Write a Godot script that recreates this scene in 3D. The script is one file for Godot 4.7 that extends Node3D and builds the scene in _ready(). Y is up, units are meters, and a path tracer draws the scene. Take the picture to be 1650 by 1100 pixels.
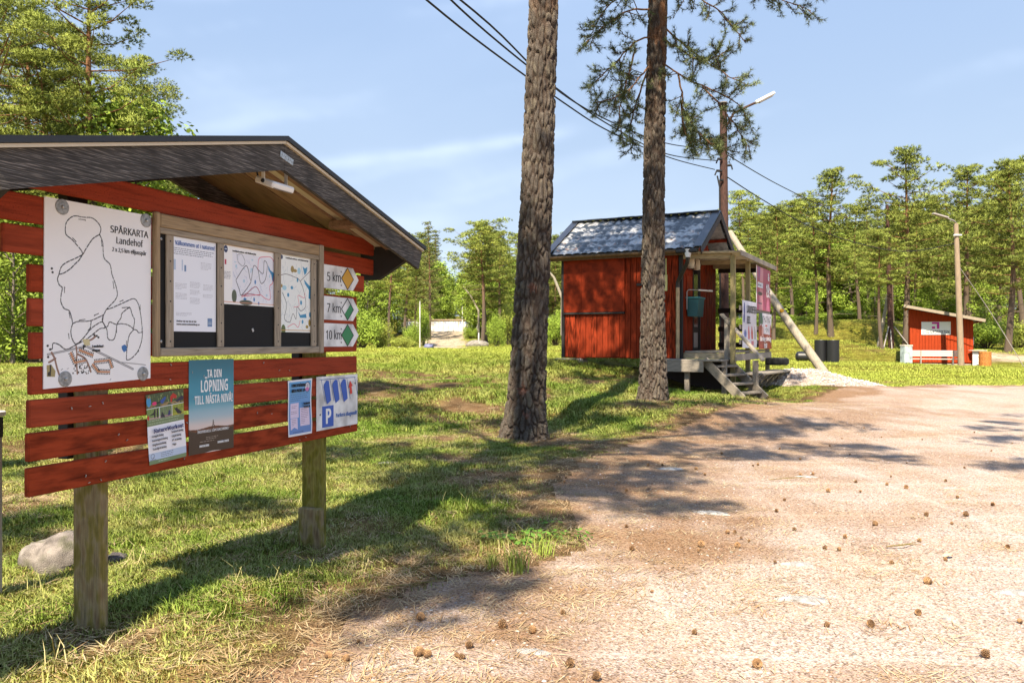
extends Node3D
# A red notice board, two pines and a kiosk beside a gravel yard. Metres, y up; the viewer stands at (0, 1.16, 0) and looks along -z.

const EYE := 1.16
const SUN_TO := Vector3(-0.186, 0.766, 0.614)   # from the ground towards the sun
var rng := RandomNumberGenerator.new()
var M := {}      # materials
var T := {}      # textures
var board_at := Vector3(-1.577, 0.0, -2.98)
var hut_at := Vector3(1.081, 0.83, -17.34)


# ---------------------------------------------------------------- mesh builder
class MB:
	var v := PackedVector3Array()
	var n := PackedVector3Array()
	var c := PackedColorArray()
	var uv := PackedVector2Array()
	var ix := PackedInt32Array()
	var col := Color.WHITE

	func vert(p: Vector3, nn: Vector3, t := Vector2.ZERO) -> int:
		v.append(p)
		n.append(nn)
		c.append(col)
		uv.append(t)
		return v.size() - 1

	func face(a: int, b: int, d: int, out: Vector3) -> void:
		if (v[b] - v[a]).cross(v[d] - v[a]).dot(out) > 0.0:
			ix.append_array([a, d, b])
		else:
			ix.append_array([a, b, d])

	func tri(a: Vector3, b: Vector3, d: Vector3, out: Vector3) -> void:
		var nn := (b - a).cross(d - a).normalized()
		if nn.dot(out) < 0.0:
			nn = -nn
		face(vert(a, nn), vert(b, nn), vert(d, nn), nn)

	func quad(a: Vector3, b: Vector3, d: Vector3, e: Vector3, out: Vector3) -> void:
		var nn := (d - a).cross(e - b).normalized()
		if nn.dot(out) < 0.0:
			nn = -nn
		var i := vert(a, nn, Vector2(0, 1))
		vert(b, nn, Vector2(1, 1))
		vert(d, nn, Vector2(1, 0))
		vert(e, nn, Vector2(0, 0))
		face(i, i + 1, i + 2, nn)
		face(i, i + 2, i + 3, nn)

	# a box with chamfered edges, xf its centre
	func box(xf: Transform3D, s: Vector3, b := 0.0) -> void:
		var h := s * 0.5
		b = minf(b, minf(h.x, minf(h.y, h.z)) * 0.45)
		for axis in 3:
			for sg in [-1.0, 1.0]:
				var nn := Vector3.ZERO
				nn[axis] = sg
				var u := (axis + 1) % 3
				var w := (axis + 2) % 3
				var q := []
				for k in [[-1, -1], [1, -1], [1, 1], [-1, 1]]:
					var p := Vector3.ZERO
					p[axis] = sg * h[axis]
					p[u] = k[0] * (h[u] - b)
					p[w] = k[1] * (h[w] - b)
					q.append(xf * p)
				quad(q[0], q[1], q[2], q[3], xf.basis * nn)
		if b <= 0.0:
			return
		for axis in 3:
			var u := (axis + 1) % 3
			var w := (axis + 2) % 3
			for su in [-1.0, 1.0]:
				for sw in [-1.0, 1.0]:
					var q := []
					for k in [[-1.0, 0], [1.0, 0], [1.0, 1], [-1.0, 1]]:
						var p := Vector3.ZERO
						p[axis] = k[0] * (h[axis] - b)
						p[u] = su * (h[u] - (b if k[1] == 1 else 0.0))
						p[w] = sw * (h[w] - (b if k[1] == 0 else 0.0))
						q.append(xf * p)
					var nn := Vector3.ZERO
					nn[u] = su
					nn[w] = sw
					quad(q[0], q[1], q[2], q[3], xf.basis * nn)
		for sx in [-1.0, 1.0]:
			for sy in [-1.0, 1.0]:
				for sz in [-1.0, 1.0]:
					var k := Vector3(sx, sy, sz)
					tri(xf * (k * (h - Vector3(0, b, b))), xf * (k * (h - Vector3(b, 0, b))), xf * (k * (h - Vector3(b, b, 0))), xf.basis * k)

	func bx(x0: float, x1: float, y0: float, y1: float, z0: float, z1: float, b := 0.003) -> void:
		box(Transform3D(Basis(), Vector3(x0 + x1, y0 + y1, z0 + z1) * 0.5), Vector3(absf(x1 - x0), absf(y1 - y0), absf(z1 - z0)), b)

	# a bar from a to b, w across (side hint), t thick
	func bar(a: Vector3, b: Vector3, w: float, t: float, up := Vector3.UP, bev := 0.003) -> void:
		var x := (b - a).normalized()
		if absf(x.dot(up)) > 0.99:
			up = Vector3.RIGHT
		var z := x.cross(up).normalized()
		var y := z.cross(x)
		box(Transform3D(Basis(x, y, z), (a + b) * 0.5), Vector3(a.distance_to(b), w, t), bev)

	func tube(pts: Array, radii: Array, sides := 8, caps := true) -> void:
		var side := Vector3.RIGHT
		var first := v.size()
		var run := 0.0
		for i in pts.size():
			var p: Vector3 = pts[i]
			var d: Vector3 = ((pts[i + 1] - p) if i == 0 else (p - pts[i - 1]) if i == pts.size() - 1 else (pts[i + 1] - pts[i - 1])).normalized()
			if absf(d.dot(side)) > 0.95:
				side = Vector3.FORWARD if absf(d.z) < 0.9 else Vector3.UP
			side = (side - d * side.dot(d)).normalized()
			var o := d.cross(side)
			var r: float = radii[i] if radii.size() > 1 else radii[0]
			if i > 0:
				run += p.distance_to(pts[i - 1])
			for k in sides + 1:
				var a := TAU * k / sides
				var nn := side * cos(a) + o * sin(a)
				vert(p + nn * r, nn, Vector2(float(k) / sides, run))
		for i in pts.size() - 1:
			for k in sides:
				var a := first + i * (sides + 1) + k
				var b := a + sides + 1
				var out := n[a] + n[a + 1]
				face(a, b, b + 1, out)
				face(a, b + 1, a + 1, out)
		if caps:
			for e in [0, pts.size() - 1]:
				var p: Vector3 = pts[e]
				var q: Vector3 = pts[1] if e == 0 else pts[e - 1]
				var out := (p - q).normalized()
				var m := vert(p, out)
				var s0: int = first + e * (sides + 1)
				for k in sides:
					var a := vert(v[s0 + k], out)
					var b := vert(v[s0 + k + 1], out)
					face(m, a, b, out)

	# profile of (radius, height) turned about y
	func lathe(prof: Array, sides := 16, xf := Transform3D()) -> void:
		var first := v.size()
		for i in prof.size():
			var p: Vector2 = prof[i]
			var d: Vector2 = (prof[mini(i + 1, prof.size() - 1)] - prof[maxi(i - 1, 0)])
			var nn2 := Vector2(d.y, -d.x).normalized()
			for k in sides + 1:
				var a := TAU * k / sides
				vert(xf * Vector3(cos(a) * p.x, p.y, sin(a) * p.x), (xf.basis * Vector3(cos(a) * nn2.x, nn2.y, sin(a) * nn2.x)).normalized(), Vector2(float(k) / sides, p.y))
		for i in prof.size() - 1:
			for k in sides:
				var a := first + i * (sides + 1) + k
				var b := a + sides + 1
				var out := n[a] + n[b + 1]
				face(a, b, b + 1, out)
				face(a, b + 1, a + 1, out)

	# polygon in xy pushed out along z from z0 to z1
	func prism(poly: PackedVector2Array, z0: float, z1: float, xf := Transform3D()) -> void:
		var t := Geometry2D.triangulate_polygon(poly)
		for z in [z0, z1]:
			var out := xf.basis * Vector3(0, 0, 1 if z == z1 else -1)
			for i in range(0, t.size(), 3):
				var q := []
				for k in 3:
					q.append(xf * Vector3(poly[t[i + k]].x, poly[t[i + k]].y, z))
				tri(q[0], q[1], q[2], out)
		var area := 0.0
		for i in poly.size():
			area += poly[i].cross(poly[(i + 1) % poly.size()])
		for i in poly.size():
			var a := poly[i]
			var b := poly[(i + 1) % poly.size()]
			var o := Vector3(b.y - a.y, a.x - b.x, 0) * signf(area)
			quad(xf * Vector3(a.x, a.y, z0), xf * Vector3(b.x, b.y, z0), xf * Vector3(b.x, b.y, z1), xf * Vector3(a.x, a.y, z1), xf.basis * o)

	func mesh(m: Material = null) -> ArrayMesh:
		var a := []
		a.resize(Mesh.ARRAY_MAX)
		a[Mesh.ARRAY_VERTEX] = v
		a[Mesh.ARRAY_NORMAL] = n
		a[Mesh.ARRAY_COLOR] = c
		a[Mesh.ARRAY_TEX_UV] = uv
		a[Mesh.ARRAY_INDEX] = ix
		var r := ArrayMesh.new()
		if v.size() == 0:
			return r
		r.add_surface_from_arrays(Mesh.PRIMITIVE_TRIANGLES, a)
		if m:
			r.surface_set_material(0, m)
		return r


# ---------------------------------------------------------------- nodes
func tag(o: Node3D, label := "", category := "", group := "", kind := "") -> Node3D:
	if label:
		o.set_meta("label", label)
	if category:
		o.set_meta("category", category)
	if group:
		o.set_meta("group", group)
	if kind:
		o.set_meta("kind", kind)
	return o

func numbered(called: String) -> String:
	if not has_node(NodePath(called)):
		return called
	var k := 1
	while has_node(NodePath("%s_%03d" % [called, k])):
		k += 1
	return "%s_%03d" % [called, k]

func thing(called: String, label: String, category: String, at := Vector3.ZERO, basis := Basis(), group := "") -> Node3D:
	var o := Node3D.new()
	o.name = numbered(called)
	add_child(o)
	o.transform = Transform3D(basis, at)
	return tag(o, label, category, group)

func put(called: String, m: Mesh, mat: Material, parent: Node3D = null, xf := Transform3D()) -> MeshInstance3D:
	var o := MeshInstance3D.new()
	o.mesh = m
	o.material_override = mat
	o.transform = xf
	if parent == null or parent == self:
		o.name = numbered(called)
		add_child(o)
	else:
		var k := 0
		var nm := called
		while parent.has_node(NodePath(nm)):
			k += 1
			nm = "%s_%03d" % [called, k]
		o.name = nm
		parent.add_child(o)
	return o

func mb() -> MB:
	return MB.new()

func box_part(called: String, mat: Material, parent: Node3D, x0: float, x1: float, y0: float, y1: float, z0: float, z1: float, bev := 0.003) -> MeshInstance3D:
	var b := mb()
	b.bx(x0, x1, y0, y1, z0, z1, bev)
	return put(called, b.mesh(), mat, parent)

func bar_part(called: String, mat: Material, parent: Node3D, a: Vector3, b: Vector3, w: float, t: float, up := Vector3.UP, bev := 0.003) -> MeshInstance3D:
	var m := mb()
	m.bar(a, b, w, t, up, bev)
	return put(called, m.mesh(), mat, parent)

func tube_part(called: String, mat: Material, parent: Node3D, pts: Array, radii: Array, sides := 8) -> MeshInstance3D:
	var m := mb()
	m.tube(pts, radii, sides)
	return put(called, m.mesh(), mat, parent)

# where a ray through that spot of a 1650 x 1100 survey picture is, so far ahead
func pt(px: float, py: float, z: float) -> Vector3:
	return Vector3((px - 825.0) / 1283.0 * z, EYE - (py - 550.0) / 1283.0 * z, -z)

func words(parent: Node3D, text: String, at: Vector3, cap: float, mat: Material, font := "sans", wide := 1.0, align := HORIZONTAL_ALIGNMENT_LEFT, slant := 0.0, width := 0.0, called := "lettering") -> MeshInstance3D:
	var t := TextMesh.new()
	t.text = text
	t.font = T["font_" + font]
	t.font_size = 64
	t.pixel_size = cap / 0.714 / 64.0
	t.depth = 0.0016
	t.curve_step = 2.0
	t.horizontal_alignment = align
	if width > 0.0:
		wide = width / maxf(t.get_aabb().size.x, 0.001)
	var b := Basis(Vector3(wide, 0, 0), Vector3(slant, 1, 0), Vector3(0, 0, 1))
	return put(called, t, mat, parent, Transform3D(b, at))


# ---------------------------------------------------------------- materials
func lin(r: float, g: float, b: float) -> Color:
	return Color(r, g, b).linear_to_srgb()

func ramp(cols: Array, offs: Array = []) -> Gradient:
	var g := Gradient.new()
	var c := PackedColorArray()
	var o := PackedFloat32Array()
	for i in cols.size():
		var k = cols[i]
		c.append(k if k is Color else Color(k, k, k))
		o.append(offs[i] if offs.size() else float(i) / (cols.size() - 1))
	g.colors = c
	g.offsets = o
	return g

func noise_tex(kind: int, freq: float, oct: int, size: int, g: Gradient, seed_ := 1, cells := -1) -> NoiseTexture2D:
	var f := FastNoiseLite.new()
	f.seed = seed_
	f.noise_type = kind
	f.frequency = freq
	f.fractal_octaves = oct
	if oct <= 1:
		f.fractal_type = FastNoiseLite.FRACTAL_NONE
	if cells >= 0:
		f.cellular_return_type = FastNoiseLite.RETURN_CELL_VALUE if cells == 0 else FastNoiseLite.RETURN_DISTANCE
	var t := NoiseTexture2D.new()
	t.width = size
	t.height = size
	t.seamless = true
	t.noise = f
	t.color_ramp = g
	return t

func mat(key: String, col: Color, rough := 0.8, tex := "", scale := Vector3.ONE, bump := "", depth := 0.0, world := false) -> StandardMaterial3D:
	var m := StandardMaterial3D.new()
	m.resource_name = key
	m.albedo_color = col
	m.roughness = rough
	if tex:
		m.albedo_texture = T[tex]
	if bump:
		m.heightmap_enabled = true
		m.heightmap_texture = T[bump]
		m.heightmap_scale = depth
	if tex or bump:
		m.uv1_triplanar = true
		m.uv1_world_triplanar = world
		m.uv1_scale = scale
		m.uv1_triplanar_sharpness = 4.0
	M[key] = m
	return m

func multiply(m: StandardMaterial3D, tex: String, scale: Vector3, world := false) -> void:
	m.detail_enabled = true
	m.detail_albedo = T[tex]
	m.detail_blend_mode = BaseMaterial3D.BLEND_MODE_MUL
	m.detail_uv_layer = BaseMaterial3D.DETAIL_UV_2
	m.uv2_triplanar = true
	m.uv2_world_triplanar = world
	m.uv2_scale = scale
	m.uv2_triplanar_sharpness = 4.0

func make_textures() -> void:
	var SX := FastNoiseLite.TYPE_SIMPLEX_SMOOTH
	var CE := FastNoiseLite.TYPE_CELLULAR
	for k in [["sans", "Droid Sans", 400], ["bold", "Droid Sans", 700], ["serif", "Droid Serif", 700]]:
		var f := SystemFont.new()
		f.font_names = PackedStringArray([k[1]])
		f.font_weight = k[2]
		T["font_" + k[0]] = f
	T.grain = noise_tex(SX, 0.012, 5, 512, ramp([0.62, 0.86, 0.95, 1.0]), 3)
	T.weathered = noise_tex(SX, 0.02, 6, 512, ramp([0.4, 0.62, 0.9, 1.0], [0.0, 0.35, 0.6, 1.0]), 5)
	T.paint = noise_tex(SX, 0.008, 6, 512, ramp([0.74, 0.92, 0.97, 1.0], [0.0, 0.35, 0.6, 1.0]), 7)
	T.black_wood = noise_tex(SX, 0.02, 6, 512, ramp([0.30, 0.34, 0.46, 0.8], [0.0, 0.45, 0.62, 0.9]), 11)
	T.blotch = noise_tex(SX, 0.006, 4, 512, ramp([0.72, 0.9, 1.0, 0.98], [0.0, 0.4, 0.65, 1.0]), 13)
	T.specks = noise_tex(SX, 0.11, 2, 512, ramp([0.4, 0.96, 1.0, 1.0], [0.0, 0.22, 0.5, 1.0]), 17)
	T.fine = noise_tex(SX, 0.15, 3, 512, ramp([0.7, 0.9, 1.0]), 23)
	T.gravel = noise_tex(CE, 0.16, 1, 1024, ramp([Color(0.60, 0.52, 0.47), Color(0.78, 0.70, 0.63), Color(0.93, 0.86, 0.80), Color(0.88, 0.80, 0.77), Color(1.0, 0.95, 0.90), Color(0.86, 0.72, 0.58)]), 29, 0)
	T.gravel_bump = noise_tex(CE, 0.16, 1, 1024, ramp([0.0, 1.0]), 29, 1)
	T.crumbs = noise_tex(CE, 0.085, 1, 1024, ramp([0.74, 1.0, 0.88, 1.0, 0.93, 1.0, 0.82]), 31, 0)
	T.moss = noise_tex(SX, 0.012, 5, 512, ramp([Color(0.62, 0.66, 0.28), Color(0.88, 0.88, 0.6), Color(1, 1, 1), Color(0.82, 0.72, 0.66)], [0.0, 0.38, 0.55, 1.0]), 47)
	T.litter = noise_tex(SX, 0.09, 5, 1024, ramp([Color(0.45, 0.38, 0.3), Color(0.8, 0.74, 0.64), Color(1.0, 0.96, 0.86)], [0.15, 0.5, 0.85]), 37)
	T.mottle = noise_tex(SX, 0.012, 6, 512, ramp([0.7, 0.86, 1.0, 1.0]), 41)
	T.bark = noise_tex(SX, 0.05, 5, 512, ramp([Color(0.5, 0.46, 0.44), Color(0.82, 0.78, 0.74), Color(1.0, 0.98, 0.95)], [0.2, 0.5, 0.8]), 43)

func make_materials() -> void:
	# wood: grain runs along local x, y or z
	var m: StandardMaterial3D
	mat("red_plank", lin(0.36, 0.056, 0.016), 0.62, "paint", Vector3(0.7, 9, 9), "weathered", 0.12)
	multiply(M.red_plank, "specks", Vector3(2.1, 2.7, 2.7))
	for k in 3:
		mat("red_plank_%d" % k, [lin(0.34, 0.052, 0.021), lin(0.40, 0.070, 0.030), lin(0.37, 0.058, 0.020)][k], 0.62 + 0.08 * k, "paint", Vector3(0.6 + 0.2 * k, 9, 9), "weathered", 0.14)
		multiply(M["red_plank_%d" % k], ["specks", "blotch", "mottle"][k], [Vector3(2.1, 2.7, 2.7), Vector3(0.35, 3.0, 3.0), Vector3(0.8, 2.5, 2.5)][k])
	mat("red_board", lin(0.30, 0.039, 0.012), 0.7, "paint", Vector3(8, 0.5, 8), "weathered", 0.2)
	multiply(M.red_board, "mottle", Vector3(0.9, 0.35, 0.9))
	mat("red_board_faded", lin(0.42, 0.056, 0.018), 0.8, "paint", Vector3(8, 0.5, 8), "weathered", 0.25)
	multiply(M.red_board_faded, "weathered", Vector3(2.5, 0.3, 2.5))
	mat("red_panel", lin(0.30, 0.037, 0.011), 0.55, "mottle", Vector3(0.7, 0.7, 0.7), "blotch", 0.1)
	multiply(M.red_panel, "specks", Vector3(0.8, 0.8, 0.8))
	mat("shed_board", lin(0.40, 0.054, 0.015), 0.75, "paint", Vector3(6, 0.4, 6), "weathered", 0.2)
	for k in ["red_plank", "red_plank_0", "red_plank_1", "red_plank_2", "red_board", "red_board_faded", "red_panel", "shed_board"]:
		M[k].metallic_specular = 0.22
	mat("post_wood", lin(0.32, 0.25, 0.13), 0.85, "grain", Vector3(14, 0.8, 14), "weathered", 0.3)
	multiply(M.post_wood, "moss", Vector3(1.9, 0.8, 1.9))
	m = mat("mossy_wood", lin(0.31, 0.27, 0.06), 0.9, "grain", Vector3(14, 0.8, 14), "weathered", 0.3)
	multiply(M.mossy_wood, "moss", Vector3(2.3, 0.9, 2.3))
	mat("grey_wood_x", lin(0.42, 0.35, 0.26), 0.85, "grain", Vector3(0.9, 13, 13), "weathered", 0.2)
	mat("grey_wood_y", lin(0.42, 0.35, 0.26), 0.85, "grain", Vector3(13, 0.9, 13), "weathered", 0.2)
	mat("tan_wood_x", lin(0.43, 0.31, 0.18), 0.85, "grain", Vector3(0.9, 13, 13), "weathered", 0.15)
	mat("tan_wood_y", lin(0.43, 0.31, 0.18), 0.85, "grain", Vector3(13, 0.9, 13), "weathered", 0.15)
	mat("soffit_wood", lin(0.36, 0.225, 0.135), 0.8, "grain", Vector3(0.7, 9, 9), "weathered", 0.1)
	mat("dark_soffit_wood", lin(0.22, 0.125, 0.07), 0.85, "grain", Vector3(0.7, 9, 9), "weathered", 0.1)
	mat("black_barge", lin(0.55, 0.49, 0.43), 0.85, "black_wood", Vector3(0.7, 17, 17), "weathered", 0.2)
	multiply(M.black_barge, "blotch", Vector3(1.3, 1.3, 1.3))
	mat("black_wood", lin(0.025, 0.023, 0.022), 0.7, "", Vector3.ONE)
	mat("roof_felt", lin(0.018, 0.02, 0.024), 0.55)
	mat("pale_lath", lin(0.62, 0.55, 0.42), 0.7)
	mat("steel", lin(0.50, 0.50, 0.49), 0.42, "mottle", Vector3(9, 9, 9))
	M.steel.metallic = 0.75
	mat("white_lamp", lin(0.8, 0.8, 0.78), 0.35)
	mat("glass", Color(0.9, 0.95, 0.95, 0.12), 0.04)
	M.glass.transparency = BaseMaterial3D.TRANSPARENCY_ALPHA
	mat("dark_glass", lin(0.02, 0.022, 0.024), 0.08)
	mat("white_sheet", lin(0.62, 0.62, 0.63), 0.38, "blotch", Vector3(0.9, 0.9, 0.9))
	multiply(M.white_sheet, "specks", Vector3(1.3, 1.3, 1.3))
	mat("white_sign", lin(0.84, 0.85, 0.85), 0.4, "blotch", Vector3(1.7, 1.7, 1.7))
	mat("clean_sign", lin(0.82, 0.84, 0.84), 0.5)
	mat("ink", lin(0.012, 0.012, 0.014), 0.6)
	mat("ink_blue", lin(0.03, 0.13, 0.42), 0.5)
	mat("ink_navy", lin(0.02, 0.03, 0.16), 0.5)
	mat("ink_white", lin(0.88, 0.88, 0.88), 0.5)
	mat("ink_red", lin(0.65, 0.04, 0.03), 0.5)
	mat("ink_grey", lin(0.16, 0.16, 0.17), 0.6)
	mat("sign_yellow", lin(0.62, 0.33, 0.015), 0.45)
	mat("sign_green", lin(0.01, 0.22, 0.075), 0.45)
	mat("sign_blue", lin(0.015, 0.10, 0.48), 0.45)
	mat("black_felt", lin(0.014, 0.014, 0.014), 0.9, "fine", Vector3(5, 5, 5), "fine", 0.15)
	mat("washer", lin(0.36, 0.37, 0.37), 0.5, "mottle", Vector3(7, 7, 7))
	M.washer.metallic = 0.3
	mat("bark_near", lin(1, 1, 1), 0.95, "bark", Vector3(6, 3, 6), "bark", 1.2)
	M.bark_near.vertex_color_use_as_albedo = true
	mat("bark_far", lin(1, 1, 1), 0.95, "bark", Vector3(2, 0.8, 2))
	M.bark_far.vertex_color_use_as_albedo = true
	for k in [["needles", 0.12], ["leaves", 0.4], ["grass", 0.45]]:
		m = mat(k[0], lin(1, 1, 1), 0.6 if k[0] != "needles" else 0.7)
		m.vertex_color_use_as_albedo = true
		m.backlight_enabled = true
		m.backlight = Color(k[1], k[1], k[1] * 0.6)
		m.metallic_specular = 0.3
	m = mat("ground", lin(1, 1, 1), 0.97, "litter", Vector3(0.9, 0.9, 0.9), "litter", 1.6, true)
	m.vertex_color_use_as_albedo = true
	m.metallic_specular = 0.2
	multiply(m, "mottle", Vector3(0.31, 0.31, 0.31), true)
	m = mat("gravel", lin(1, 1, 1), 0.95, "gravel", Vector3(0.85, 0.85, 0.85), "gravel_bump", 0.7, true)
	m.vertex_color_use_as_albedo = true
	m.metallic_specular = 0.25
	multiply(m, "crumbs", Vector3(0.95, 0.95, 0.95), true)
	m = mat("stone", lin(1, 1, 1), 0.97, "mottle", Vector3(1.6, 1.6, 1.6), "gravel_bump", 0.6)
	m.vertex_color_use_as_albedo = true
	multiply(m, "fine", Vector3(2.3, 2.3, 2.3))
	m.metallic_specular = 0.15
	m = mat("cone", lin(1, 1, 1), 0.85)
	m.vertex_color_use_as_albedo = true
	mat("roof_tile", lin(1, 1, 1), 0.32, "mottle", Vector3(1.4, 1.4, 1.4))
	M.roof_tile.vertex_color_use_as_albedo = true
	M.roof_tile.metallic_specular = 0.7
	mat("gutter", lin(0.02, 0.018, 0.017), 0.4)
	mat("gutter_old", lin(0.16, 0.095, 0.05), 0.6, "mottle", Vector3(2, 2, 2))
	mat("pipe_tan", lin(0.55, 0.40, 0.22), 0.5, "mottle", Vector3(3, 0.8, 3))
	mat("canopy_sheet", lin(0.68, 0.62, 0.50), 0.6, "blotch", Vector3(0.8, 0.8, 0.8))
	mat("pressure_wood", lin(0.36, 0.30, 0.14), 0.85, "grain", Vector3(12, 0.9, 12))
	mat("deck_wood", lin(0.36, 0.315, 0.26), 0.88, "grain", Vector3(0.8, 12, 3), "weathered", 0.2)
	mat("stair_wood", lin(0.33, 0.285, 0.23), 0.88, "grain", Vector3(3, 3, 9), "weathered", 0.2)
	mat("step_wood", lin(0.50, 0.40, 0.25), 0.85, "grain", Vector3(0.9, 10, 10))
	mat("dark_brown", lin(0.035, 0.022, 0.018), 0.7)
	mat("pole_brown", lin(0.105, 0.045, 0.032), 0.8, "weathered", Vector3(9, 0.5, 9), "weathered", 0.3)
	mat("pole_pale", lin(0.40, 0.30, 0.21), 0.85, "grain", Vector3(9, 0.4, 9), "weathered", 0.3)
	mat("log_pale", lin(0.40, 0.355, 0.28), 0.85, "grain", Vector3(5, 1.1, 5), "weathered", 0.3)
	mat("cable", lin(0.012, 0.012, 0.013), 0.6)
	mat("teal", lin(0.012, 0.085, 0.095), 0.45)
	mat("teal_light", lin(0.03, 0.16, 0.18), 0.45)
	mat("rubber", lin(0.013, 0.013, 0.014), 0.65)
	mat("culvert", lin(0.015, 0.016, 0.019), 0.42)
	mat("rust", lin(0.52, 0.20, 0.045), 0.75, "mottle", Vector3(2.5, 2.5, 2.5))
	mat("bench_paint", lin(0.72, 0.66, 0.58), 0.6)
	mat("cabinet_paint", lin(0.52, 0.62, 0.64), 0.5, "blotch", Vector3(1.2, 1.2, 1.2))
	mat("grey_metal", lin(0.33, 0.30, 0.29), 0.5)
	mat("white_paint", lin(0.84, 0.84, 0.83), 0.55, "blotch", Vector3(0.4, 0.4, 0.4))
	mat("concrete", lin(0.42, 0.37, 0.31), 0.9, "mottle", Vector3(2, 2, 2))
	mat("green_rail", lin(0.01, 0.20, 0.09), 0.5)
	mat("sheet_metal", lin(0.44, 0.40, 0.35), 0.6, "mottle", Vector3(1.2, 1.2, 1.2))
	mat("sign_lime", lin(0.66, 0.60, 0.25), 0.5)
	mat("pink", lin(0.52, 0.06, 0.14), 0.5)
	mat("poster_red", lin(0.50, 0.035, 0.02), 0.5)
	mat("magenta", lin(0.55, 0.02, 0.32), 0.5)
	mat("plastic_blue", lin(0.16, 0.17, 0.30), 0.5)
	mat("pebble", lin(1, 1, 1), 0.9)
	M.pebble.vertex_color_use_as_albedo = true


# ---------------------------------------------------------------- the lie of the land (x, distance ahead, height)
const LAND := [
	[0, 0, 0], [3, 3, 0], [-1.6, 3, 0.05], [-1.1, 4.35, 0.0], [-3, 4, 0.1], [5, 8, 0], [8, 12, 0], [12, 18, 0], [3, 8, 0.01], [0.1, 9, 0.07], [2.2, 12.5, 0.24],
	[1.1, 17.2, 0.76], [2.2, 16.9, 0.62], [3.3, 15.2, 0.14], [4.6, 14.8, 0.05], [4.6, 16.6, 0.14], [5.8, 17.6, 0.22], [2.4, 15.2, 0.42], [-1, 14, 0.5], [-4, 15, 0.66], [-2, 20, 0.84], [-6, 20, 0.8], [-8, 10, 0.4],
	[-13, 20, 0.6], [-16, 26, 0.7], [-4, 27, 0.9], [-2, 40, 0.9], [-5, 64, 2.0], [0, 66, 1.3], [-6, 48, 1.25], [-10, 60, 1.4], [-20, 40, 1.0], [-25, 60, 1.6],
	[9, 20.5, 0.0], [13, 20.5, 0.02], [16.2, 30, 0.27], [13, 30, 0.35], [19, 29, 0.25], [11.1, 28, 0.46], [18, 43, 2.3], [13.3, 36, 1.2], [10, 42, 2.0], [22, 50, 2.4], [30, 50, 1.9], [24, 40, 0.8], [17.5, 36, 0.8],
	[2, 30, 0.9], [5, 24, 0.5], [8, 24, 0.2], [40, 90, 4.0], [-40, 90, 3.0], [0, 95, 3.0], [-40, 20, 0.8], [40, 25, 0.3], [0, -25, 0], [25, 5, 0], [-25, 0, 0.3], [90, 150, 6], [-90, 150, 6], [0, 180, 6], [3.5, 17.8, 0.55], [4.5, 20, 0.4], [2, 21, 0.8],
]
const YARD := [[-0.95, 1.9], [-0.78, 2.73], [-0.62, 3.38], [-0.34, 3.87], [0.1, 4.05], [0.47, 4.51], [0.42, 5.5], [0.36, 6.2], [0.80, 7.63], [2.13, 9.92], [4.08, 12.6], [6.0, 15.3], [7.6, 17.4], [9.0, 19.6], [10.5, 20.6], [13.3, 20.9], [19, 20.0], [27, 20.5], [40, 23], [70, 30], [70, -15], [-3, -15], [-1.6, 0.0]]
var yard := PackedVector2Array()
var far_path := [[-5.2, 66.0, 1.5], [-4.6, 54.0, 1.3], [-3.4, 40.0, 1.1], [-2.9, 33.0, 1.0]]
var side_path := [[-2.6, 35.0, 0.55], [0.2, 31.5, 0.5], [3.0, 30.0, 0.55], [9.0, 30.0, 0.5]]
var left_road := [[-40, 17.0, 2.6], [-17, 19.0, 2.4], [-13.0, 20.5, 1.9], [-9.0, 23.0, 1.2], [-7, 27, 0.8], [-4, 32, 0.7], [-2.6, 34.0, 0.7]]
var right_road := [[17.5, 33.5, 0.7], [20.0, 33.0, 0.9], [25.0, 30.0, 1.4], [40, 27, 1.6]]
var n_low := FastNoiseLite.new()
var n_mid := FastNoiseLite.new()
var n_fine := FastNoiseLite.new()

func setup_noise() -> void:
	for k in [[n_low, 0.35, 101], [n_mid, 1.3, 102], [n_fine, 5.0, 103]]:
		var f: FastNoiseLite = k[0]
		f.noise_type = FastNoiseLite.TYPE_SIMPLEX_SMOOTH
		f.frequency = k[1]
		f.fractal_octaves = 3
		f.seed = k[2]
	for p in YARD:
		yard.append(Vector2(p[0], p[1]))

func land(x: float, d: float) -> float:
	var sw := 0.0
	var s := 0.0
	for k in LAND:
		var dx: float = x - k[0]
		var dz: float = d - k[1]
		var q := dx * dx + dz * dz + 0.5
		var w := 1.0 / (q * q)
		sw += w
		s += w * k[2]
	return s / sw

# the height of the ground at (x, z)
func ground_y(x: float, z: float) -> float:
	var d := -z
	var y := land(x, d)
	var soft := clampf(yard_dist(x, d) * 1.2 + 0.2, 0.05, 1.0)
	y += n_low.get_noise_2d(x * 2.0, d * 2.0) * 0.05 * soft + n_mid.get_noise_2d(x * 1.6, d * 1.6) * 0.018 * soft
	if absf(x - 8) > 60 or d > 80 or d < -10:
		y += n_low.get_noise_2d(x * 0.05, d * 0.05) * 2.0
	return y

func seg_dist(p: Vector2, a: Vector2, b: Vector2) -> float:
	return p.distance_to(Geometry2D.get_closest_point_to_segment(p, a, b))

# below 0 inside the yard
func yard_dist(x: float, d: float) -> float:
	var p := Vector2(x, d)
	var m := 1e9
	for i in yard.size():
		m = minf(m, seg_dist(p, yard[i], yard[(i + 1) % yard.size()]))
	return -m if Geometry2D.is_point_in_polygon(p, yard) else m

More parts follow.
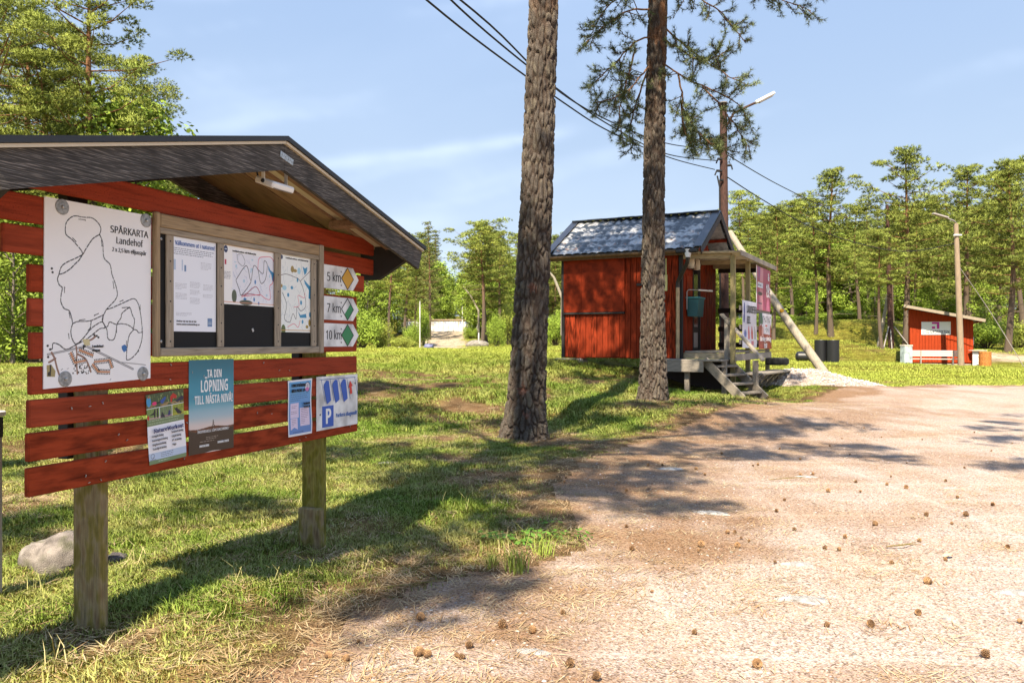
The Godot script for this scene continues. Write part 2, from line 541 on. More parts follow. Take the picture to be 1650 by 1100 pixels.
func way_dist(way: Array, x: float, d: float) -> float:
	var m := 1e9
	var p := Vector2(x, d)
	for i in way.size() - 1:
		var a := Vector2(way[i][0], way[i][1])
		var b := Vector2(way[i + 1][0], way[i + 1][1])
		var q := Geometry2D.get_closest_point_to_segment(p, a, b)
		var f := clampf((q - a).length() / maxf((b - a).length(), 0.001), 0, 1)
		m = minf(m, p.distance_to(q) - lerpf(way[i][2], way[i + 1][2], f))
	return m

func any_path(x: float, d: float) -> float:
	if d < 15:
		return 9.0
	return minf(minf(way_dist(far_path, x, d), way_dist(side_path, x, d)), minf(way_dist(left_road, x, d), way_dist(right_road, x, d)))

func blob(x: float, d: float, cx: float, cd: float, rx: float, rd: float) -> float:
	var k := Vector2((x - cx) / rx, (d - cd) / rd).length()
	return clampf((1.0 - k) * 2.5, 0.0, 1.0)

# how bare the soil is away from the yard, 0 grass .. 1 bare
func bare(x: float, d: float) -> float:
	var b := 0.0
	for k in [[-1.5, 13.8, 1.7, 2.6], [-0.6, 11.0, 0.8, 1.0], [-0.4, 7.4, 0.5, 0.4], [-1.0, 8.6, 0.6, 0.5], [2.6, 13.4, 0.8, 0.4], [1.5, 14.8, 1.0, 0.8], [2.6, 15.4, 1.5, 0.8], [0.3, 8.6, 0.6, 0.35], [2.2, 12.2, 0.6, 0.4], [2.1, 9.3, 0.8, 0.5], [3.2, 10.8, 1.2, 0.7], [-0.9, 5.0, 0.45, 0.3], [0.0, 6.6, 0.5, 0.35], [15, 34, 1.5, 0.6], [19.5, 37, 2.0, 0.8], [24, 38, 3, 1.5], [12.5, 32, 1.5, 0.6], [-1.1, 4.3, 0.3, 0.22], [-1.55, 3.0, 0.3, 0.22], [-1.6, 29, 1.4, 0.8], [5.0, 14.9, 1.3, 0.4], [8.0, 21.8, 4.5, 0.8]]:
		b = maxf(b, 1.15 * blob(x, d, k[0], k[1], k[2], k[3]))
	return b

func grass_share(x: float, d: float) -> float:
	var e := yard_dist(x, d)
	var wob := n_low.get_noise_2d(x * 3.0, d * 3.0) * 0.35 + n_mid.get_noise_2d(x * 2, d * 2) * 0.18
	var g := smoothstep(-0.05, 0.75, e + wob * (0.5 + 0.06 * d))
	g *= 1.0 - 0.85 * bare(x, d) * clampf(0.75 + n_mid.get_noise_2d(x, d) * 1.2, 0, 1)
	g *= 1.0 - 0.75 * smoothstep(0.12, 0.42, n_low.get_noise_2d(x * 1.3 + 70, d * 1.3 + 50) + n_mid.get_noise_2d(x * 1.1, d * 1.1 + 50) * 0.45) * smoothstep(20, 12, d)
	g *= smoothstep(0.0, 0.35, any_path(x, d))
	return g

func dryness(x: float, d: float) -> float:
	var v := 0.42 + n_low.get_noise_2d(x * 1.4 + 40, d * 1.4) * 0.75 + n_mid.get_noise_2d(x * 1.2, d * 1.2 + 9) * 0.35
	v += 0.25 * smoothstep(1.5, -2.5, x) * smoothstep(9, 3, d)
	return clampf(v, 0, 1)

func soil_color(x: float, d: float) -> Color:
	var g := grass_share(x, d)
	var dry := dryness(x, d)
	var turf := Color(0.19, 0.225, 0.05).lerp(Color(0.46, 0.40, 0.17), dry)
	var soil := Color(0.30, 0.215, 0.15).lerp(Color(0.42, 0.32, 0.235), clampf(0.5 + n_mid.get_noise_2d(x * 3, d * 3), 0, 1))
	var c := soil.lerp(turf, g)
	if d > 15:
		c = c.lerp(Color(0.37, 0.43, 0.08), g * clampf((d - 15) / 10.0, 0, 0.7) * (1.0 - 0.5 * dry))
	if d > 16:
		var p := any_path(x, d)
		c = c.lerp(Color(1.0, 0.96, 0.94), smoothstep(0.25, -0.1, p))
	return c

func yard_color(x: float, d: float) -> Color:
	var e := -yard_dist(x, d)
	var a := n_mid.get_noise_2d(x * 0.9, d * 0.9)
	var b := n_low.get_noise_2d(x * 2.2, d * 2.2 + 5)
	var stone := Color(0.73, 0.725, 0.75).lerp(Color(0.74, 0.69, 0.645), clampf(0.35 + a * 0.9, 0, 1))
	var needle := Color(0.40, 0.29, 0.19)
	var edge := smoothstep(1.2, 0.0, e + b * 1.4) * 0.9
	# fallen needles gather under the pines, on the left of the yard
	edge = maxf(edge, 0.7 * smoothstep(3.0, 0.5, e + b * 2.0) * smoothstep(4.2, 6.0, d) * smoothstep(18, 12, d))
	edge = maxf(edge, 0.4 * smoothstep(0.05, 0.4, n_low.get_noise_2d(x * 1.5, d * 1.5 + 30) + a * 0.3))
	return stone.lerp(needle, clampf(edge, 0, 1))

func axis(lo: float, hi: float, step: float, end_lo: float, end_hi: float, grow: float) -> PackedFloat32Array:
	var r := PackedFloat32Array()
	var left := []
	var s := step
	var x := lo
	while x > end_lo:
		s *= grow
		x -= s
		left.append(x)
	left.reverse()
	for k in left:
		r.append(k)
	x = lo
	while x < hi:
		r.append(x)
		x += step
	s = step
	while x < end_hi:
		r.append(x)
		s *= grow
		x += s
	r.append(x)
	return r

func build_ground() -> void:
	var xs := axis(-4.0, 7.0, 0.09, -320, 340, 1.045)
	var ds := axis(1.2, 13.0, 0.09, -60, 380, 1.035)
	var w := xs.size()
	var g := mb()
	var y := mb()
	var gi := PackedInt32Array()
	gi.resize(w * ds.size())
	gi.fill(-1)
	var yi := gi.duplicate()
	var pos := PackedVector3Array()
	var inside := PackedByteArray()
	for j in ds.size():
		for i in w:
			var e := yard_dist(xs[i], ds[j])
			inside.append(1 if e < 0 else 0)
			pos.append(Vector3(xs[i], ground_y(xs[i], -ds[j]), -ds[j]))
	var nor := PackedVector3Array()
	nor.resize(pos.size())
	for j in ds.size():
		for i in w:
			var a := pos[j * w + mini(i + 1, w - 1)] - pos[j * w + maxi(i - 1, 0)]
			var b := pos[mini(j + 1, ds.size() - 1) * w + i] - pos[maxi(j - 1, 0) * w + i]
			nor[j * w + i] = a.cross(b).normalized()
	for j in ds.size() - 1:
		for i in w - 1:
			var k := j * w + i
			var q := [k, k + 1, k + w + 1, k + w]
			var c := inside[q[0]] + inside[q[1]] + inside[q[2]] + inside[q[3]]
			var m := y if c >= 2 else g
			var map := yi if c >= 2 else gi
			var r := []
			for id in q:
				if map[id] < 0:
					var p := pos[id]
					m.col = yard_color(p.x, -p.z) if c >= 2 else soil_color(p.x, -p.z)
					map[id] = m.vert(p, nor[id])
				r.append(map[id])
			m.face(r[0], r[1], r[2], Vector3.UP)
			m.face(r[0], r[2], r[3], Vector3.UP)
	tag(put("ground", g.mesh(), M.ground), "grassy uneven ground with bare brown patches under the pines", "ground", "", "structure")
	tag(put("gravel_yard", y.mesh(), M.gravel), "pale beige gravel yard strewn with cones and needles", "gravel yard", "", "structure")


# ---------------------------------------------------------------- pictures for printed sheets
class Print:
	var im: Image
	var w: int
	var h: int

	func _init(ww: int, hh: int, c: Color) -> void:
		w = ww
		h = hh
		im = Image.create(w, h, false, Image.FORMAT_RGB8)
		im.fill(c)

	func rect(x: float, y: float, ww: float, hh: float, c: Color) -> void:
		im.fill_rect(Rect2i(int(x), int(y), maxi(int(ww), 1), maxi(int(hh), 1)), c)

	func disc(x: float, y: float, rx: float, ry: float, c: Color) -> void:
		for j in range(int(-ry), int(ry) + 1):
			var q := sqrt(maxf(0, 1.0 - pow(j / maxf(ry, 0.5), 2))) * rx
			rect(x - q, y + j, q * 2, 1, c)

	func line(pts: Array, t: float, c: Color, dash := 0.0) -> void:
		var run := 0.0
		for i in pts.size() - 1:
			var a: Vector2 = pts[i]
			var b: Vector2 = pts[i + 1]
			var n := maxi(int(a.distance_to(b)), 1)
			for k in n + 1:
				run += a.distance_to(b) / n
				if dash > 0 and fmod(run, dash) > dash * 0.8:
					continue
				var p := a.lerp(b, float(k) / n)
				im.fill_rect(Rect2i(int(p.x - t * 0.5), int(p.y - t * 0.5), maxi(int(t), 1), maxi(int(t), 1)), c)

	func smooth(pts: Array, t: float, c: Color, dash := 0.0) -> void:
		var cv := Curve2D.new()
		for i in pts.size():
			var a: Vector2 = pts[maxi(i - 1, 0)]
			var b: Vector2 = pts[mini(i + 1, pts.size() - 1)]
			var k := (b - a) / 6.0
			cv.add_point(pts[i], -k, k)
		var r := []
		for p in cv.tessellate(4, 3):
			r.append(p)
		line(r, t, c, dash)

	func poly(pts: Array, c: Color) -> void:
		var y0 := 1e9
		var y1 := -1e9
		for p in pts:
			y0 = minf(y0, p.y)
			y1 = maxf(y1, p.y)
		for j in range(int(y0), int(y1) + 1):
			var xs := []
			for i in pts.size():
				var a: Vector2 = pts[i]
				var b: Vector2 = pts[(i + 1) % pts.size()]
				if (a.y <= j) != (b.y <= j):
					xs.append(a.x + (j - a.y) / (b.y - a.y) * (b.x - a.x))
			xs.sort()
			for i in range(0, xs.size() - 1, 2):
				rect(xs[i], j, xs[i + 1] - xs[i], 1, c)

	# lines of print too small to read
	func small(x: float, y: float, ww: float, rows: int, gap: float, t: float, c: Color, r: RandomNumberGenerator) -> void:
		for k in rows:
			var q := x
			var end := x + ww * (r.randf_range(0.5, 0.95) if k == rows - 1 else r.randf_range(0.9, 1.0))
			while q < end:
				var l := r.randf_range(t * 2.0, t * 7.0)
				rect(q, y + k * gap, minf(l, end - q), t, c)
				q += l + t * 1.2

	func tex() -> ImageTexture:
		return ImageTexture.create_from_image(im)

func print_mat(key: String, p: Print, rough := 0.45) -> StandardMaterial3D:
	var m := StandardMaterial3D.new()
	m.resource_name = key
	m.albedo_texture = p.tex()
	m.roughness = rough
	M[key] = m
	return m

# a printed sheet: the front carries the picture, corner points in the parent's frame from top left clockwise, bulge makes it wavy
func sheet(parent: Node3D, called: String, m: Material, q: Array, thick := 0.001, wavy := 0.0) -> MeshInstance3D:
	var b := mb()
	var nx := 8 if wavy > 0 else 1
	var ny := 10 if wavy > 0 else 1
	var ids := []
	for j in ny + 1:
		for i in nx + 1:
			var u := float(i) / nx
			var v := float(j) / ny
			var p: Vector3 = q[0].lerp(q[1], u).lerp(q[3].lerp(q[2], u), v)
			var nn := Vector3(-cos(v * 7.0) * wavy * 8, sin(u * 5.0) * wavy * 6, 1).normalized()
			p.z += wavy * (sin(v * 7.0 + u * 2.0) * 0.5 + 0.5) * (0.4 + 0.6 * u)
			ids.append(b.vert(p, nn, Vector2(u, v)))
	for j in ny:
		for i in nx:
			var a: int = ids[j * (nx + 1) + i]
			b.face(a, a + 1, a + nx + 2, Vector3(0, 0, 1))
			b.face(a, a + nx + 2, a + nx + 1, Vector3(0, 0, 1))
	var e := Vector3(0, 0, -thick)
	for k in 4:
		if wavy <= 0:
			b.quad(q[k], q[(k + 1) % 4], q[(k + 1) % 4] + e, q[k] + e, (q[k] + q[(k + 1) % 4]) * 0.5 - (q[0] + q[2]) * 0.5)
	return put(called, b.mesh(), m, parent)

func flat_rect(x0: float, x1: float, y0: float, y1: float, z: float) -> Array:
	return [Vector3(x0, y1, z), Vector3(x1, y1, z), Vector3(x1, y0, z), Vector3(x0, y0, z)]


# ---------------------------------------------------------------- the notice board
func board_basis() -> Basis:
	var a := deg_to_rad(19.8)
	return Basis(Vector3(sin(a), 0, -cos(a)), Vector3.UP, Vector3(cos(a), 0, sin(a)))

func on_board(called: String, label: String, cat: String, x := 0.0, y := 0.0, z := 0.0, group := "", tilt := 0.0) -> Node3D:
	var b := board_basis()
	return thing(called, label, cat, board_at + b * Vector3(x, y, z), b * Basis(Vector3(0, 0, 1), tilt), group)

func build_board() -> void:
	var t := on_board("notice_board", "red slatted notice board on two posts under a small gabled roof", "notice board")
	# posts: planks set on edge, each with a black upright behind; the right one with a sawn stub spiked to its side
	for k in 2:
		var x0: float = [0.060, 1.574][k]
		var o := box_part("post", M.post_wood if k == 0 else M.mossy_wood, t, x0, x0 + 0.045, -0.35, 1.62, -0.160, -0.024, 0.005)
		o.set_meta("label", "weathered brown post with moss below" if k == 0 else "mossy yellow-green post")
		box_part("upright", M.black_wood, t, x0 - 0.02, x0 + 0.075, 0.705, 1.80, -0.215, -0.163)
	var stub := box_part("stub", M.post_wood, t, 1.528, 1.572, -0.35, 0.228, -0.155, -0.006, 0.008)
	stub.set_meta("label", "short sawn stub spiked to the side of the mossy post")
	# the slats
	var rows := [[0.622, 0.723, -0.258, 1.915], [0.744, 0.842, -0.256, 1.91], [0.860, 0.957, -0.252, 1.91], [0.975, 1.073, -0.248, 1.91], [1.100, 1.193, -0.246, 1.91], [1.213, 1.311, -0.251, 1.909], [1.331, 1.427, -0.251, 1.912], [1.461, 1.558, -0.348, 1.995], [1.571, 1.668, -0.40, 2.108], [1.692, 1.79, -0.45, 2.112]]
	for r in rows:
		var b := mb()
		var h: float = r[1] - r[0]
		var sag := rng.randf_range(-0.003, 0.003)
		b.box(Transform3D(Basis(Vector3(0, 0, 1), sag * 0.4).rotated(Vector3.RIGHT, rng.randf_range(-0.012, 0.012)), Vector3((r[2] + r[3]) * 0.5, (r[0] + r[1]) * 0.5, -0.0115 + sag * 0.3)), Vector3(r[3] - r[2], h, 0.022), 0.004)
		put("plank", b.mesh(), M["red_plank_%d" % rng.randi_range(0, 2)], t)
	# nails and staples left in the slats
	var st := mb()
	for k in 46:
		var r = rows[rng.randi_range(0, 3)]
		st.box(Transform3D(Basis(Vector3(0, 0, 1), rng.randf() * 3.0), Vector3(rng.randf_range(-0.15, 1.85), rng.randf_range(r[0] + 0.01, r[1] - 0.01), 0.003)), Vector3(0.009, 0.0022, 0.004), 0)
	tag(put("staples", st.mesh(), M.steel, t), "", "", "", "stuff")
	# roof: ridge over the middle, board plane to overhang 0.26 in front and 0.42 behind
	var zf := 0.26
	var zb := -0.42
	var mid := 0.831
	var half := 1.43
	var rise := 0.345
	var top := 2.085
	for s in [-1.0, 1.0]:
		var d := Vector3(s * half, -rise, 0).normalized()
		var up := Vector3(s * rise, half, 0).normalized()
		var o := Vector3(mid, top, 0)
		var long := Vector2(half, rise).length()
		# felt
		var b := mb()
		var poly := PackedVector2Array([Vector2(0, 0.022 if s < 0 else 0.022), Vector2(s * half * 1.012, -rise * 1.012 + 0.022), Vector2(s * half * 1.012, -rise * 1.012), Vector2(0, 0)])
		b.prism(poly, zb - 0.02, zf + 0.022, Transform3D(Basis(), o))
		put("roof_felt", b.mesh(), M.roof_felt, t)
		# lath under the felt, front edge
		var l := mb()
		l.prism(PackedVector2Array([Vector2(s * 0.002, -0.002), Vector2(s * half, -rise - 0.002), Vector2(s * half, -rise - 0.014), Vector2(s * 0.002, -0.014)]), zf - 0.008, zf + 0.012, Transform3D(Basis(), o))
		put("lath", l.mesh(), M.pale_lath, t)
		# barge boards, front and back, cut plumb at the ridge and the eaves
		for z in [zf, zb]:
			var q := mb()
			q.prism(PackedVector2Array([Vector2(s * 0.001, -0.016), Vector2(s * half, -rise - 0.016), Vector2(s * (half - 0.045), -rise - 0.128), Vector2(s * 0.001, -0.134)]), -0.011, 0.011, Transform3D(Basis(), o + Vector3(0, 0, z - 0.012 if z > 0 else z + 0.012)))
			put("barge_board", q.mesh(), M.black_barge, t)
		# boards of the ceiling, running with the slope
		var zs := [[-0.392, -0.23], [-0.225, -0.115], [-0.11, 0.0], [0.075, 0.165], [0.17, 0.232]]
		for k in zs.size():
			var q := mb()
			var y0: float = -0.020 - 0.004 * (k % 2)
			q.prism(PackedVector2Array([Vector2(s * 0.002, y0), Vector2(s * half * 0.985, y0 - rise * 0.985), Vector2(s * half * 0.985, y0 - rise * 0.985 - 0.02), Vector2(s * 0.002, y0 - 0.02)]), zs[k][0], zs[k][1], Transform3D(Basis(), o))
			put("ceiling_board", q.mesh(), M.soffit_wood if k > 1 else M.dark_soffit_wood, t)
		var q2 := mb()
		q2.prism(PackedVector2Array([Vector2(s * 0.002, -0.0205), Vector2(s * half * 0.98, -0.0205 - rise * 0.98), Vector2(s * half * 0.98, -0.0225 - rise * 0.98), Vector2(s * 0.002, -0.0225)]), 0.002, 0.073, Transform3D(Basis(), o))
		put("ceiling_sheet", q2.mesh(), M.pale_lath, t)
		# purlin half way down, and the eaves bracket that carries the overhang
		var at := o + d * long * 0.58 + up * -0.065
		var pu := mb()
		pu.box(Transform3D(Basis(d, up, Vector3(0, 0, 1)), at + Vector3(0, 0, 0.11)), Vector3(0.045, 0.04, 0.25), 0.003)
		put("purlin", pu.mesh(), M.soffit_wood, t)
		var ex: float = mid + s * (half - 0.145)
		var br := mb()
		br.prism(PackedVector2Array([Vector2(-0.02, 1.80), Vector2(-zf + 0.025, 1.79), Vector2(-zf + 0.025, 1.672), Vector2(-0.02, 1.545), Vector2(0.10, 1.545), Vector2(0.10, 1.80)]), -0.02, 0.02, Transform3D(Basis(Vector3(0, 0, -1), Vector3.UP, Vector3(1, 0, 0)), Vector3(ex + s * 0.025, 0, 0)))
		put("eaves_bracket", br.mesh(), M.black_wood, t)
	# rafter pair over the posts, and the metal plate at the front joint
	bar_part("ridge_beam", M.dark_soffit_wood, t, Vector3(mid, 2.02, zb + 0.04), Vector3(mid, 2.02, zf - 0.03), 0.04, 0.04)
	var pl := mb()
	pl.box(Transform3D(Basis(Vector3(0, 0, 1), -0.22), Vector3(mid + 0.015, 2.008, zf + 0.002)), Vector3(0.10, 0.03, 0.003), 0.001)
	for k in 4:
		pl.box(Transform3D(Basis(), Vector3(mid - 0.022 + k * 0.025, 2.017 - k * 0.006, zf + 0.0045)), Vector3(0.006, 0.006, 0.003), 0.001)
	put("joint_plate", pl.mesh(), M.steel, t)

	build_floodlight(mid)
	build_map_sign()
	build_display_case()
	build_trail_arrows()
	build_flyers()

func build_floodlight(mid: float) -> void:
	var t := on_board("flood_light", "white flat floodlight on two straps under the notice board's gable", "lamp", mid + 0.03, 1.905, 0.185)
	var b := mb()
	b.box(Transform3D(Basis(Vector3(1, 0, 0), 0.35), Vector3(0, -0.012, 0)), Vector3(0.165, 0.032, 0.11), 0.012)
	put("housing", b.mesh(), M.white_lamp, t)
	var g := mb()
	g.box(Transform3D(Basis(Vector3(1, 0, 0), 0.35), Vector3(0, -0.0285, 0.006)), Vector3(0.14, 0.004, 0.085), 0.001)
	put("lens", g.mesh(), M.ink_grey, t)
	for s in [-1.0, 1.0]:
		bar_part("strap", M.white_lamp, t, Vector3(s * 0.086, -0.01, 0.0), Vector3(s * 0.086, 0.125, 0.0), 0.004, 0.018, Vector3.RIGHT, 0.001)
		var k := mb()
		k.lathe([Vector2(0, 0.006), Vector2(0.009, 0.005), Vector2(0.01, 0)], 10, Transform3D(Basis(Vector3(0, 0, 1), -s * PI / 2), Vector3(s * 0.088, -0.008, 0)))
		put("knob", k.mesh(), M.ink, t)
	tube_part("cord", M.cable, t, [Vector3(-0.05, 0.0, -0.05), Vector3(-0.06, 0.06, -0.06), Vector3(-0.04, 0.12, -0.04)], [0.004])

func z1(x: float, y: float) -> Vector2:
	# a spot read off the map as drawn, to the sheet's own coordinates
	var f := (x - 173.0) / 432.0
	var y0 := 292.0 + f * 73.0
	var y1 := 1066.0 - f * 26.0
	var u := f / (f + (1.0 - f) * 1.165)
	return Vector2(u * 600.0, (y - y0) / (y1 - y0) * 820.0)

func z1s(a: Array) -> Array:
	var r := []
	for i in range(0, a.size(), 2):
		r.append(z1(a[i], a[i + 1]))
	return r

func build_map_sign() -> void:
	var t := on_board("trail_map_sign", "large white trail map sheet with a black looping track, held by four grey washers", "map sign")
	var p := Print.new(600, 820, Color(0.95, 0.95, 0.955))
	var k := Color(0.07, 0.07, 0.08)
	var trails := [
		[258, 430, 262, 400, 280, 378, 300, 371, 330, 376, 365, 378, 388, 395, 402, 420, 397, 445, 390, 450, 372, 462, 355, 485, 340, 510, 328, 530, 300, 545, 265, 560, 243, 578, 233, 610, 228, 628, 235, 650, 247, 662, 243, 690, 242, 718, 255, 745, 275, 755, 285, 780, 290, 808],
		[258, 430, 263, 450, 285, 468, 305, 490, 325, 515, 328, 530],
		[397, 445, 410, 480, 415, 540, 440, 570, 448, 610, 462, 650, 470, 690, 462, 715, 440, 740, 425, 757, 415, 775, 395, 785, 370, 796, 345, 800, 310, 800, 290, 808],
		[328, 530, 315, 552, 300, 566, 280, 586, 255, 602, 235, 608],
		[290, 808, 283, 835, 287, 865, 300, 888, 315, 885, 340, 860, 360, 835, 385, 815, 410, 805, 420, 828, 400, 832, 370, 855, 345, 874],
		[425, 755, 450, 748, 500, 725, 535, 710, 552, 725, 562, 760, 568, 800, 572, 850, 568, 890, 553, 930, 530, 955, 512, 962, 508, 950, 512, 900, 520, 860, 535, 838, 515, 820, 490, 814, 465, 816, 440, 806, 432, 822, 420, 828],
		[520, 745, 490, 770, 485, 790, 470, 815, 465, 850, 458, 875, 445, 880, 432, 870, 428, 835, 410, 800, 416, 775],
		[490, 748, 520, 748, 530, 775, 540, 800, 535, 838], [535, 838, 548, 840, 556, 850, 568, 850], [365, 800, 362, 825], [410, 805, 414, 780],
		[345, 874, 310, 890, 265, 910, 235, 890, 212, 884, 208, 905, 200, 910],
	]
	for tr in trails:
		p.smooth(z1s(tr), 4.0, k, 26.0)
	for a in [[312, 384, 338, 387], [288, 462, 300, 474], [404, 470, 407, 490], [256, 682, 257, 662], [452, 640, 456, 664], [280, 785, 276, 765], [340, 792, 320, 794], [395, 770, 380, 776], [480, 723, 492, 717], [562, 735, 563, 752], [276, 868, 274, 850], [352, 838, 362, 826], [468, 850, 468, 832], [508, 885, 507, 905], [545, 940, 556, 928], [570, 850, 571, 835]]:
		var u := z1(a[0], a[1])
		var v := z1(a[2], a[3])
		p.line([u, v], 3, k)
		var d := (v - u).normalized()
		p.poly([v + d * 7, v + d.orthogonal() * 4, v - d.orthogonal() * 4], k)
	for r in [[190, 928, 340, 902], [345, 900, 535, 1000], [470, 968, 585, 985]]:
		var a := z1(r[0], r[1])
		var b := z1(r[2], r[3])
		p.line([a, b], 8 if r[0] != 470 else 4, Color(0.45, 0.45, 0.46))
		p.line([a, b], 4 if r[0] != 470 else 2, Color(0.75, 0.75, 0.76))
	var brown := Color(0.55, 0.42, 0.36)
	for tr in [[305, 900, 308, 930, 306, 960, 310, 1010], [308, 930, 335, 945, 350, 965, 365, 1005], [205, 920, 218, 945, 228, 985, 238, 1014], [340, 880, 365, 875, 385, 860], [195, 960, 222, 945]]:
		p.smooth(z1s(tr), 7, brown)
	p.poly(z1s([330, 870, 358, 872, 362, 896, 338, 898]), Color(0.80, 0.76, 0.58))
	p.poly(z1s([186, 970, 205, 968, 222, 995, 220, 1018, 187, 1016]), Color(0.62, 0.57, 0.38))
	p.poly(z1s([198, 968, 204, 968, 204, 1014, 190, 1014, 190, 1000, 198, 996]), Color(0.16, 0.13, 0.12))
	p.poly(z1s([488, 905, 500, 898, 510, 906, 508, 924, 498, 930, 490, 918]), Color(0.18, 0.42, 0.68))
	# houses: rows along the small streets
	var orange := Color(0.75, 0.52, 0.36)
	var rr := RandomNumberGenerator.new()
	rr.seed = 5
	for a in [[283, 925, 300, 965], [300, 965, 340, 958], [318, 915, 372, 938], [372, 975, 395, 1005], [380, 965, 440, 960], [440, 960, 450, 990], [395, 1005, 440, 1008]]:
		var u := z1(a[0], a[1])
		var v := z1(a[2], a[3])
		p.line([u, v], 8, orange)
		var n := int(u.distance_to(v) / 9)
		for i in n + 1:
			for s in [-1, 1]:
				var q: Vector2 = u.lerp(v, float(i) / n) + (v - u).normalized().orthogonal() * s * 9.0
				p.rect(q.x - 3, q.y - 3, 6, 6, k)
	for i in 26:
		var q := z1(rr.randf_range(285, 365), rr.randf_range(968, 1010))
		p.rect(q.x, q.y, rr.randf_range(4, 8), rr.randf_range(4, 9), k)
	for a in [[205, 583], [208, 598], [378, 856], [388, 860], [395, 866], [190, 893], [200, 908], [192, 938]]:
		var q := z1(a[0], a[1])
		p.disc(q.x, q.y, 6, 5, k)
	print_mat("map_print", p, 0.35)
	var tl := Vector3(-0.199, 1.669, 0.004)
	var tr2 := Vector3(0.290, 1.672, 0.004)
	var br := Vector3(0.286, 1.010, 0.004)
	var bl := Vector3(-0.203, 0.993, 0.004)
	sheet(t, "sheet", M.map_print, [tl, tr2, br, bl], 0.0035)
	words(t, "SPÅRKARTA", Vector3(0.178, 1.592, 0.0052), 0.0265, M.ink, "sans", 1, HORIZONTAL_ALIGNMENT_CENTER, 0, 0.188)
	words(t, "Landehof", Vector3(0.178, 1.552, 0.0052), 0.0255, M.ink, "sans", 1, HORIZONTAL_ALIGNMENT_CENTER, 0, 0.132)
	words(t, "2 x 2,5 km elljusspår", Vector3(0.178, 1.515, 0.0052), 0.0155, M.ink, "sans", 1, HORIZONTAL_ALIGNMENT_CENTER, 0, 0.170)
	words(t, "P", Vector3(-0.042, 1.139, 0.0052), 0.016, M.ink, "bold")
	words(t, "Landehof-", Vector3(0.0, 1.142, 0.0052), 0.009, M.ink, "bold", 0.9)
	words(t, "stugan", Vector3(0.0, 1.127, 0.0052), 0.009, M.ink, "bold", 0.9)
	for q in [[-0.128, 1.643], [0.262, 1.650], [-0.116, 1.025], [0.246, 1.030]]:
		var b := mb()
		b.lathe([Vector2(0, 0.003), Vector2(0.026, 0.003), Vector2(0.0285, 0.001), Vector2(0.0285, 0)], 20, Transform3D(Basis(Vector3(1, 0, 0), PI / 2), Vector3(q[0], q[1], 0.0045)))
		var w := put("washer", b.mesh(), M.washer, t)
		var s := mb()
		s.lathe([Vector2(0, 0.006), Vector2(0.005, 0.006), Vector2(0.0065, 0.003), Vector2(0.0065, 0)], 6, Transform3D(Basis(Vector3(1, 0, 0), PI / 2), Vector3(q[0], q[1], 0.0076)))
		put("screw", s.mesh(), M.steel, w)

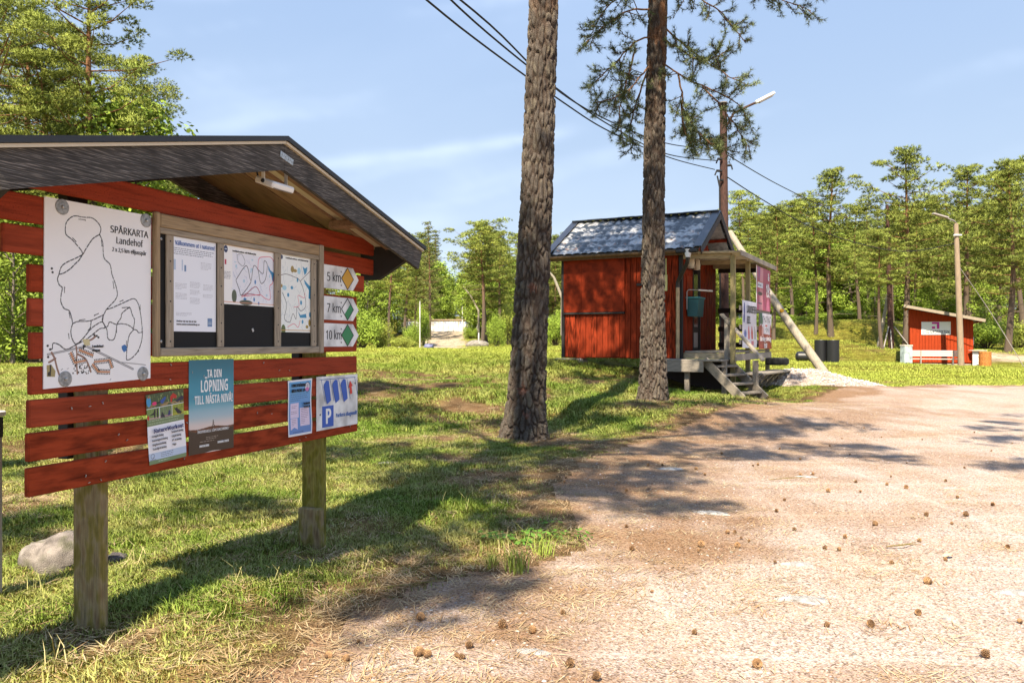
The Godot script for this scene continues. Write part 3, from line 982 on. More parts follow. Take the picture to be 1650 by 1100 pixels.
func build_display_case() -> void:
	var t := on_board("display_case", "weathered wooden display frame with black backing holding three maps", "display case")
	box_part("backing", M.black_felt, t, 0.31, 1.51, 1.11, 1.65, 0.001, 0.006)
	# outer frame
	box_part("frame_rail", M.tan_wood_x, t, 0.3235, 1.4785, 1.632, 1.688, 0.001, 0.022, 0.004)
	box_part("frame_rail", M.grey_wood_x, t, 0.3235, 1.4785, 1.098, 1.134, 0.001, 0.022, 0.004)
	for x in [[0.296, 0.322], [1.480, 1.522]]:
		box_part("frame_stile", M.grey_wood_y if x[0] > 1 else M.tan_wood_y, t, x[0], x[1], 1.096, 1.691, 0.0, 0.024, 0.004)
	# inner rail across the top and the battens over the edges of the sheets
	box_part("inner_rail", M.grey_wood_x, t, 0.3235, 1.4785, 1.606, 1.6305, 0.0065, 0.0195, 0.003)
	for x in [[0.36, 0.402], [0.672, 0.714], [1.090, 1.141], [1.410, 1.457]]:
		var o := box_part("batten", M.grey_wood_y, t, x[0], x[1], 1.135, 1.605, 0.0085, 0.018, 0.003)
		var s := mb()
		for k in 6:
			s.box(Transform3D(Basis(), Vector3((x[0] + x[1]) * 0.5, 1.16 + k * 0.084, 0.0185)), Vector3(0.006, 0.006, 0.002), 0.001)
		put("screws", s.mesh(), M.ink, o)
	for q in [[0.342, 1.585], [1.468, 1.59], [0.342, 1.16], [1.468, 1.15]]:
		var s := mb()
		s.lathe([Vector2(0, 0.003), Vector2(0.006, 0.001)], 8, Transform3D(Basis(Vector3(1, 0, 0), PI / 2), Vector3(q[0], q[1], 0.0065)))
		put("screw", s.mesh(), M.steel, t)
	var chip := mb()
	chip.box(Transform3D(Basis(Vector3(0, 0, 1), 0.5), Vector3(0.93, 1.215, 0.0075)), Vector3(0.012, 0.016, 0.002), 0.003)
	put("paper_scrap", chip.mesh(), M.white_paint, t)

	var rr := RandomNumberGenerator.new()
	rr.seed = 9
	# first sheet
	var grey := Color(0.45, 0.45, 0.48)
	var p := Print.new(340, 500, Color(0.94, 0.95, 0.98))
	p.small(6, 58, 325, 4, 10, 3, Color(0.3, 0.32, 0.4), rr)
	p.rect(6, 120, 16, 55, Color(0.72, 0.79, 0.88))
	p.rect(66, 118, 10, 58, Color(0.75, 0.8, 0.88))
	p.rect(86, 145, 14, 34, Color(0.42, 0.53, 0.68))
	for a in [[215, 120, 90, 6], [18, 245, 95, 5], [130, 232, 85, 5], [235, 240, 85, 5], [20, 297, 92, 5], [130, 275, 85, 4], [130, 318, 85, 5], [232, 294, 85, 3], [25, 400, 120, 3]]:
		p.small(a[0], a[1], a[2], a[3], 7, 2, Color(0.62, 0.62, 0.65), rr)
	p.rect(270, 425, 38, 46, Color(0.40, 0.52, 0.68))
	p.rect(275, 446, 28, 3, Color(0.8, 0.85, 0.9))
	p.rect(275, 455, 28, 3, Color(0.8, 0.85, 0.9))
	print_mat("welcome_print", p, 0.3)
	var a := on_board("information_poster", "white welcome poster with blue heading, first from the left in the display frame", "poster", 0.406, 1.203, 0.0075)
	sheet(a, "sheet", M.welcome_print, flat_rect(0, 0.264, 0, 0.402, 0), 0.0008)
	words(a, "Välkommen ut i naturen!", Vector3(0.012, 0.376, 0.001), 0.0185, M.ink_blue, "sans", 1, HORIZONTAL_ALIGNMENT_LEFT, 0, 0.242)
	words(a, "Undrar du var du är här", Vector3(0.02, 0.044, 0.001), 0.008, M.ink_grey, "sans", 1.0)
	words(a, "www.naturenslandskap.se", Vector3(0.02, 0.031, 0.001), 0.008, M.ink_grey, "sans", 1.05)
	# second sheet: a map with red and black routes
	var q := Print.new(480, 362, Color(0.96, 0.95, 0.94))
	q.rect(0, 0, 480, 5, Color(0.82, 0.62, 0.3))
	q.rect(78, 44, 400, 300, Color(0.91, 0.91, 0.94))
	for k in 60:
		var c := Vector2(rr.randf_range(90, 460), rr.randf_range(50, 320))
		q.line([c, c + Vector2(rr.randf_range(-30, 30), rr.randf_range(-40, 40))], 2, Color(0.72, 0.74, 0.82))
	for k in 12:
		q.disc(rr.randf_range(95, 460), rr.randf_range(60, 330), rr.randf_range(4, 12), rr.randf_range(4, 12), Color(0.72, 0.82, 0.88))
	q.poly([Vector2(410, 90), Vector2(430, 120), Vector2(470, 140), Vector2(476, 200), Vector2(450, 190), Vector2(440, 150), Vector2(412, 120)], Color(0.22, 0.52, 0.70))
	for c in [[285, 210, 8, 14], [275, 322, 8, 12], [190, 325, 14, 10], [318, 345, 8, 10]]:
		q.disc(c[0], c[1], c[2], c[3], Color(0.20, 0.45, 0.70))
	q.disc(95, 310, 22, 40, Color(0.33, 0.36, 0.27))
	q.disc(200, 345, 60, 16, Color(0.33, 0.34, 0.27))
	var dk := Color(0.28, 0.24, 0.26)
	q.smooth([Vector2(110, 210), Vector2(200, 115), Vector2(235, 190), Vector2(240, 220), Vector2(160, 300), Vector2(140, 270), Vector2(110, 215)], 4, dk, 12)
	q.smooth([Vector2(250, 200), Vector2(270, 110), Vector2(310, 130), Vector2(330, 200), Vector2(350, 215), Vector2(385, 180), Vector2(400, 90), Vector2(370, 70), Vector2(360, 150), Vector2(300, 120)], 4, dk, 12)
	q.smooth([Vector2(160, 305), Vector2(210, 285), Vector2(290, 240), Vector2(330, 290), Vector2(270, 290), Vector2(220, 290), Vector2(170, 310)], 4, Color(0.55, 0.15, 0.25))
	var pk := Color(0.85, 0.35, 0.42)
	q.smooth([Vector2(160, 310), Vector2(230, 300), Vector2(330, 290), Vector2(380, 310), Vector2(430, 310), Vector2(425, 230), Vector2(455, 200), Vector2(475, 90), Vector2(440, 40), Vector2(370, 42), Vector2(320, 60), Vector2(310, 130)], 4, pk)
	q.smooth([Vector2(130, 100), Vector2(120, 60), Vector2(160, 48), Vector2(190, 90), Vector2(170, 120), Vector2(130, 100)], 3, Color(0.5, 0.5, 0.52))
	q.small(8, 165, 60, 6, 8, 3, grey, rr)
	q.rect(12, 92, 14, 30, Color(0.75, 0.2, 0.3))
	q.disc(22, 28, 17, 22, Color(0.12, 0.17, 0.33))
	q.rect(12, 26, 20, 5, Color(0.85, 0.87, 0.92))
	q.rect(0, 346, 480, 4, Color(0.85, 0.55, 0.42))
	print_mat("trail_print", q, 0.3)
	a = on_board("trail_map_poster", "wide map poster with red and black routes, middle sheet of the display frame", "poster", 0.719, 1.333, 0.0075)
	sheet(a, "sheet", M.trail_print, flat_rect(0, 0.386, 0, 0.276, 0), 0.0008)
	words(a, "Landehofs motions- och friluftsområde", Vector3(0.062, 0.250, 0.001), 0.0075, M.ink, "sans", 1, HORIZONTAL_ALIGNMENT_LEFT, 0, 0.17)
	# third sheet: a tall map with lakes
	var r3 := Print.new(300, 460, Color(0.94, 0.95, 0.93))
	r3.rect(0, 0, 300, 5, Color(0.80, 0.58, 0.25))
	for k in 90:
		var c := Vector2(rr.randf_range(5, 290), rr.randf_range(50, 430))
		r3.line([c, c + Vector2(rr.randf_range(-25, 25), rr.randf_range(-40, 40))], 2, Color(0.76, 0.79, 0.80))
	var lake := Color(0.20, 0.55, 0.72)
	r3.poly([Vector2(215, 60), Vector2(240, 70), Vector2(265, 58), Vector2(255, 95), Vector2(235, 112)], lake)
	r3.poly([Vector2(225, 135), Vector2(280, 170), Vector2(298, 175), Vector2(298, 255), Vector2(275, 250), Vector2(280, 200), Vector2(240, 165)], lake)
	r3.poly([Vector2(170, 335), Vector2(195, 355), Vector2(250, 345), Vector2(255, 370), Vector2(190, 372)], lake)
	for c in [[75, 240, 10, 12], [165, 145, 8, 14], [110, 195, 12, 10], [200, 280, 10, 14], [215, 395, 9, 12], [40, 200, 20, 14], [180, 90, 16, 20], [290, 350, 9, 16]]:
		r3.disc(c[0], c[1], c[2], c[3], lake if c[2] < 13 else Color(0.66, 0.82, 0.88))
	for c in [[115, 85, 16, 20], [140, 92, 20, 10], [15, 190, 8, 10], [30, 445, 20, 30], [285, 400, 12, 22], [260, 425, 14, 10]]:
		r3.disc(c[0], c[1], c[2], c[3], Color(0.62, 0.52, 0.22) if c[0] != 30 else Color(0.34, 0.40, 0.18))
	r3.smooth([Vector2(5, 130), Vector2(55, 120), Vector2(120, 128), Vector2(190, 150), Vector2(235, 230), Vector2(245, 300), Vector2(200, 330), Vector2(160, 310), Vector2(150, 380), Vector2(120, 350), Vector2(90, 400), Vector2(40, 380), Vector2(60, 300), Vector2(20, 230)], 3, dk)
	r3.smooth([Vector2(130, 310), Vector2(180, 300), Vector2(170, 240), Vector2(230, 250), Vector2(240, 220)], 3, pk)
	r3.smooth([Vector2(70, 430), Vector2(130, 410), Vector2(170, 430), Vector2(190, 390)], 3, pk)
	r3.line([Vector2(195, 150), Vector2(295, 80)], 3, dk)
	r3.disc(14, 22, 11, 13, Color(0.12, 0.17, 0.33))
	r3.rect(0, 446, 300, 4, Color(0.82, 0.60, 0.3))
	print_mat("lakes_print", r3, 0.3)
	a = on_board("lake_map_poster", "tall map poster with blue lakes, last sheet of the display frame", "poster", 1.146, 1.208, 0.0075)
	sheet(a, "sheet", M.lakes_print, flat_rect(0, 0.272, 0, 0.404, 0), 0.0008)
	words(a, "Landehofs motions- och friluftsområde", Vector3(0.045, 0.383, 0.001), 0.0068, M.ink, "sans", 1, HORIZONTAL_ALIGNMENT_LEFT, 0, 0.2)

func build_trail_arrows() -> void:
	for k in [[1.525, "5 km", 0, "white trail arrow reading 5 km with a yellow diamond"], [1.349, "7 km", 1, "white trail arrow reading 7 km with a half green diamond"], [1.197, "10 km", 2, "white trail arrow reading 10 km with a full green diamond"]]:
		var t := on_board("trail_arrow", k[3], "trail sign", 1.526, k[0], 0.001, "trail arrows beside the display frame", rng.randf_range(-0.006, 0.006))
		var b := mb()
		b.prism(PackedVector2Array([Vector2(0, -0.066), Vector2(0.330, -0.066), Vector2(0.395, 0), Vector2(0.330, 0.066), Vector2(0, 0.066)]), 0, 0.003)
		put("plate", b.mesh(), M.white_sign, t)
		words(t, k[1], Vector3(0.05 if k[2] < 2 else 0.038, 0, 0.0035), 0.05, M.ink, "sans", 1, HORIZONTAL_ALIGNMENT_LEFT, 0, 0.158 if k[2] == 2 else 0.14)
		var c := Vector2(0.268, 0)
		var w := 0.066
		var h := 0.063
		var o := mb()
		for i in 4:
			var q := [Vector2(w, 0), Vector2(0, h), Vector2(-w, 0), Vector2(0, -h)]
			var e := (q[(i + 1) % 4] - q[i]) as Vector2
			o.bar(Vector3(c.x + q[i].x, c.y + q[i].y, 0.0042), Vector3(c.x + q[(i + 1) % 4].x, c.y + q[(i + 1) % 4].y, 0.0042), 0.004, 0.002, Vector3(-e.y, e.x, 0).normalized(), 0)
		put("diamond_border", o.mesh(), M.ink, t)
		var d := mb()
		w -= 0.002
		h -= 0.002
		if k[2] == 1:
			d.prism(PackedVector2Array([c + Vector2(w, 0), c + Vector2(w, 0) * 0.5 + Vector2(0, h) * 0.5, c + Vector2(-w, 0) * 0.5 + Vector2(0, -h) * 0.5, c + Vector2(0, -h)]), 0.0032, 0.0045)
		else:
			d.prism(PackedVector2Array([c + Vector2(w, 0), c + Vector2(0, h), c + Vector2(-w, 0), c + Vector2(0, -h)]), 0.0032, 0.0045)
		put("diamond", d.mesh(), M.sign_yellow if k[2] == 0 else M.sign_green, t)
		for q in [[0.20, 0.036], [0.20, -0.042]]:
			var s := mb()
			s.lathe([Vector2(0, 0.003), Vector2(0.005, 0.0015), Vector2(0.005, 0)], 8, Transform3D(Basis(Vector3(1, 0, 0), PI / 2), Vector3(q[0], q[1], 0.0032)))
			put("screw", s.mesh(), M.ink_grey, t)

func build_flyers() -> void:
	var rr := RandomNumberGenerator.new()
	rr.seed = 21
	# outdoor training flyer
	var p := Print.new(420, 594, Color(0.95, 0.95, 0.98))
	p.rect(0, 0, 420, 118, Color(0.24, 0.32, 0.19))
	for k in 90:
		p.rect(rr.randf_range(0, 410), rr.randf_range(0, 70), rr.randf_range(3, 12), rr.randf_range(10, 34), Color(0.16, 0.22, 0.12).lerp(Color(0.56, 0.64, 0.38), rr.randf()))
	for k in 40:
		p.rect(rr.randf_range(0, 400), rr.randf_range(86, 114), rr.randf_range(14, 50), 4, Color(0.58, 0.45, 0.30).lerp(Color(0.78, 0.66, 0.45), rr.randf()))
	p.disc(28, 62, 24, 42, Color(0.22, 0.58, 0.78))
	p.disc(30, 22, 12, 12, Color(0.55, 0.4, 0.32))
	p.disc(88, 82, 26, 15, Color(0.85, 0.16, 0.45))
	p.poly([Vector2(105, 80), Vector2(160, 66), Vector2(172, 76), Vector2(120, 92)], Color(0.1, 0.1, 0.14))
	p.poly([Vector2(150, 70), Vector2(205, 38), Vector2(220, 50), Vector2(180, 95), Vector2(160, 90)], Color(0.12, 0.30, 0.62))
	p.poly([Vector2(262, 50), Vector2(300, 20), Vector2(340, 48), Vector2(335, 70), Vector2(290, 66), Vector2(282, 98), Vector2(268, 98)], Color(0.72, 0.14, 0.10))
	p.poly([Vector2(318, 98), Vector2(400, 55), Vector2(420, 70), Vector2(420, 88), Vector2(350, 106)], Color(0.12, 0.13, 0.26))
	p.rect(0, 118, 420, 5, Color(0.92, 0.92, 0.92))
	for k in 3:
		p.rect(k * 142, 123, 137, 92, [Color(0.45, 0.56, 0.30), Color(0.42, 0.50, 0.36), Color(0.55, 0.60, 0.18)][k])
		for i in 30:
			p.rect(k * 142 + rr.randf_range(0, 130), 123 + rr.randf_range(0, 60), rr.randf_range(2, 6), rr.randf_range(10, 30), Color(0.22, 0.30, 0.14).lerp(Color(0.70, 0.74, 0.48), rr.randf()))
		p.rect(k * 142, 198, 137, 17, [Color(0.68, 0.6, 0.55), Color(0.6, 0.5, 0.52), Color(0.66, 0.65, 0.20)][k])
	p.poly([Vector2(20, 178), Vector2(70, 160), Vector2(85, 130), Vector2(98, 130), Vector2(92, 205), Vector2(80, 205), Vector2(76, 178)], Color(0.1, 0.1, 0.12))
	p.poly([Vector2(105, 130), Vector2(122, 126), Vector2(126, 205), Vector2(110, 205)], Color(0.12, 0.12, 0.14))
	p.disc(14, 196, 11, 20, Color(0.75, 0.15, 0.12))
	p.poly([Vector2(150, 210), Vector2(165, 160), Vector2(195, 200), Vector2(200, 215)], Color(0.1, 0.12, 0.2))
	p.poly([Vector2(230, 205), Vector2(245, 160), Vector2(262, 165), Vector2(262, 205)], Color(0.16, 0.17, 0.40))
	p.poly([Vector2(312, 160), Vector2(335, 150), Vector2(400, 200), Vector2(385, 212), Vector2(345, 205)], Color(0.1, 0.1, 0.18))
	p.rect(0, 215, 420, 54, Color(0.45, 0.53, 0.37))
	p.small(20, 224, 380, 2, 24, 5, Color(0.72, 0.78, 0.66), rr)
	p.rect(0, 500, 420, 68, Color(0.73, 0.80, 0.90))
	p.rect(0, 560, 420, 34, Color(0.45, 0.55, 0.40))
	p.small(100, 572, 240, 1, 10, 5, Color(0.75, 0.8, 0.7), rr)
	p.small(130, 510, 150, 3, 15, 4, Color(0.28, 0.32, 0.42), rr)
	p.disc(42, 525, 22, 22, Color(0.42, 0.50, 0.62))
	p.disc(42, 525, 17, 17, Color(0.73, 0.80, 0.90))
	p.rect(10, 554, 66, 4, Color(0.2, 0.24, 0.4))
	print_mat("training_print", p, 0.35)
	var t := on_board("training_flyer", "flyer with exercise photos and a green band, hung crooked on the lower slats", "flyer", 0.261, 0.655, 0.003)
	sheet(t, "sheet", M.training_print, [Vector3(0, 0.287, 0), Vector3(0.207, 0.303, 0), Vector3(0.226, 0.010, 0), Vector3(0.020, 0.0, 0)], 0.0006, 0.004)
	words(t, "NatureWorkout", Vector3(0.036, 0.137, 0.0075), 0.0165, M.ink_navy, "serif", 1, HORIZONTAL_ALIGNMENT_LEFT, 0.2, 0.168).rotation.z = 0.06
	var lines := [["Gruppträning", "Seniorträning"], ["Barnvagnsträning", "Löpträning"], ["Ungdomsträning", "PT-träning"], ["Familjeträning", "Yoga"]]
	for i in 4:
		for j in 2:
			words(t, lines[i][j], Vector3(0.026 + j * 0.108 + i * 0.002, 0.116 - i * 0.0175 + j * 0.008, 0.0075), 0.0085, M.ink_grey, "sans", 1, HORIZONTAL_ALIGNMENT_LEFT, 0, lines[i][j].length() * 0.0053).rotation.z = 0.06

	# running poster: sky over a hilltop with a small runner
	p = Print.new(300, 430, Color.WHITE)
	for j in 430:
		var f := j / 430.0
		var c := Color(0.10, 0.42, 0.50).lerp(Color(0.20, 0.56, 0.66), smoothstep(0.0, 0.35, f)).lerp(Color(0.62, 0.74, 0.79), smoothstep(0.38, 0.6, f)).lerp(Color(0.86, 0.80, 0.78), smoothstep(0.58, 0.72, f))
		p.rect(0, j, 300, 1, c)
	for i in 300:
		var y0 := 315.0 + 4.0 * sin(i * 0.03) + rr.randf_range(-1, 1)
		p.rect(i, y0, 1, 115, Color(0.20, 0.15, 0.12))
		p.rect(i, y0, 1, 8 + 10 * maxf(0, sin(i * 0.012)), Color(0.48, 0.25, 0.14).lerp(Color(0.25, 0.18, 0.14), rr.randf()))
	for k in [[Vector2(158, 290), Vector2(157, 301), 5], [Vector2(157, 300), Vector2(153, 308), 3], [Vector2(153, 308), Vector2(152, 317), 3], [Vector2(157, 300), Vector2(163, 308), 3], [Vector2(163, 308), Vector2(170, 312), 3], [Vector2(158, 292), Vector2(164, 298), 2]]:
		p.line([k[0], k[1]], k[2], Color(0.12, 0.09, 0.09))
	p.disc(158, 285, 3, 4, Color(0.12, 0.09, 0.09))
	p.small(110, 358, 90, 2, 8, 3, Color(0.6, 0.56, 0.52), rr)
	p.small(70, 376, 150, 1, 8, 3, Color(0.6, 0.56, 0.52), rr)
	print_mat("running_print", p, 0.3)
	t = on_board("running_poster", "tall blue poster with white heading and a tiny runner on a brown hill", "poster", 0.505, 0.664, 0.003)
	sheet(t, "sheet", M.running_print, flat_rect(0, 0.291, 0, 0.415, 0.0), 0.0008)
	words(t, "TA DIN", Vector3(0.160, 0.351, 0.0012), 0.036, M.ink_white, "bold", 1, HORIZONTAL_ALIGNMENT_CENTER, 0, 0.094)
	words(t, "LÖPNING", Vector3(0.160, 0.296, 0.0012), 0.052, M.ink_white, "bold", 1, HORIZONTAL_ALIGNMENT_CENTER, 0, 0.176)
	words(t, "TILL NÄSTA NIVÅ!", Vector3(0.158, 0.236, 0.0012), 0.037, M.ink_white, "bold", 1, HORIZONTAL_ALIGNMENT_CENTER, 0, 0.247)
	words(t, "INDIVIDUELL LÖPCOACHNING", Vector3(0.152, 0.096, 0.0012), 0.0115, M.ink_white, "sans", 1, HORIZONTAL_ALIGNMENT_CENTER, 0, 0.2)
	words(t, "RUNCOACHING", Vector3(0.125, 0.032, 0.0012), 0.0095, M.ink_white, "bold", 1, HORIZONTAL_ALIGNMENT_RIGHT, 0, 0.06)
	words(t, "RUNNING CENTER", Vector3(0.180, 0.038, 0.0012), 0.0095, M.ink_white, "bold", 1, HORIZONTAL_ALIGNMENT_LEFT, 0, 0.075)

	# lunch training flyer
	p = Print.new(300, 424, Color(0.90, 0.90, 0.92))
	for j in range(14, 408):
		p.rect(12, j, 276, 1, Color(0.38, 0.66, 0.86).lerp(Color(0.36, 0.52, 0.78), j / 408.0))
	p.disc(242, 62, 36, 40, Color(0.13, 0.17, 0.42))
	p.disc(242, 62, 29, 33, Color(0.86, 0.87, 0.9))
	p.disc(242, 78, 24, 14, Color(0.78, 0.42, 0.68))
	p.rect(232, 38, 6, 26, Color(0.13, 0.17, 0.42))
	p.rect(246, 38, 6, 26, Color(0.13, 0.17, 0.42))
	p.small(30, 108, 230, 4, 15, 4, Color(0.14, 0.36, 0.50), rr)
	p.rect(30, 175, 104, 112, Color(0.86, 0.80, 0.90))
	p.rect(150, 216, 118, 138, Color(0.86, 0.80, 0.90))
	p.poly([Vector2(32, 290), Vector2(118, 290), Vector2(118, 376), Vector2(75, 358), Vector2(32, 376)], Color(0.86, 0.80, 0.90))
	for a in [[46, 196, 70, 2], [40, 238, 84, 2], [46, 300, 58, 4], [164, 226, 88, 2], [164, 252, 90, 4], [164, 306, 50, 3]]:
		p.small(a[0], a[1], a[2], a[3], 13, 3, Color(0.42, 0.34, 0.48), rr)
	p.small(60, 394, 150, 1, 10, 4, Color(0.1, 0.16, 0.3), rr)
	print_mat("lunch_print", p, 0.35)
	t = on_board("lunch_flyer", "sky blue lunch training flyer with a round badge, beside the parking sign", "flyer", 1.215, 0.663, 0.003)
	sheet(t, "sheet", M.lunch_print, [Vector3(0.0, 0.293, 0), Vector3(0.212, 0.298, 0), Vector3(0.212, 0.0, 0), Vector3(0.004, 0.0, 0)], 0.0006, 0.006)
	words(t, "LUNCHTRÄNING", Vector3(0.022, 0.266, 0.0085), 0.016, M.ink, "bold", 1, HORIZONTAL_ALIGNMENT_LEFT, 0, 0.125)
	words(t, "MED PUOBS OF", Vector3(0.024, 0.238, 0.0085), 0.016, M.ink, "bold", 1, HORIZONTAL_ALIGNMENT_LEFT, 0, 0.117)
	words(t, "FREDAGAR", Vector3(0.188, 0.166, 0.0085), 0.011, M.ink, "bold", 1, HORIZONTAL_ALIGNMENT_RIGHT, 0, 0.058)
	words(t, "11.30-12.30", Vector3(0.188, 0.149, 0.0085), 0.011, M.ink, "bold", 1, HORIZONTAL_ALIGNMENT_RIGHT, 0, 0.058)

	# parking sign
	t = on_board("parking_sign", "white parking sign with three slanted blue cars, a red arrow and a blue P", "parking sign", 1.475, 0.667, 0.002)
	var b := mb()
	b.bx(0, 0.431, 0, 0.298, 0, 0.003, 0.001)
	put("plate", b.mesh(), M.white_sign, t)
	var ln := mb()
	ln.bar(Vector3(0.03, 0.281, 0.0042), Vector3(0.405, 0.281, 0.0042), 0.003, 0.0015, Vector3.UP, 0)
	for k in 5:
		ln.bar(Vector3(0.045 + k * 0.088, 0.281, 0.0038), Vector3(0.085 + k * 0.088, 0.155, 0.0038), 0.002, 0.001, Vector3.UP, 0)
	put("bay_lines", ln.mesh(), M.ink_blue, t)
	for k in 3:
		var c := mb()
		var x: float = 0.062 + k * 0.088
		c.prism(PackedVector2Array([Vector2(x + 0.038, 0.142), Vector2(x + 0.078, 0.160), Vector2(x + 0.056, 0.272), Vector2(x + 0.034, 0.275), Vector2(x + 0.008, 0.255), Vector2(x + 0.004, 0.240)]), 0.0045, 0.006)
		put("car_mark", c.mesh(), M.sign_blue, t)
	var ar := mb()
	ar.prism(PackedVector2Array([Vector2(0.345, 0.183), Vector2(0.368, 0.187), Vector2(0.358, 0.228), Vector2(0.372, 0.231), Vector2(0.344, 0.262), Vector2(0.326, 0.221), Vector2(0.338, 0.224)]), 0.0048, 0.0062)
	put("arrow_mark", ar.mesh(), M.ink_red, t)
	var sq := mb()
	sq.bx(0.054, 0.168, 0.014, 0.132, 0.0032, 0.0045, 0.0005)
	put("parking_mark", sq.mesh(), M.sign_blue, t)
	words(t, "P", Vector3(0.111, 0.073, 0.0055), 0.084, M.ink_white, "bold", 0.95, HORIZONTAL_ALIGNMENT_CENTER)
	words(t, "Parkera diagonalt", Vector3(0.192, 0.070, 0.004), 0.022, M.ink_blue, "bold", 1, HORIZONTAL_ALIGNMENT_LEFT, 0, 0.228)
	for q in [[0.034, 0.088], [0.402, 0.245]]:
		var s := mb()
		s.lathe([Vector2(0, 0.003), Vector2(0.005, 0.0015), Vector2(0.005, 0)], 8, Transform3D(Basis(Vector3(1, 0, 0), PI / 2), Vector3(q[0], q[1], 0.0032)))
		put("screw", s.mesh(), M.ink, t)


# ---------------------------------------------------------------- trees and green
func rand_dir() -> Vector3:
	var z := rng.randf_range(-1, 1)
	var a := rng.randf() * TAU
	var r := sqrt(1 - z * z)
	return Vector3(r * cos(a), z, r * sin(a))

# a spray of needles
func tuft(m: MB, p: Vector3, dir: Vector3, l: float, w: float, n: int, spread: float, shade: Vector3) -> void:
	for k in n:
		var d := (dir + rand_dir() * spread).normalized()
		var s := d.cross(rand_dir()).normalized() * w * 0.5
		var nn := (shade * 1.3 + rand_dir() * 0.35 + Vector3.UP * 0.2).normalized()
		var len := l * rng.randf_range(0.7, 1.15)
		var b := p + rand_dir() * w
		m.face(m.vert(b - s, nn), m.vert(b + s, nn), m.vert(b + d * len, nn), nn)

# a flat cushion of twigs as pines carry them
func cushion(m: MB, c: Vector3, r: float, flat: float, n: int, l: float, w: float, base: Color, per := 9) -> void:
	var tint := base * rng.randf_range(0.78, 1.22)
	tint = tint.lerp(Color(base.r * 1.15, base.g * 1.0, base.b * 0.8), rng.randf() * 0.6)
	for k in n:
		var o := rand_dir() * pow(rng.randf(), 0.4)
		var q := Vector3(o.x, o.y * flat + 0.12 * (1.0 - o.x * o.x - o.z * o.z), o.z) * r
		var out := Vector3(o.x, o.y + 0.5, o.z).normalized()
		m.col = tint * rng.randf_range(0.75, 1.25)
		m.col.a = 1
		tuft(m, c + q, out, l, w, per, 0.75, out)

func pine_bark(f: float, g: float) -> Color:
	var low := Color(0.20, 0.165, 0.135)
	var high := Color(0.40, 0.205, 0.095)
	var c := low.lerp(high, clampf(f, 0, 1)) * (0.85 + g * 0.3)
	c.a = 1
	return c

func along_trunk(pts: Array, f: float) -> Vector3:
	var q := clampf(f, 0, 1) * 14.0
	var i := mini(int(q), 13)
	return (pts[i] as Vector3).lerp(pts[i + 1], q - i)

# h tall, bare up to c, crown r wide, own look by seed
func make_pine(seed_: int, called: String, h: float, c: float, r: float, girth: float, n: int, pad: float, needle: Color, pointed := 0.3, stubs := 5, fine := 1.0, dense := 1.0) -> Node3D:
	rng.seed = seed_
	var root := Node3D.new()
	root.name = called
	var t := mb()
	var pts := []
	var rad := []
	var bend := Vector3(rng.randf_range(-1, 1), 0, rng.randf_range(-1, 1)) * h * 0.012
	for k in 15:
		var f := k / 14.0
		pts.append(Vector3(0, f * h * 0.97 - 0.25 * (1 - f), 0) + bend * sin(f * 5.0 + seed_))
		rad.append(girth * 0.5 * (1.0 - f * 0.86) * (1.25 if k == 0 else 1.0))
	t.tube(pts, rad, 9, false)
	for i in t.v.size():
		t.c[i] = pine_bark(t.v[i].y / h * 1.7 - 0.45, rng.randf())
	var m := mb()
	var branches := int((20 + (h - c) * 2.4) * dense)
	for k in branches:
		var f := (k + rng.randf()) / branches
		var y: float = lerpf(c, h * 0.985, f)
		var a := k * 2.4 + rng.randf_range(-0.5, 0.5)
		var prof := pow(sin(clampf(f * 0.92 + 0.10, 0, 1) * PI), 0.55) * (1.0 - pointed * f)
		var l := maxf(r * prof * rng.randf_range(0.6, 1.12), r * 0.14)
		var rise := lerpf(-0.12, 0.55, f) + rng.randf_range(-0.12, 0.12)
		var d := Vector3(cos(a), rise, sin(a))
		var b0: Vector3 = along_trunk(pts, y / (h * 0.97))
		var mid := b0 + d * l * 0.5 + Vector3(0, -0.03 * l, 0)
		var tip := b0 + d * l + Vector3(0, 0.10 * l, 0)
		t.col = pine_bark(0.8, rng.randf())
		t.tube([b0, mid, tip], [girth * 0.10 * (1.1 - f * 0.6), girth * 0.06, girth * 0.02], 4, false)
		var pads := maxi(2, int(l / r * 5.0))
		for i in pads:
			var q := 0.42 + 0.62 * float(i) / maxi(pads - 1, 1)
			var p := (mid.lerp(tip, clampf((q - 0.5) * 2.0, 0, 1.1)) if q > 0.5 else b0.lerp(mid, q * 2.0))
			p += Vector3(rng.randf_range(-1, 1) * 0.22 * l, rng.randf_range(-0.06, 0.10) * l * 0.5, rng.randf_range(-1, 1) * 0.22 * l)
			cushion(m, p, pad * rng.randf_range(0.7, 1.25) * (0.75 + 0.25 * prof), 0.34, n * 2, pad * 0.34 * fine, pad * 0.045 * fine, needle)
	for k in stubs:
		var y := rng.randf_range(c * 0.45, c)
		var a := rng.randf() * TAU
		var b0: Vector3 = along_trunk(pts, y / (h * 0.97))
		var d := Vector3(cos(a), rng.randf_range(-0.25, 0.2), sin(a))
		t.col = Color(0.28, 0.24, 0.20)
		t.tube([b0, b0 + d * r * 0.25, b0 + d * r * rng.randf_range(0.35, 0.6) + Vector3(0, -0.15, 0)], [girth * 0.07, girth * 0.045, 0.01], 4, false)
	put("trunk", t.mesh(), M.bark_far, root)
	put("crown", m.mesh(), M.needles, root)
	return root

func leaf(m: MB, p: Vector3, s: float, nn: Vector3) -> void:
	var u := nn.cross(rand_dir()).normalized() * s
	var w := nn.cross(u).normalized() * s * 0.62
	var k := (nn + rand_dir() * 0.35).normalized()
	var i := m.vert(p - u, k)
	m.vert(p + w, k)
	m.vert(p + u, k)
	m.vert(p - w, k)
	m.face(i, i + 1, i + 2, k)
	m.face(i, i + 2, i + 3, k)

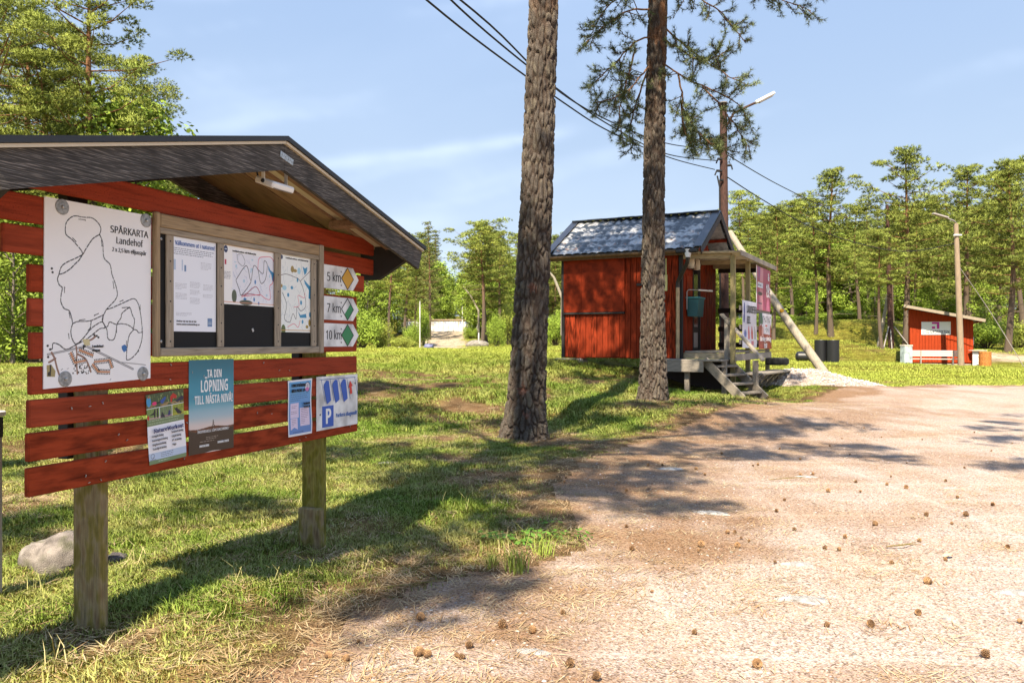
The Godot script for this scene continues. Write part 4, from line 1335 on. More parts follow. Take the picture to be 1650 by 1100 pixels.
func leaf_ball(m: MB, c: Vector3, r: Vector3, n: int, s: float, base: Color) -> void:
	var tint := base * rng.randf_range(0.75, 1.25)
	for k in n:
		var o := rand_dir() * pow(rng.randf(), 0.33)
		m.col = (tint * rng.randf_range(0.75, 1.3)).lerp(Color(base.r * 1.5, base.g * 1.2, base.b), rng.randf() * 0.25)
		m.col.a = 1
		leaf(m, c + o * r, s * rng.randf_range(0.7, 1.3), (o + Vector3(0, 0.4, 0) + rand_dir() * 0.6).normalized())

# a broadleaf: trunk, limbs, leafy clumps
func make_leafy(seed_: int, called: String, h: float, c: float, r: float, girth: float, clumps: int, n: int, s: float, tint: Color, bark: Color) -> Node3D:
	rng.seed = seed_
	var root := Node3D.new()
	root.name = called
	var t := mb()
	var m := mb()
	t.col = bark
	t.tube([Vector3(0, -0.3, 0), Vector3(0.05, h * 0.3, 0), Vector3(-0.05, h * 0.6, 0.05), Vector3(0.02, h * 0.95, 0)], [girth * 0.6, girth * 0.45, girth * 0.28, 0.02], 8, false)
	for k in clumps:
		var f := float(k) / clumps
		var y := lerpf(c, h, pow(f, 0.9))
		var a := k * 2.4 + rng.randf()
		var prof := pow(sin(clampf((y - c) / (h - c) * 0.85 + 0.12, 0, 1) * PI), 0.6)
		var l := r * prof * rng.randf_range(0.35, 0.95)
		var p := Vector3(cos(a) * l, y, sin(a) * l)
		t.tube([Vector3(0, maxf(y - l * 0.7, c * 0.6), 0), p * Vector3(0.5, 1, 0.5) - Vector3(0, l * 0.25, 0), p], [girth * 0.16, girth * 0.09, 0.012], 4, false)
		var q := r * rng.randf_range(0.24, 0.42)
		leaf_ball(m, p, Vector3(q, q * 0.75, q), n, s, tint)
	put("trunk", t.mesh(), M.bark_far, root)
	put("crown", m.mesh(), M.leaves, root)
	return root

func make_bush(seed_: int, called: String, h: float, r: float, clumps: int, n: int, s: float, tint: Color) -> Node3D:
	rng.seed = seed_
	var root := Node3D.new()
	root.name = called
	var t := mb()
	var m := mb()
	t.col = Color(0.16, 0.13, 0.10)
	for k in clumps:
		var a := k * 2.4
		var f := rng.randf()
		var l := r * rng.randf_range(0.1, 0.85)
		var p := Vector3(cos(a) * l, h * (0.22 + 0.68 * f * (1.0 - 0.45 * pow(l / r, 2))), sin(a) * l)
		t.tube([Vector3(cos(a) * 0.08, -0.1, sin(a) * 0.08), p * 0.6, p], [0.03, 0.018, 0.006], 4, false)
		var q := r * rng.randf_range(0.25, 0.42)
		leaf_ball(m, p, Vector3(q, q * rng.randf_range(0.7, 1.2), q), n, s, tint)
	put("stems", t.mesh(), M.bark_far, root)
	put("foliage", m.mesh(), M.leaves, root)
	return root

func plant(proto: Node3D, called: String, x: float, z: float, s: Vector3, turn: float, label: String, cat: String, group := "", lean := 0.0) -> Node3D:
	var o: Node3D = proto.duplicate()
	o.name = numbered(called)
	add_child(o)
	o.transform = Transform3D(Basis(Vector3(0, 0, 1), lean) * Basis(Vector3.UP, turn).scaled(s), Vector3(x, ground_y(x, z), z))
	return tag(o, label, cat, group)

# bark with plates and furrows, close by
func bark_trunk(seed_: int, path: Array, radii: Array, sides: int, rings: int, flare: float, orange_from: float, knots: Array) -> ArrayMesh:
	var plates := FastNoiseLite.new()
	plates.noise_type = FastNoiseLite.TYPE_CELLULAR
	plates.cellular_return_type = FastNoiseLite.RETURN_DISTANCE2_SUB
	plates.frequency = 1.0
	plates.seed = seed_
	plates.fractal_type = FastNoiseLite.FRACTAL_NONE
	var scale: FastNoiseLite = plates.duplicate()
	scale.seed = seed_ + 1
	var soft := FastNoiseLite.new()
	soft.seed = seed_ + 2
	soft.frequency = 1.0
	soft.fractal_octaves = 4
	var m := mb()
	var cv := Curve3D.new()
	for p in path:
		cv.add_point(p)
	var h: float = path[-1].y - path[0].y
	var pos := []
	for j in rings + 1:
		var f := pow(float(j) / rings, 1.12)
		var q := f * (path.size() - 1)
		var i := mini(int(q), path.size() - 2)
		var c: Vector3 = (path[i] as Vector3).lerp(path[i + 1], q - i)
		var r: float = lerpf(radii[i], radii[i + 1], q - i)
		for k in sides:
			var a := TAU * k / sides
			var y := c.y
			var rr := r
			# root flare: buttresses at the foot
			rr *= 1.0 + flare * exp(-maxf(y + 0.05, 0) * 4.0) * (0.55 + 0.45 * sin(a * 5.0 + seed_) * sin(a * 2.0 + 1.0))
			var s := Vector3(cos(a) * r, 0, sin(a) * r)
			var warp := Vector3(soft.get_noise_3d(s.x * 5, y * 3, s.z * 5), soft.get_noise_3d(s.x * 5 + 9, y * 3, s.z * 5), soft.get_noise_3d(s.x * 5, y * 3 + 7, s.z * 5)) * 0.55
			var up := clampf((y - orange_from) / 2.5, 0, 1)
			var d1 := plates.get_noise_3d(s.x * 18 + warp.x, y * 5.2 + warp.y, s.z * 18 + warp.z) + 1.0
			var d2 := scale.get_noise_3d(s.x * 34 + warp.x * 2, y * 14 + warp.y * 2, s.z * 34 + warp.z * 2) + 1.0
			var rough := soft.get_noise_3d(s.x * 22, y * 12, s.z * 22)
			var plate := smoothstep(0.02, 0.30, d1)
			var flake := smoothstep(0.0, 0.25, d2)
			rr += (plate - 1.0) * 0.032 * (1.0 - up * 0.6) + (flake - 0.5) * 0.008 + rough * 0.007
			pos.append(c + Vector3(cos(a) * rr, 0, sin(a) * rr))
			var g := soft.get_noise_3d(s.x * 3.0, y * 1.5, s.z * 3.0 + 3)
			var lichen := smoothstep(0.12, 0.38, soft.get_noise_3d(s.x * 9 + 20, y * 6, s.z * 9))
			var col := Color(0.115, 0.102, 0.092).lerp(Color(0.25, 0.228, 0.205), clampf(0.45 + g * 1.2 + rough * 0.8, 0, 1))
			col = col.lerp(Color(0.36, 0.34, 0.27), lichen * 0.55)
			col = col.lerp(Color(0.10, 0.065, 0.048), (1.0 - plate) * 0.75)
			# flaked to the orange under-bark higher up
			var fl := smoothstep(-0.05, 0.2, soft.get_noise_3d(s.x * 4 + 31, y * 2.0, s.z * 4)) * up
			col = col.lerp(Color(0.44, 0.20, 0.075), fl * 0.7)
			for kn in knots:
				if Vector2((a - kn[0]) * r, y - kn[1]).length() < kn[2] * (0.7 + rough):
					col = col.lerp(Color(0.33, 0.14, 0.10), 0.6)
			m.col = col
			m.vert(pos[-1], Vector3(cos(a), 0, sin(a)))
	for j in rings:
		for k in sides:
			var a := j * sides + k
			var b := j * sides + (k + 1) % sides
			var out := m.n[a]
			m.face(a, b, b + sides, out)
			m.face(a, b + sides, a + sides, out)
	# smooth normals from the displaced shape
	for j in rings + 1:
		for k in sides:
			var i := j * sides + k
			var e: Vector3 = pos[j * sides + (k + 1) % sides] - pos[j * sides + (k + sides - 1) % sides]
			var u: Vector3 = pos[mini(j + 1, rings) * sides + k] - pos[maxi(j - 1, 0) * sides + k]
			var nn := u.cross(e).normalized()
			m.n[i] = nn if nn.dot(m.n[i]) > 0 else -nn
	return m.mesh()

# a living branch seen close: bends along the points, twigs with bundles of needles
func near_branch(t: MB, m: MB, pts: Array, r0: float, twigs: int, reach: float, needle: Color) -> void:
	var cv := Curve3D.new()
	for i in pts.size():
		var a: Vector3 = pts[maxi(i - 1, 0)]
		var b: Vector3 = pts[mini(i + 1, pts.size() - 1)]
		cv.add_point(pts[i], (a - b) / 6.0, (b - a) / 6.0)
	var l := cv.get_baked_length()
	var line := []
	var rad := []
	for k in 13:
		line.append(cv.sample_baked(l * k / 12.0) + rand_dir() * 0.015 * (1 if k > 0 else 0))
		rad.append(lerpf(r0, 0.006, k / 12.0))
	t.col = pine_bark(0.55, rng.randf())
	t.tube(line, rad, 6, false)
	for k in twigs:
		var f := lerpf(0.22, 1.0, (k + rng.randf()) / twigs)
		var p := cv.sample_baked(l * f)
		var along := (cv.sample_baked(minf(l * f + 0.05, l)) - cv.sample_baked(maxf(l * f - 0.05, 0))).normalized()
		var d := (along * rng.randf_range(0.2, 0.9) + rand_dir() * 0.85 + Vector3(0, -0.1, 0)).normalized()
		var tl := reach * rng.randf_range(0.5, 1.1) * (1.1 - 0.5 * f)
		var q1 := p + d * tl * 0.5 + Vector3(0, -0.03 * tl, 0)
		var q2 := p + d * tl + Vector3(rng.randf_range(-0.1, 0.1), rng.randf_range(-0.05, 0.16), rng.randf_range(-0.1, 0.1)) * tl
		t.col = Color(0.20, 0.14, 0.09)
		t.tube([p, q1, q2], [0.008, 0.006, 0.003], 4, false)
		var tint := needle * rng.randf_range(0.8, 1.2)
		for i in 7:
			var s := 0.35 + 0.65 * i / 6.0
			var c := (p.lerp(q1, s * 2) if s < 0.5 else q1.lerp(q2, s * 2 - 1)) + rand_dir() * 0.07 * tl
			var dd := (d * 0.7 + rand_dir() * 0.7 + Vector3(0, 0.35, 0)).normalized()
			if i % 2 == 1:
				t.tube([c, c + dd * 0.10], [0.004, 0.0025], 3, false)
				c += dd * 0.08
			m.col = tint * rng.randf_range(0.75, 1.25)
			m.col.a = 1
			tuft(m, c, dd, 0.085, 0.0046, 20, 0.85, (dd + Vector3.UP * 0.4).normalized())
			tuft(m, c - dd * 0.04, dd, 0.08, 0.0046, 12, 0.95, (dd + Vector3.UP * 0.4).normalized())

func build_near_pines() -> void:
	# the big pine right behind the notice board
	var t := thing("pine_tree", "thick furrowed pine trunk standing nearest, between the notice board and the red kiosk", "pine tree", Vector3(0.13, 0.02, -9.0))
	var gy := ground_y(0.13, -9.0)
	t.position.y = gy - 0.06
	var path := [Vector3(0, -0.15, 0), Vector3(0.03, 0.35, 0), Vector3(0.07, 1.2, 0), Vector3(0.14, 2.6, 0), Vector3(0.20, 4.2, 0), Vector3(0.25, 5.6, 0), Vector3(0.28, 7.4, 0), Vector3(0.3, 11, 0)]
	put("trunk", bark_trunk(11, path, [0.25, 0.222, 0.202, 0.186, 0.172, 0.160, 0.146, 0.10], 150, 520, 0.62, 4.4, [[1.9, 0.62, 0.07], [1.55, 1.75, 0.06], [1.6, 0.35, 0.05]]), M.bark_near, t)
	rng.seed = 31
	var tb := mb()
	var m := mb()
	for k in 28:
		var f := (k + rng.randf()) / 28.0
		var y := lerpf(8.2, 13.8, f)
		var a := k * 2.4 + 0.4
		var l := (2.9 * pow(sin((f * 0.8 + 0.18) * PI), 0.5)) * rng.randf_range(0.6, 1.1)
		var b0 := Vector3(0.3, minf(y, 11.0), 0)
		var tip := Vector3(0.3 + cos(a) * l, y + 0.3, sin(a) * l)
		tb.col = pine_bark(0.8, rng.randf())
		tb.tube([b0, b0.lerp(tip, 0.5), tip], [0.05, 0.03, 0.01], 5, false)
		for i in 4:
			cushion(m, b0.lerp(tip, 0.5 + 0.17 * i) + rand_dir() * 0.3, rng.randf_range(0.35, 0.62), 0.45, 26, 0.2, 0.03, Color(0.22, 0.24, 0.065))
	put("limbs", tb.mesh(), M.bark_far, t)
	put("crown", m.mesh(), M.needles, t)

	# the second pine, with the drooping green branches in the top of the view
	t = thing("pine_tree", "slimmer pine with green drooping branches, standing close in front of the red kiosk", "pine tree", Vector3(2.22, 0, -12.5))
	t.position.y = ground_y(2.22, -12.5) - 0.05
	path = [Vector3(0, -0.15, 0), Vector3(0, 0.35, 0), Vector3(-0.01, 1.2, 0), Vector3(0.0, 2.6, 0), Vector3(0.02, 4.2, 0), Vector3(0.06, 5.8, 0), Vector3(0.1, 7.4, 0), Vector3(0.2, 12, 0)]
	put("trunk", bark_trunk(47, path, [0.235, 0.215, 0.195, 0.178, 0.165, 0.152, 0.14, 0.08], 130, 460, 0.34, 4.2, []), M.bark_near, t)
	rng.seed = 77
	tb = mb()
	m = mb()
	var needle := Color(0.19, 0.235, 0.10)
	var list := [
		# left of the trunk
		[[0, 6.15, 0], [-0.35, 6.1, 0.2], [-0.75, 5.85, 0.3], [-1.08, 5.55, 0.3]],
		[[0, 5.75, 0], [-0.3, 5.6, 0.25], [-0.62, 5.25, 0.35], [-1.05, 4.85, 0.3]],
		[[0, 5.35, 0], [-0.25, 5.05, 0.2], [-0.55, 4.75, 0.3], [-0.98, 4.62, 0.3]],
		[[-0.3, 5.5, 0.2], [-0.45, 5.0, 0.2], [-0.55, 4.5, 0.1], [-0.50, 4.15, 0.1]],
		[[0, 6.5, 0], [-0.3, 6.6, -0.3], [-0.7, 6.4, -0.5], [-0.9, 6.05, -0.6]],
		[[-0.1, 5.2, 0], [-0.25, 4.7, -0.2], [-0.33, 4.3, -0.25], [-0.3, 3.98, -0.25]],
		# right of the trunk
		[[0, 5.5, 0], [0.35, 5.1, 0.2], [0.8, 4.85, 0.3], [1.25, 4.62, 0.3], [1.45, 4.3, 0.25]],
		[[0.35, 5.1, 0.2], [0.42, 4.7, 0.2], [0.42, 4.3, 0.2], [0.60, 3.95, 0.2]],
		[[0.4, 4.6, 0.2], [0.6, 4.25, 0.25], [0.85, 4.0, 0.25], [1.1, 3.95, 0.2]],
		[[0, 6.1, 0], [0.4, 5.75, -0.1], [0.85, 5.3, 0.1], [1.25, 5.05, 0.1], [1.45, 4.95, 0.1]],
		[[0, 6.4, 0], [0.5, 6.35, 0.2], [1.0, 6.0, 0.3], [1.35, 5.55, 0.3]],
		[[0, 6.7, 0], [0.6, 6.75, 0.1], [1.3, 6.55, 0.2], [1.95, 6.25, 0.2], [2.4, 6.08, 0.2]],
		[[1.3, 6.55, 0.2], [1.7, 6.55, 0.4], [2.1, 6.4, 0.4], [2.5, 6.35, 0.3]],
		[[0.7, 4.88, 0.3], [1.0, 4.5, 0.4], [1.25, 4.15, 0.4], [1.4, 3.95, 0.35]],
		[[0.4, 4.7, 0.2], [0.5, 4.3, -0.1], [0.75, 4.2, -0.2], [1.1, 4.25, -0.2]],
		[[0.15, 5.7, 0.1], [0.5, 5.3, 0.4], [0.7, 5.2, 0.5], [1.0, 5.35, 0.5]],
	]
	for b in list:
		var q := []
		for p in b:
			q.append(Vector3(p[0], p[1], p[2]))
		near_branch(tb, m, q, 0.016, 21, 0.40, needle)
	for k in 34:
		var f := (k + rng.randf()) / 34.0
		var y := lerpf(7.3, 13.4, f)
		var a := k * 2.4
		var l := (2.3 * pow(sin((f * 0.8 + 0.18) * PI), 0.5)) * rng.randf_range(0.6, 1.1)
		var b0 := Vector3(0.15, minf(y, 12.0), 0)
		var tip := Vector3(0.15 + cos(a) * l, y + 0.25, sin(a) * l)
		tb.col = pine_bark(0.8, rng.randf())
		tb.tube([b0, b0.lerp(tip, 0.5), tip], [0.045, 0.03, 0.01], 5, false)
		for i in 4:
			cushion(m, b0.lerp(tip, 0.5 + 0.17 * i) + rand_dir() * 0.25, rng.randf_range(0.35, 0.6), 0.45, 26, 0.2, 0.03, Color(0.22, 0.24, 0.065))
	put("limbs", tb.mesh(), M.bark_far, t)
	put("crown", m.mesh(), M.needles, t)

# pines behind the viewer: only their shade is in view
func shade_pine(label: String, at: Vector3, height: float, spots: Array) -> void:
	var t := thing("shade_pine", label, "pine tree", at)
	t.position.y = ground_y(at.x, at.z)
	var tb := mb()
	var m := mb()
	tb.col = pine_bark(0.1, 0.5)
	tb.tube([Vector3(0, -0.3, 0), Vector3(0.05, height * 0.5, 0), Vector3(0, height * 1.05, 0)], [0.15, 0.12, 0.04], 10, false)
	for s in spots:
		# a spot of shade on the ground at (x, ahead), its half widths, and how high the branch hangs
		var hh: float = s[4]
		var g := Vector3(s[0], s[5] if s.size() > 5 else 0.05, -s[1])
		var c: Vector3 = g + SUN_TO * ((hh - g.y) / SUN_TO.y) - t.position
		var b0 := Vector3(0, clampf(c.y - 1.0, 2.0, height), 0)
		tb.col = pine_bark(0.7, rng.randf())
		tb.tube([b0, b0.lerp(c, 0.5) + Vector3(0, 0.2, 0), c], [0.05, 0.03, 0.012], 5, false)
		var dens: float = s[6] if s.size() > 6 else 1.0
		var n := int(maxf(4, s[2] * s[3] * 24.0 * dens))
		for i in n:
			var a := rng.randf() * TAU
			var q := sqrt(rng.randf())
			var o := Vector3(cos(a) * q * s[2], rng.randf_range(-0.25, 0.25), sin(a) * q * s[3])
			cushion(m, c + o, rng.randf_range(0.16, 0.36), 0.5, 30, 0.14, 0.026, Color(0.11, 0.13, 0.045))
	put("trunk", tb.mesh(), M.bark_far, t)
	put("crown", m.mesh(), M.needles, t)

func build_shade() -> void:
	rng.seed = 404
	shade_pine("tall pine behind the viewer on the left, shading the lawn in front of the trunks", Vector3(-2.7, 0, 0.4), 12, [
		[-0.75, 4.2, 0.5, 0.25, 8.5], [-0.3, 4.7, 0.75, 0.3, 8.8], [0.05, 5.0, 0.5, 0.35, 9.2], [-0.6, 5.8, 0.7, 0.35, 9.0], [0.1, 6.2, 0.8, 0.4, 9.6], [0.45, 7.0, 0.7, 0.4, 9.8], [-0.4, 7.3, 0.9, 0.4, 10.0], [0.3, 8.1, 0.9, 0.45, 10.3],
		[0.85, 5.95, 0.55, 0.3, 8.9, 0.0, 1.5], [1.1, 5.5, 0.3, 0.15, 8.7, 0.0, 1.3], [1.0, 6.7, 0.5, 0.28, 9.3, 0.0, 1.4], [1.25, 8.4, 0.8, 0.45, 10.0], [-1.2, 8.0, 0.8, 0.4, 9.8], [-1.9, 5.4, 0.8, 0.16, 8.8, 0.1], [-1.3, 6.4, 0.9, 0.2, 9.0, 0.1], [-2.6, 4.3, 0.6, 0.1, 8.4, 0.1], [-0.45, 3.5, 0.35, 0.18, 8.2, 0.0, 1.6], [-0.15, 3.75, 0.3, 0.14, 8.4, 0.0, 1.4],
	])
	shade_pine("tall pine out of view on the left, its shade tips crossing the gravel's edge", Vector3(-2.5, 0, -0.4), 13, [
		[2.4, 9.6, 0.9, 0.35, 10.0], [3.4, 10.2, 0.9, 0.25, 10.4], [4.2, 10.5, 0.8, 0.18, 10.6], [3.2, 8.6, 0.9, 0.2, 9.8, 0.0, 1.4], [3.5, 8.0, 0.5, 0.12, 10.0], [1.9, 8.0, 0.7, 0.3, 9.5, 0.0, 1.3], [2.6, 8.1, 0.6, 0.2, 9.6, 0.0, 1.3], [2.9, 9.9, 0.7, 0.25, 10.2, 0.0, 1.3], [2.7, 10.7, 0.6, 0.25, 10.4, 0.0, 1.2], [1.35, 7.1, 0.5, 0.3, 9.3, 0.0, 1.3], [2.4, 11.8, 0.9, 0.4, 11.0], [1.0, 10.4, 0.9, 0.5, 10.6], [3.2, 12.3, 0.9, 0.3, 11.2], [1.5, 11.6, 0.5, 0.3, 11.0], [-0.6, 10.0, 1.0, 0.4, 10.6, 0.2], [-2.0, 12.2, 1.2, 0.4, 11.0, 0.5],
	])
	shade_pine("tall pine out of view on the right, its shade tips reaching into the yard", Vector3(6.2, 0, -0.5), 13, [
		[6.5, 10.0, 0.8, 0.2, 10.0, 0.0, 1.3], [7.4, 11.2, 0.8, 0.22, 10.4, 0.0, 1.3], [4.75, 7.4, 0.4, 0.12, 9.2, 0.0, 1.5], [6.1, 9.3, 0.6, 0.12, 9.6, 0.0, 1.3], [8.6, 12.4, 0.9, 0.2, 10.6], [5.3, 7.6, 0.5, 0.16, 9.4, 0.0, 1.4],
	])
	shade_pine("tall pine out of view beyond the left edge, shading the slope by the boulder", Vector3(-5.6, 0, -2.6), 12, [
		[-3.6, 6.2, 0.9, 0.25, 9.0, 0.2], [-2.2, 7.4, 0.9, 0.3, 9.5, 0.2], [-3.2, 4.6, 0.6, 0.12, 8.0, 0.1], [-2.3, 10.5, 1.2, 0.5, 10.5, 0.3], [-3.6, 12, 1.4, 0.5, 11, 0.4],
	])


# ---------------------------------------------------------------- the kiosk
# local frame: x along the front to the right, z out of the front, origin at the left front foot (height 0.83)
func hut_basis() -> Basis:
	var a := deg_to_rad(28.0)
	return Basis(Vector3(cos(a), 0, sin(a)), Vector3.UP, Vector3(-sin(a), 0, cos(a)))

func at_hut(called: String, label: String, cat: String, p: Vector3, turn := 0.0, group := "") -> Node3D:
	return thing(called, label, cat, hut_at + hut_basis() * p, hut_basis() * Basis(Vector3.UP, turn), group)

func build_hut() -> void:
	var W := 2.68
	var D := 2.75
	var t := at_hut("kiosk", "small red board kiosk with a dark tile roof, shuttered front and covered porch", "kiosk", Vector3.ZERO)
	# inner walls
	var b := mb()
	b.bx(0.02, W - 0.02, 0, 2.12, -0.06, -0.025, 0)
	b.bx(0.02, W - 0.02, 0, 2.12, -D + 0.025, -D + 0.06, 0)
	b.bx(0.022, 0.06, 0, 2.12, -D + 0.065, -0.065, 0)
	b.bx(W - 0.06, W - 0.022, 0, 2.12, -D + 0.065, -0.065, 0)
	b.bx(0.03, W - 0.03, -0.02, 0.03, -D + 0.03, -0.03, 0)
	put("wall", b.mesh(), M.red_panel, t)
	# front boards: short ones under the shutters, full height elsewhere
	var x := 0.075
	var k := 0
	while x < W - 0.09:
		var w := 0.118 + rng.randf_range(-0.006, 0.006)
		var short := x < 1.44
		var low := rng.randf_range(-0.03, 0.01)
		var o := mb()
		o.bx(x, minf(x + w, W - 0.075), low, 0.905 if short else 2.10, -0.022, 0.002 + 0.004 * (k % 2), 0.004)
		put("board", o.mesh(), M.red_board if rng.randf() < 0.6 else M.red_board_faded, t)
		x += w + 0.008
		k += 1
	box_part("shutter", M.red_panel, t, 0.06, 0.475, 0.955, 2.10, 0.006, 0.026)
	box_part("shutter", M.red_panel, t, 0.48, 1.445, 0.955, 2.10, 0.01, 0.032)
	var sh := mb()
	for q in [[0.052, 1.46, 2.075, 2.115], [1.425, 1.46, 0.955, 2.07]]:
		sh.bx(q[0], q[1], q[2], q[3], 0.034, 0.046, 0.002)
	put("shutter_trim", sh.mesh(), M.red_panel, t)
	box_part("sill", M.black_wood, t, 0.05, 1.455, 0.912, 0.948, -0.02, 0.055, 0.005)
	box_part("sill", M.black_wood, t, 1.72, 2.2, 1.48, 1.53, 0.008, 0.045, 0.005)
	for q in [0.0, W - 0.075]:
		var cp := mb()
		cp.bx(q, q + 0.072, -0.02, 2.12, -0.07, 0.016, 0.004)
		put("corner_post", cp.mesh(), M.black_wood, t)
	# right side: boards on both sides of the glazed door
	var z := -0.085
	while z > -D + 0.05:
		var w := 0.10
		if z - w > -0.74 or z < -1.22:
			box_part("board", M.red_board, t, W - 0.022, W + 0.004 + 0.004 * (k % 2), -0.02, 2.10, maxf(z - w, -D), z, 0.004)
		k += 1
		z -= w + 0.008
	for q in [[0, -D], [W - 0.07, -D]]:
		box_part("corner_post", M.black_wood, t, q[0], q[0] + 0.07, -0.02, 2.12, q[1] - 0.016, q[1] + 0.07, 0.004)
	box_part("hatch_board", M.red_panel, t, W + 0.012, W + 0.028, 1.27, 1.68, -0.62, -0.24)
	var door := box_part("door", M.dark_brown, t, W - 0.02, W + 0.012, 0.14, 2.06, -1.20, -0.76)
	box_part("pane", M.dark_glass, door, W + 0.0125, W + 0.017, 0.62, 1.98, -1.10, -0.80, 0)
	box_part("kick_plate", M.grey_metal, door, W + 0.0125, W + 0.018, 0.2, 0.52, -1.10, -0.80, 0.001)
	box_part("door_frame", M.black_wood, t, W + 0.0, W + 0.03, 0.14, 2.1, -1.29, -1.215)
	for q in [-0.28, -0.72]:
		var lm := mb()
		lm.lathe([Vector2(0.02, -0.11), Vector2(0.075, -0.10), Vector2(0.085, 0.0), Vector2(0.075, 0.1), Vector2(0.03, 0.12)], 12, Transform3D(Basis(), Vector3(W + 0.095, 1.93, q)))
		var lo := put("wall_lamp", lm.mesh(), M.canopy_sheet, t)
		var cg := mb()
		cg.tube([Vector3(W + 0.02, 2.05, q), Vector3(W + 0.15, 2.07, q), Vector3(W + 0.19, 1.93, q), Vector3(W + 0.15, 1.80, q), Vector3(W + 0.02, 1.81, q)], [0.008], 5)
		put("lamp_cage", cg.mesh(), M.ink, lo)
	# gables
	for s in [0, 1]:
		var gx: float = 0.02 if s == 0 else W - 0.045
		var y0 := 2.125
		for i in 22:
			var z0 := -D + i * D / 22.0 + 0.004
			var z1_ := z0 + D / 22.0 - 0.008
			var m0 := (1.0 - absf((z0 + z1_) * 0.5 + D * 0.5) / (D * 0.5)) * 0.72
			if m0 > 0.04:
				box_part("gable_board", M.red_board, t, gx, gx + 0.025 + 0.004 * (i % 2), y0, y0 + m0, z0, z1_, 0.003)
	build_hut_roof(t, W, D)
	# stones under the left corner and in the middle
	for q in [[0.0, -0.3, 0.14], [1.3, -2.4, 0.1]]:
		box_part("footing", M.concrete, t, q[0] - 0.16, q[0] + 0.5, -0.22, -0.035, q[1], q[1] + 0.36, 0.03)
	# gutter and downpipe
	var gt := mb()
	var prof := []
	for i in 9:
		var a := PI + PI * i / 8.0
		prof.append(Vector2(cos(a) * 0.055, sin(a) * 0.055))
	for i in 9:
		var a := TAU - PI * i / 8.0
		prof.append(Vector2(cos(a) * 0.048, sin(a) * 0.048 + 0.001))
	gt.prism(PackedVector2Array(prof), -0.24, 3.02, Transform3D(Basis(Vector3(0, 0, -1), Vector3.UP, Vector3(1, 0, 0)), Vector3(0, 2.145, 0.245)))
	put("gutter", gt.mesh(), M.gutter_old, t)
	box_part("gutter_end", M.gutter, t, 2.62, 3.06, 2.085, 2.16, 0.18, 0.315, 0.02)
	var dp := mb()
	dp.tube([Vector3(2.86, 2.13, 0.25), Vector3(2.86, 2.00, 0.25), Vector3(2.84, 1.90, 0.22), Vector3(2.64, 1.60, 0.08), Vector3(2.60, 1.52, 0.062), Vector3(2.60, 1.42, 0.062)], [0.042], 12)
	put("downpipe_bend", dp.mesh(), M.gutter, t)
	tube_part("outlet", M.white_lamp, t, [Vector3(2.86, 2.16, 0.25), Vector3(2.86, 2.07, 0.25), Vector3(2.86, 2.0, 0.25)], [0.075, 0.068, 0.045], 12)
	tube_part("downpipe", M.pipe_tan, t, [Vector3(2.60, 1.43, 0.062), Vector3(2.60, -0.01, 0.062)], [0.038], 12)
	build_porch(t, W, D)
	# the sign in two halves on the front, mostly behind the pine
	var sg := at_hut("kiosk_sign", "black and yellow kiosk sign half hidden by the slimmer pine", "sign", Vector3(1.95, 1.36, 0.012))
	box_part("upper_plate", M.ink, sg, 0, 0.40, 0.335, 0.66, 0, 0.012, 0.002)
	box_part("lower_plate", M.sign_lime, sg, 0, 0.42, 0, 0.33, 0, 0.014, 0.002)
	box_part("rim", M.sign_lime, sg, 0.385, 0.405, 0.335, 0.665, 0.0, 0.016, 0.001)
	var dot := mb()
	dot.lathe([Vector2(0, 0.003), Vector2(0.11, 0.003), Vector2(0.11, 0)], 24, Transform3D(Basis(Vector3(1, 0, 0), PI / 2), Vector3(0.25, 0.53, 0.0125)))
	put("disc", dot.mesh(), M.pink, sg)
	words(sg, "GLASS", Vector3(0.36, 0.385, 0.0135), 0.06, M.sign_lime, "bold", 0.9, HORIZONTAL_ALIGNMENT_RIGHT)
	words(sg, "s-", Vector3(0.36, 0.225, 0.0155), 0.07, M.ink, "bold", 0.9, HORIZONTAL_ALIGNMENT_RIGHT)
	words(sg, "ng", Vector3(0.38, 0.135, 0.0155), 0.07, M.ink, "bold", 0.9, HORIZONTAL_ALIGNMENT_RIGHT)
	# flower box by the door
	var fb := at_hut("flower_box", "teal plastic planter hung beside the kiosk door", "planter", Vector3(W + 0.15, 0.84, -0.42))
	var pb := mb()
	for i in 2:
		pass
	pb.prism(PackedVector2Array([Vector2(-0.10, 0), Vector2(0.10, 0), Vector2(0.13, 0.36), Vector2(-0.13, 0.36)]), -0.22, 0.22)
	put("box", pb.mesh(), M.teal, fb)
	var rim := mb()
	for q in [[-0.15, 0.15, -0.245, -0.205], [-0.15, 0.15, 0.205, 0.245], [-0.15, -0.115, -0.204, 0.204], [0.115, 0.15, -0.204, 0.204]]:
		rim.bx(q[0], q[1], 0.361, 0.40, q[2], q[3], 0.008)
	put("rim", rim.mesh(), M.teal_light, fb)
	var sb := at_hut("bracket_shelf", "thin pale steel bracket with a bar, above the teal planter", "bracket", Vector3(W + 0.03, 1.18, -0.3))
	tube_part("bracket", M.grey_metal, sb, [Vector3(0.02, -0.2, 0.16), Vector3(0.02, 0.16, 0.16), Vector3(0.05, 0.20, 0.15), Vector3(0.40, 0.19, -0.1)], [0.012], 6)
	tube_part("bar", M.bench_paint, sb, [Vector3(0.22, 0.195, 0.04), Vector3(0.46, 0.18, -0.16)], [0.02], 6)

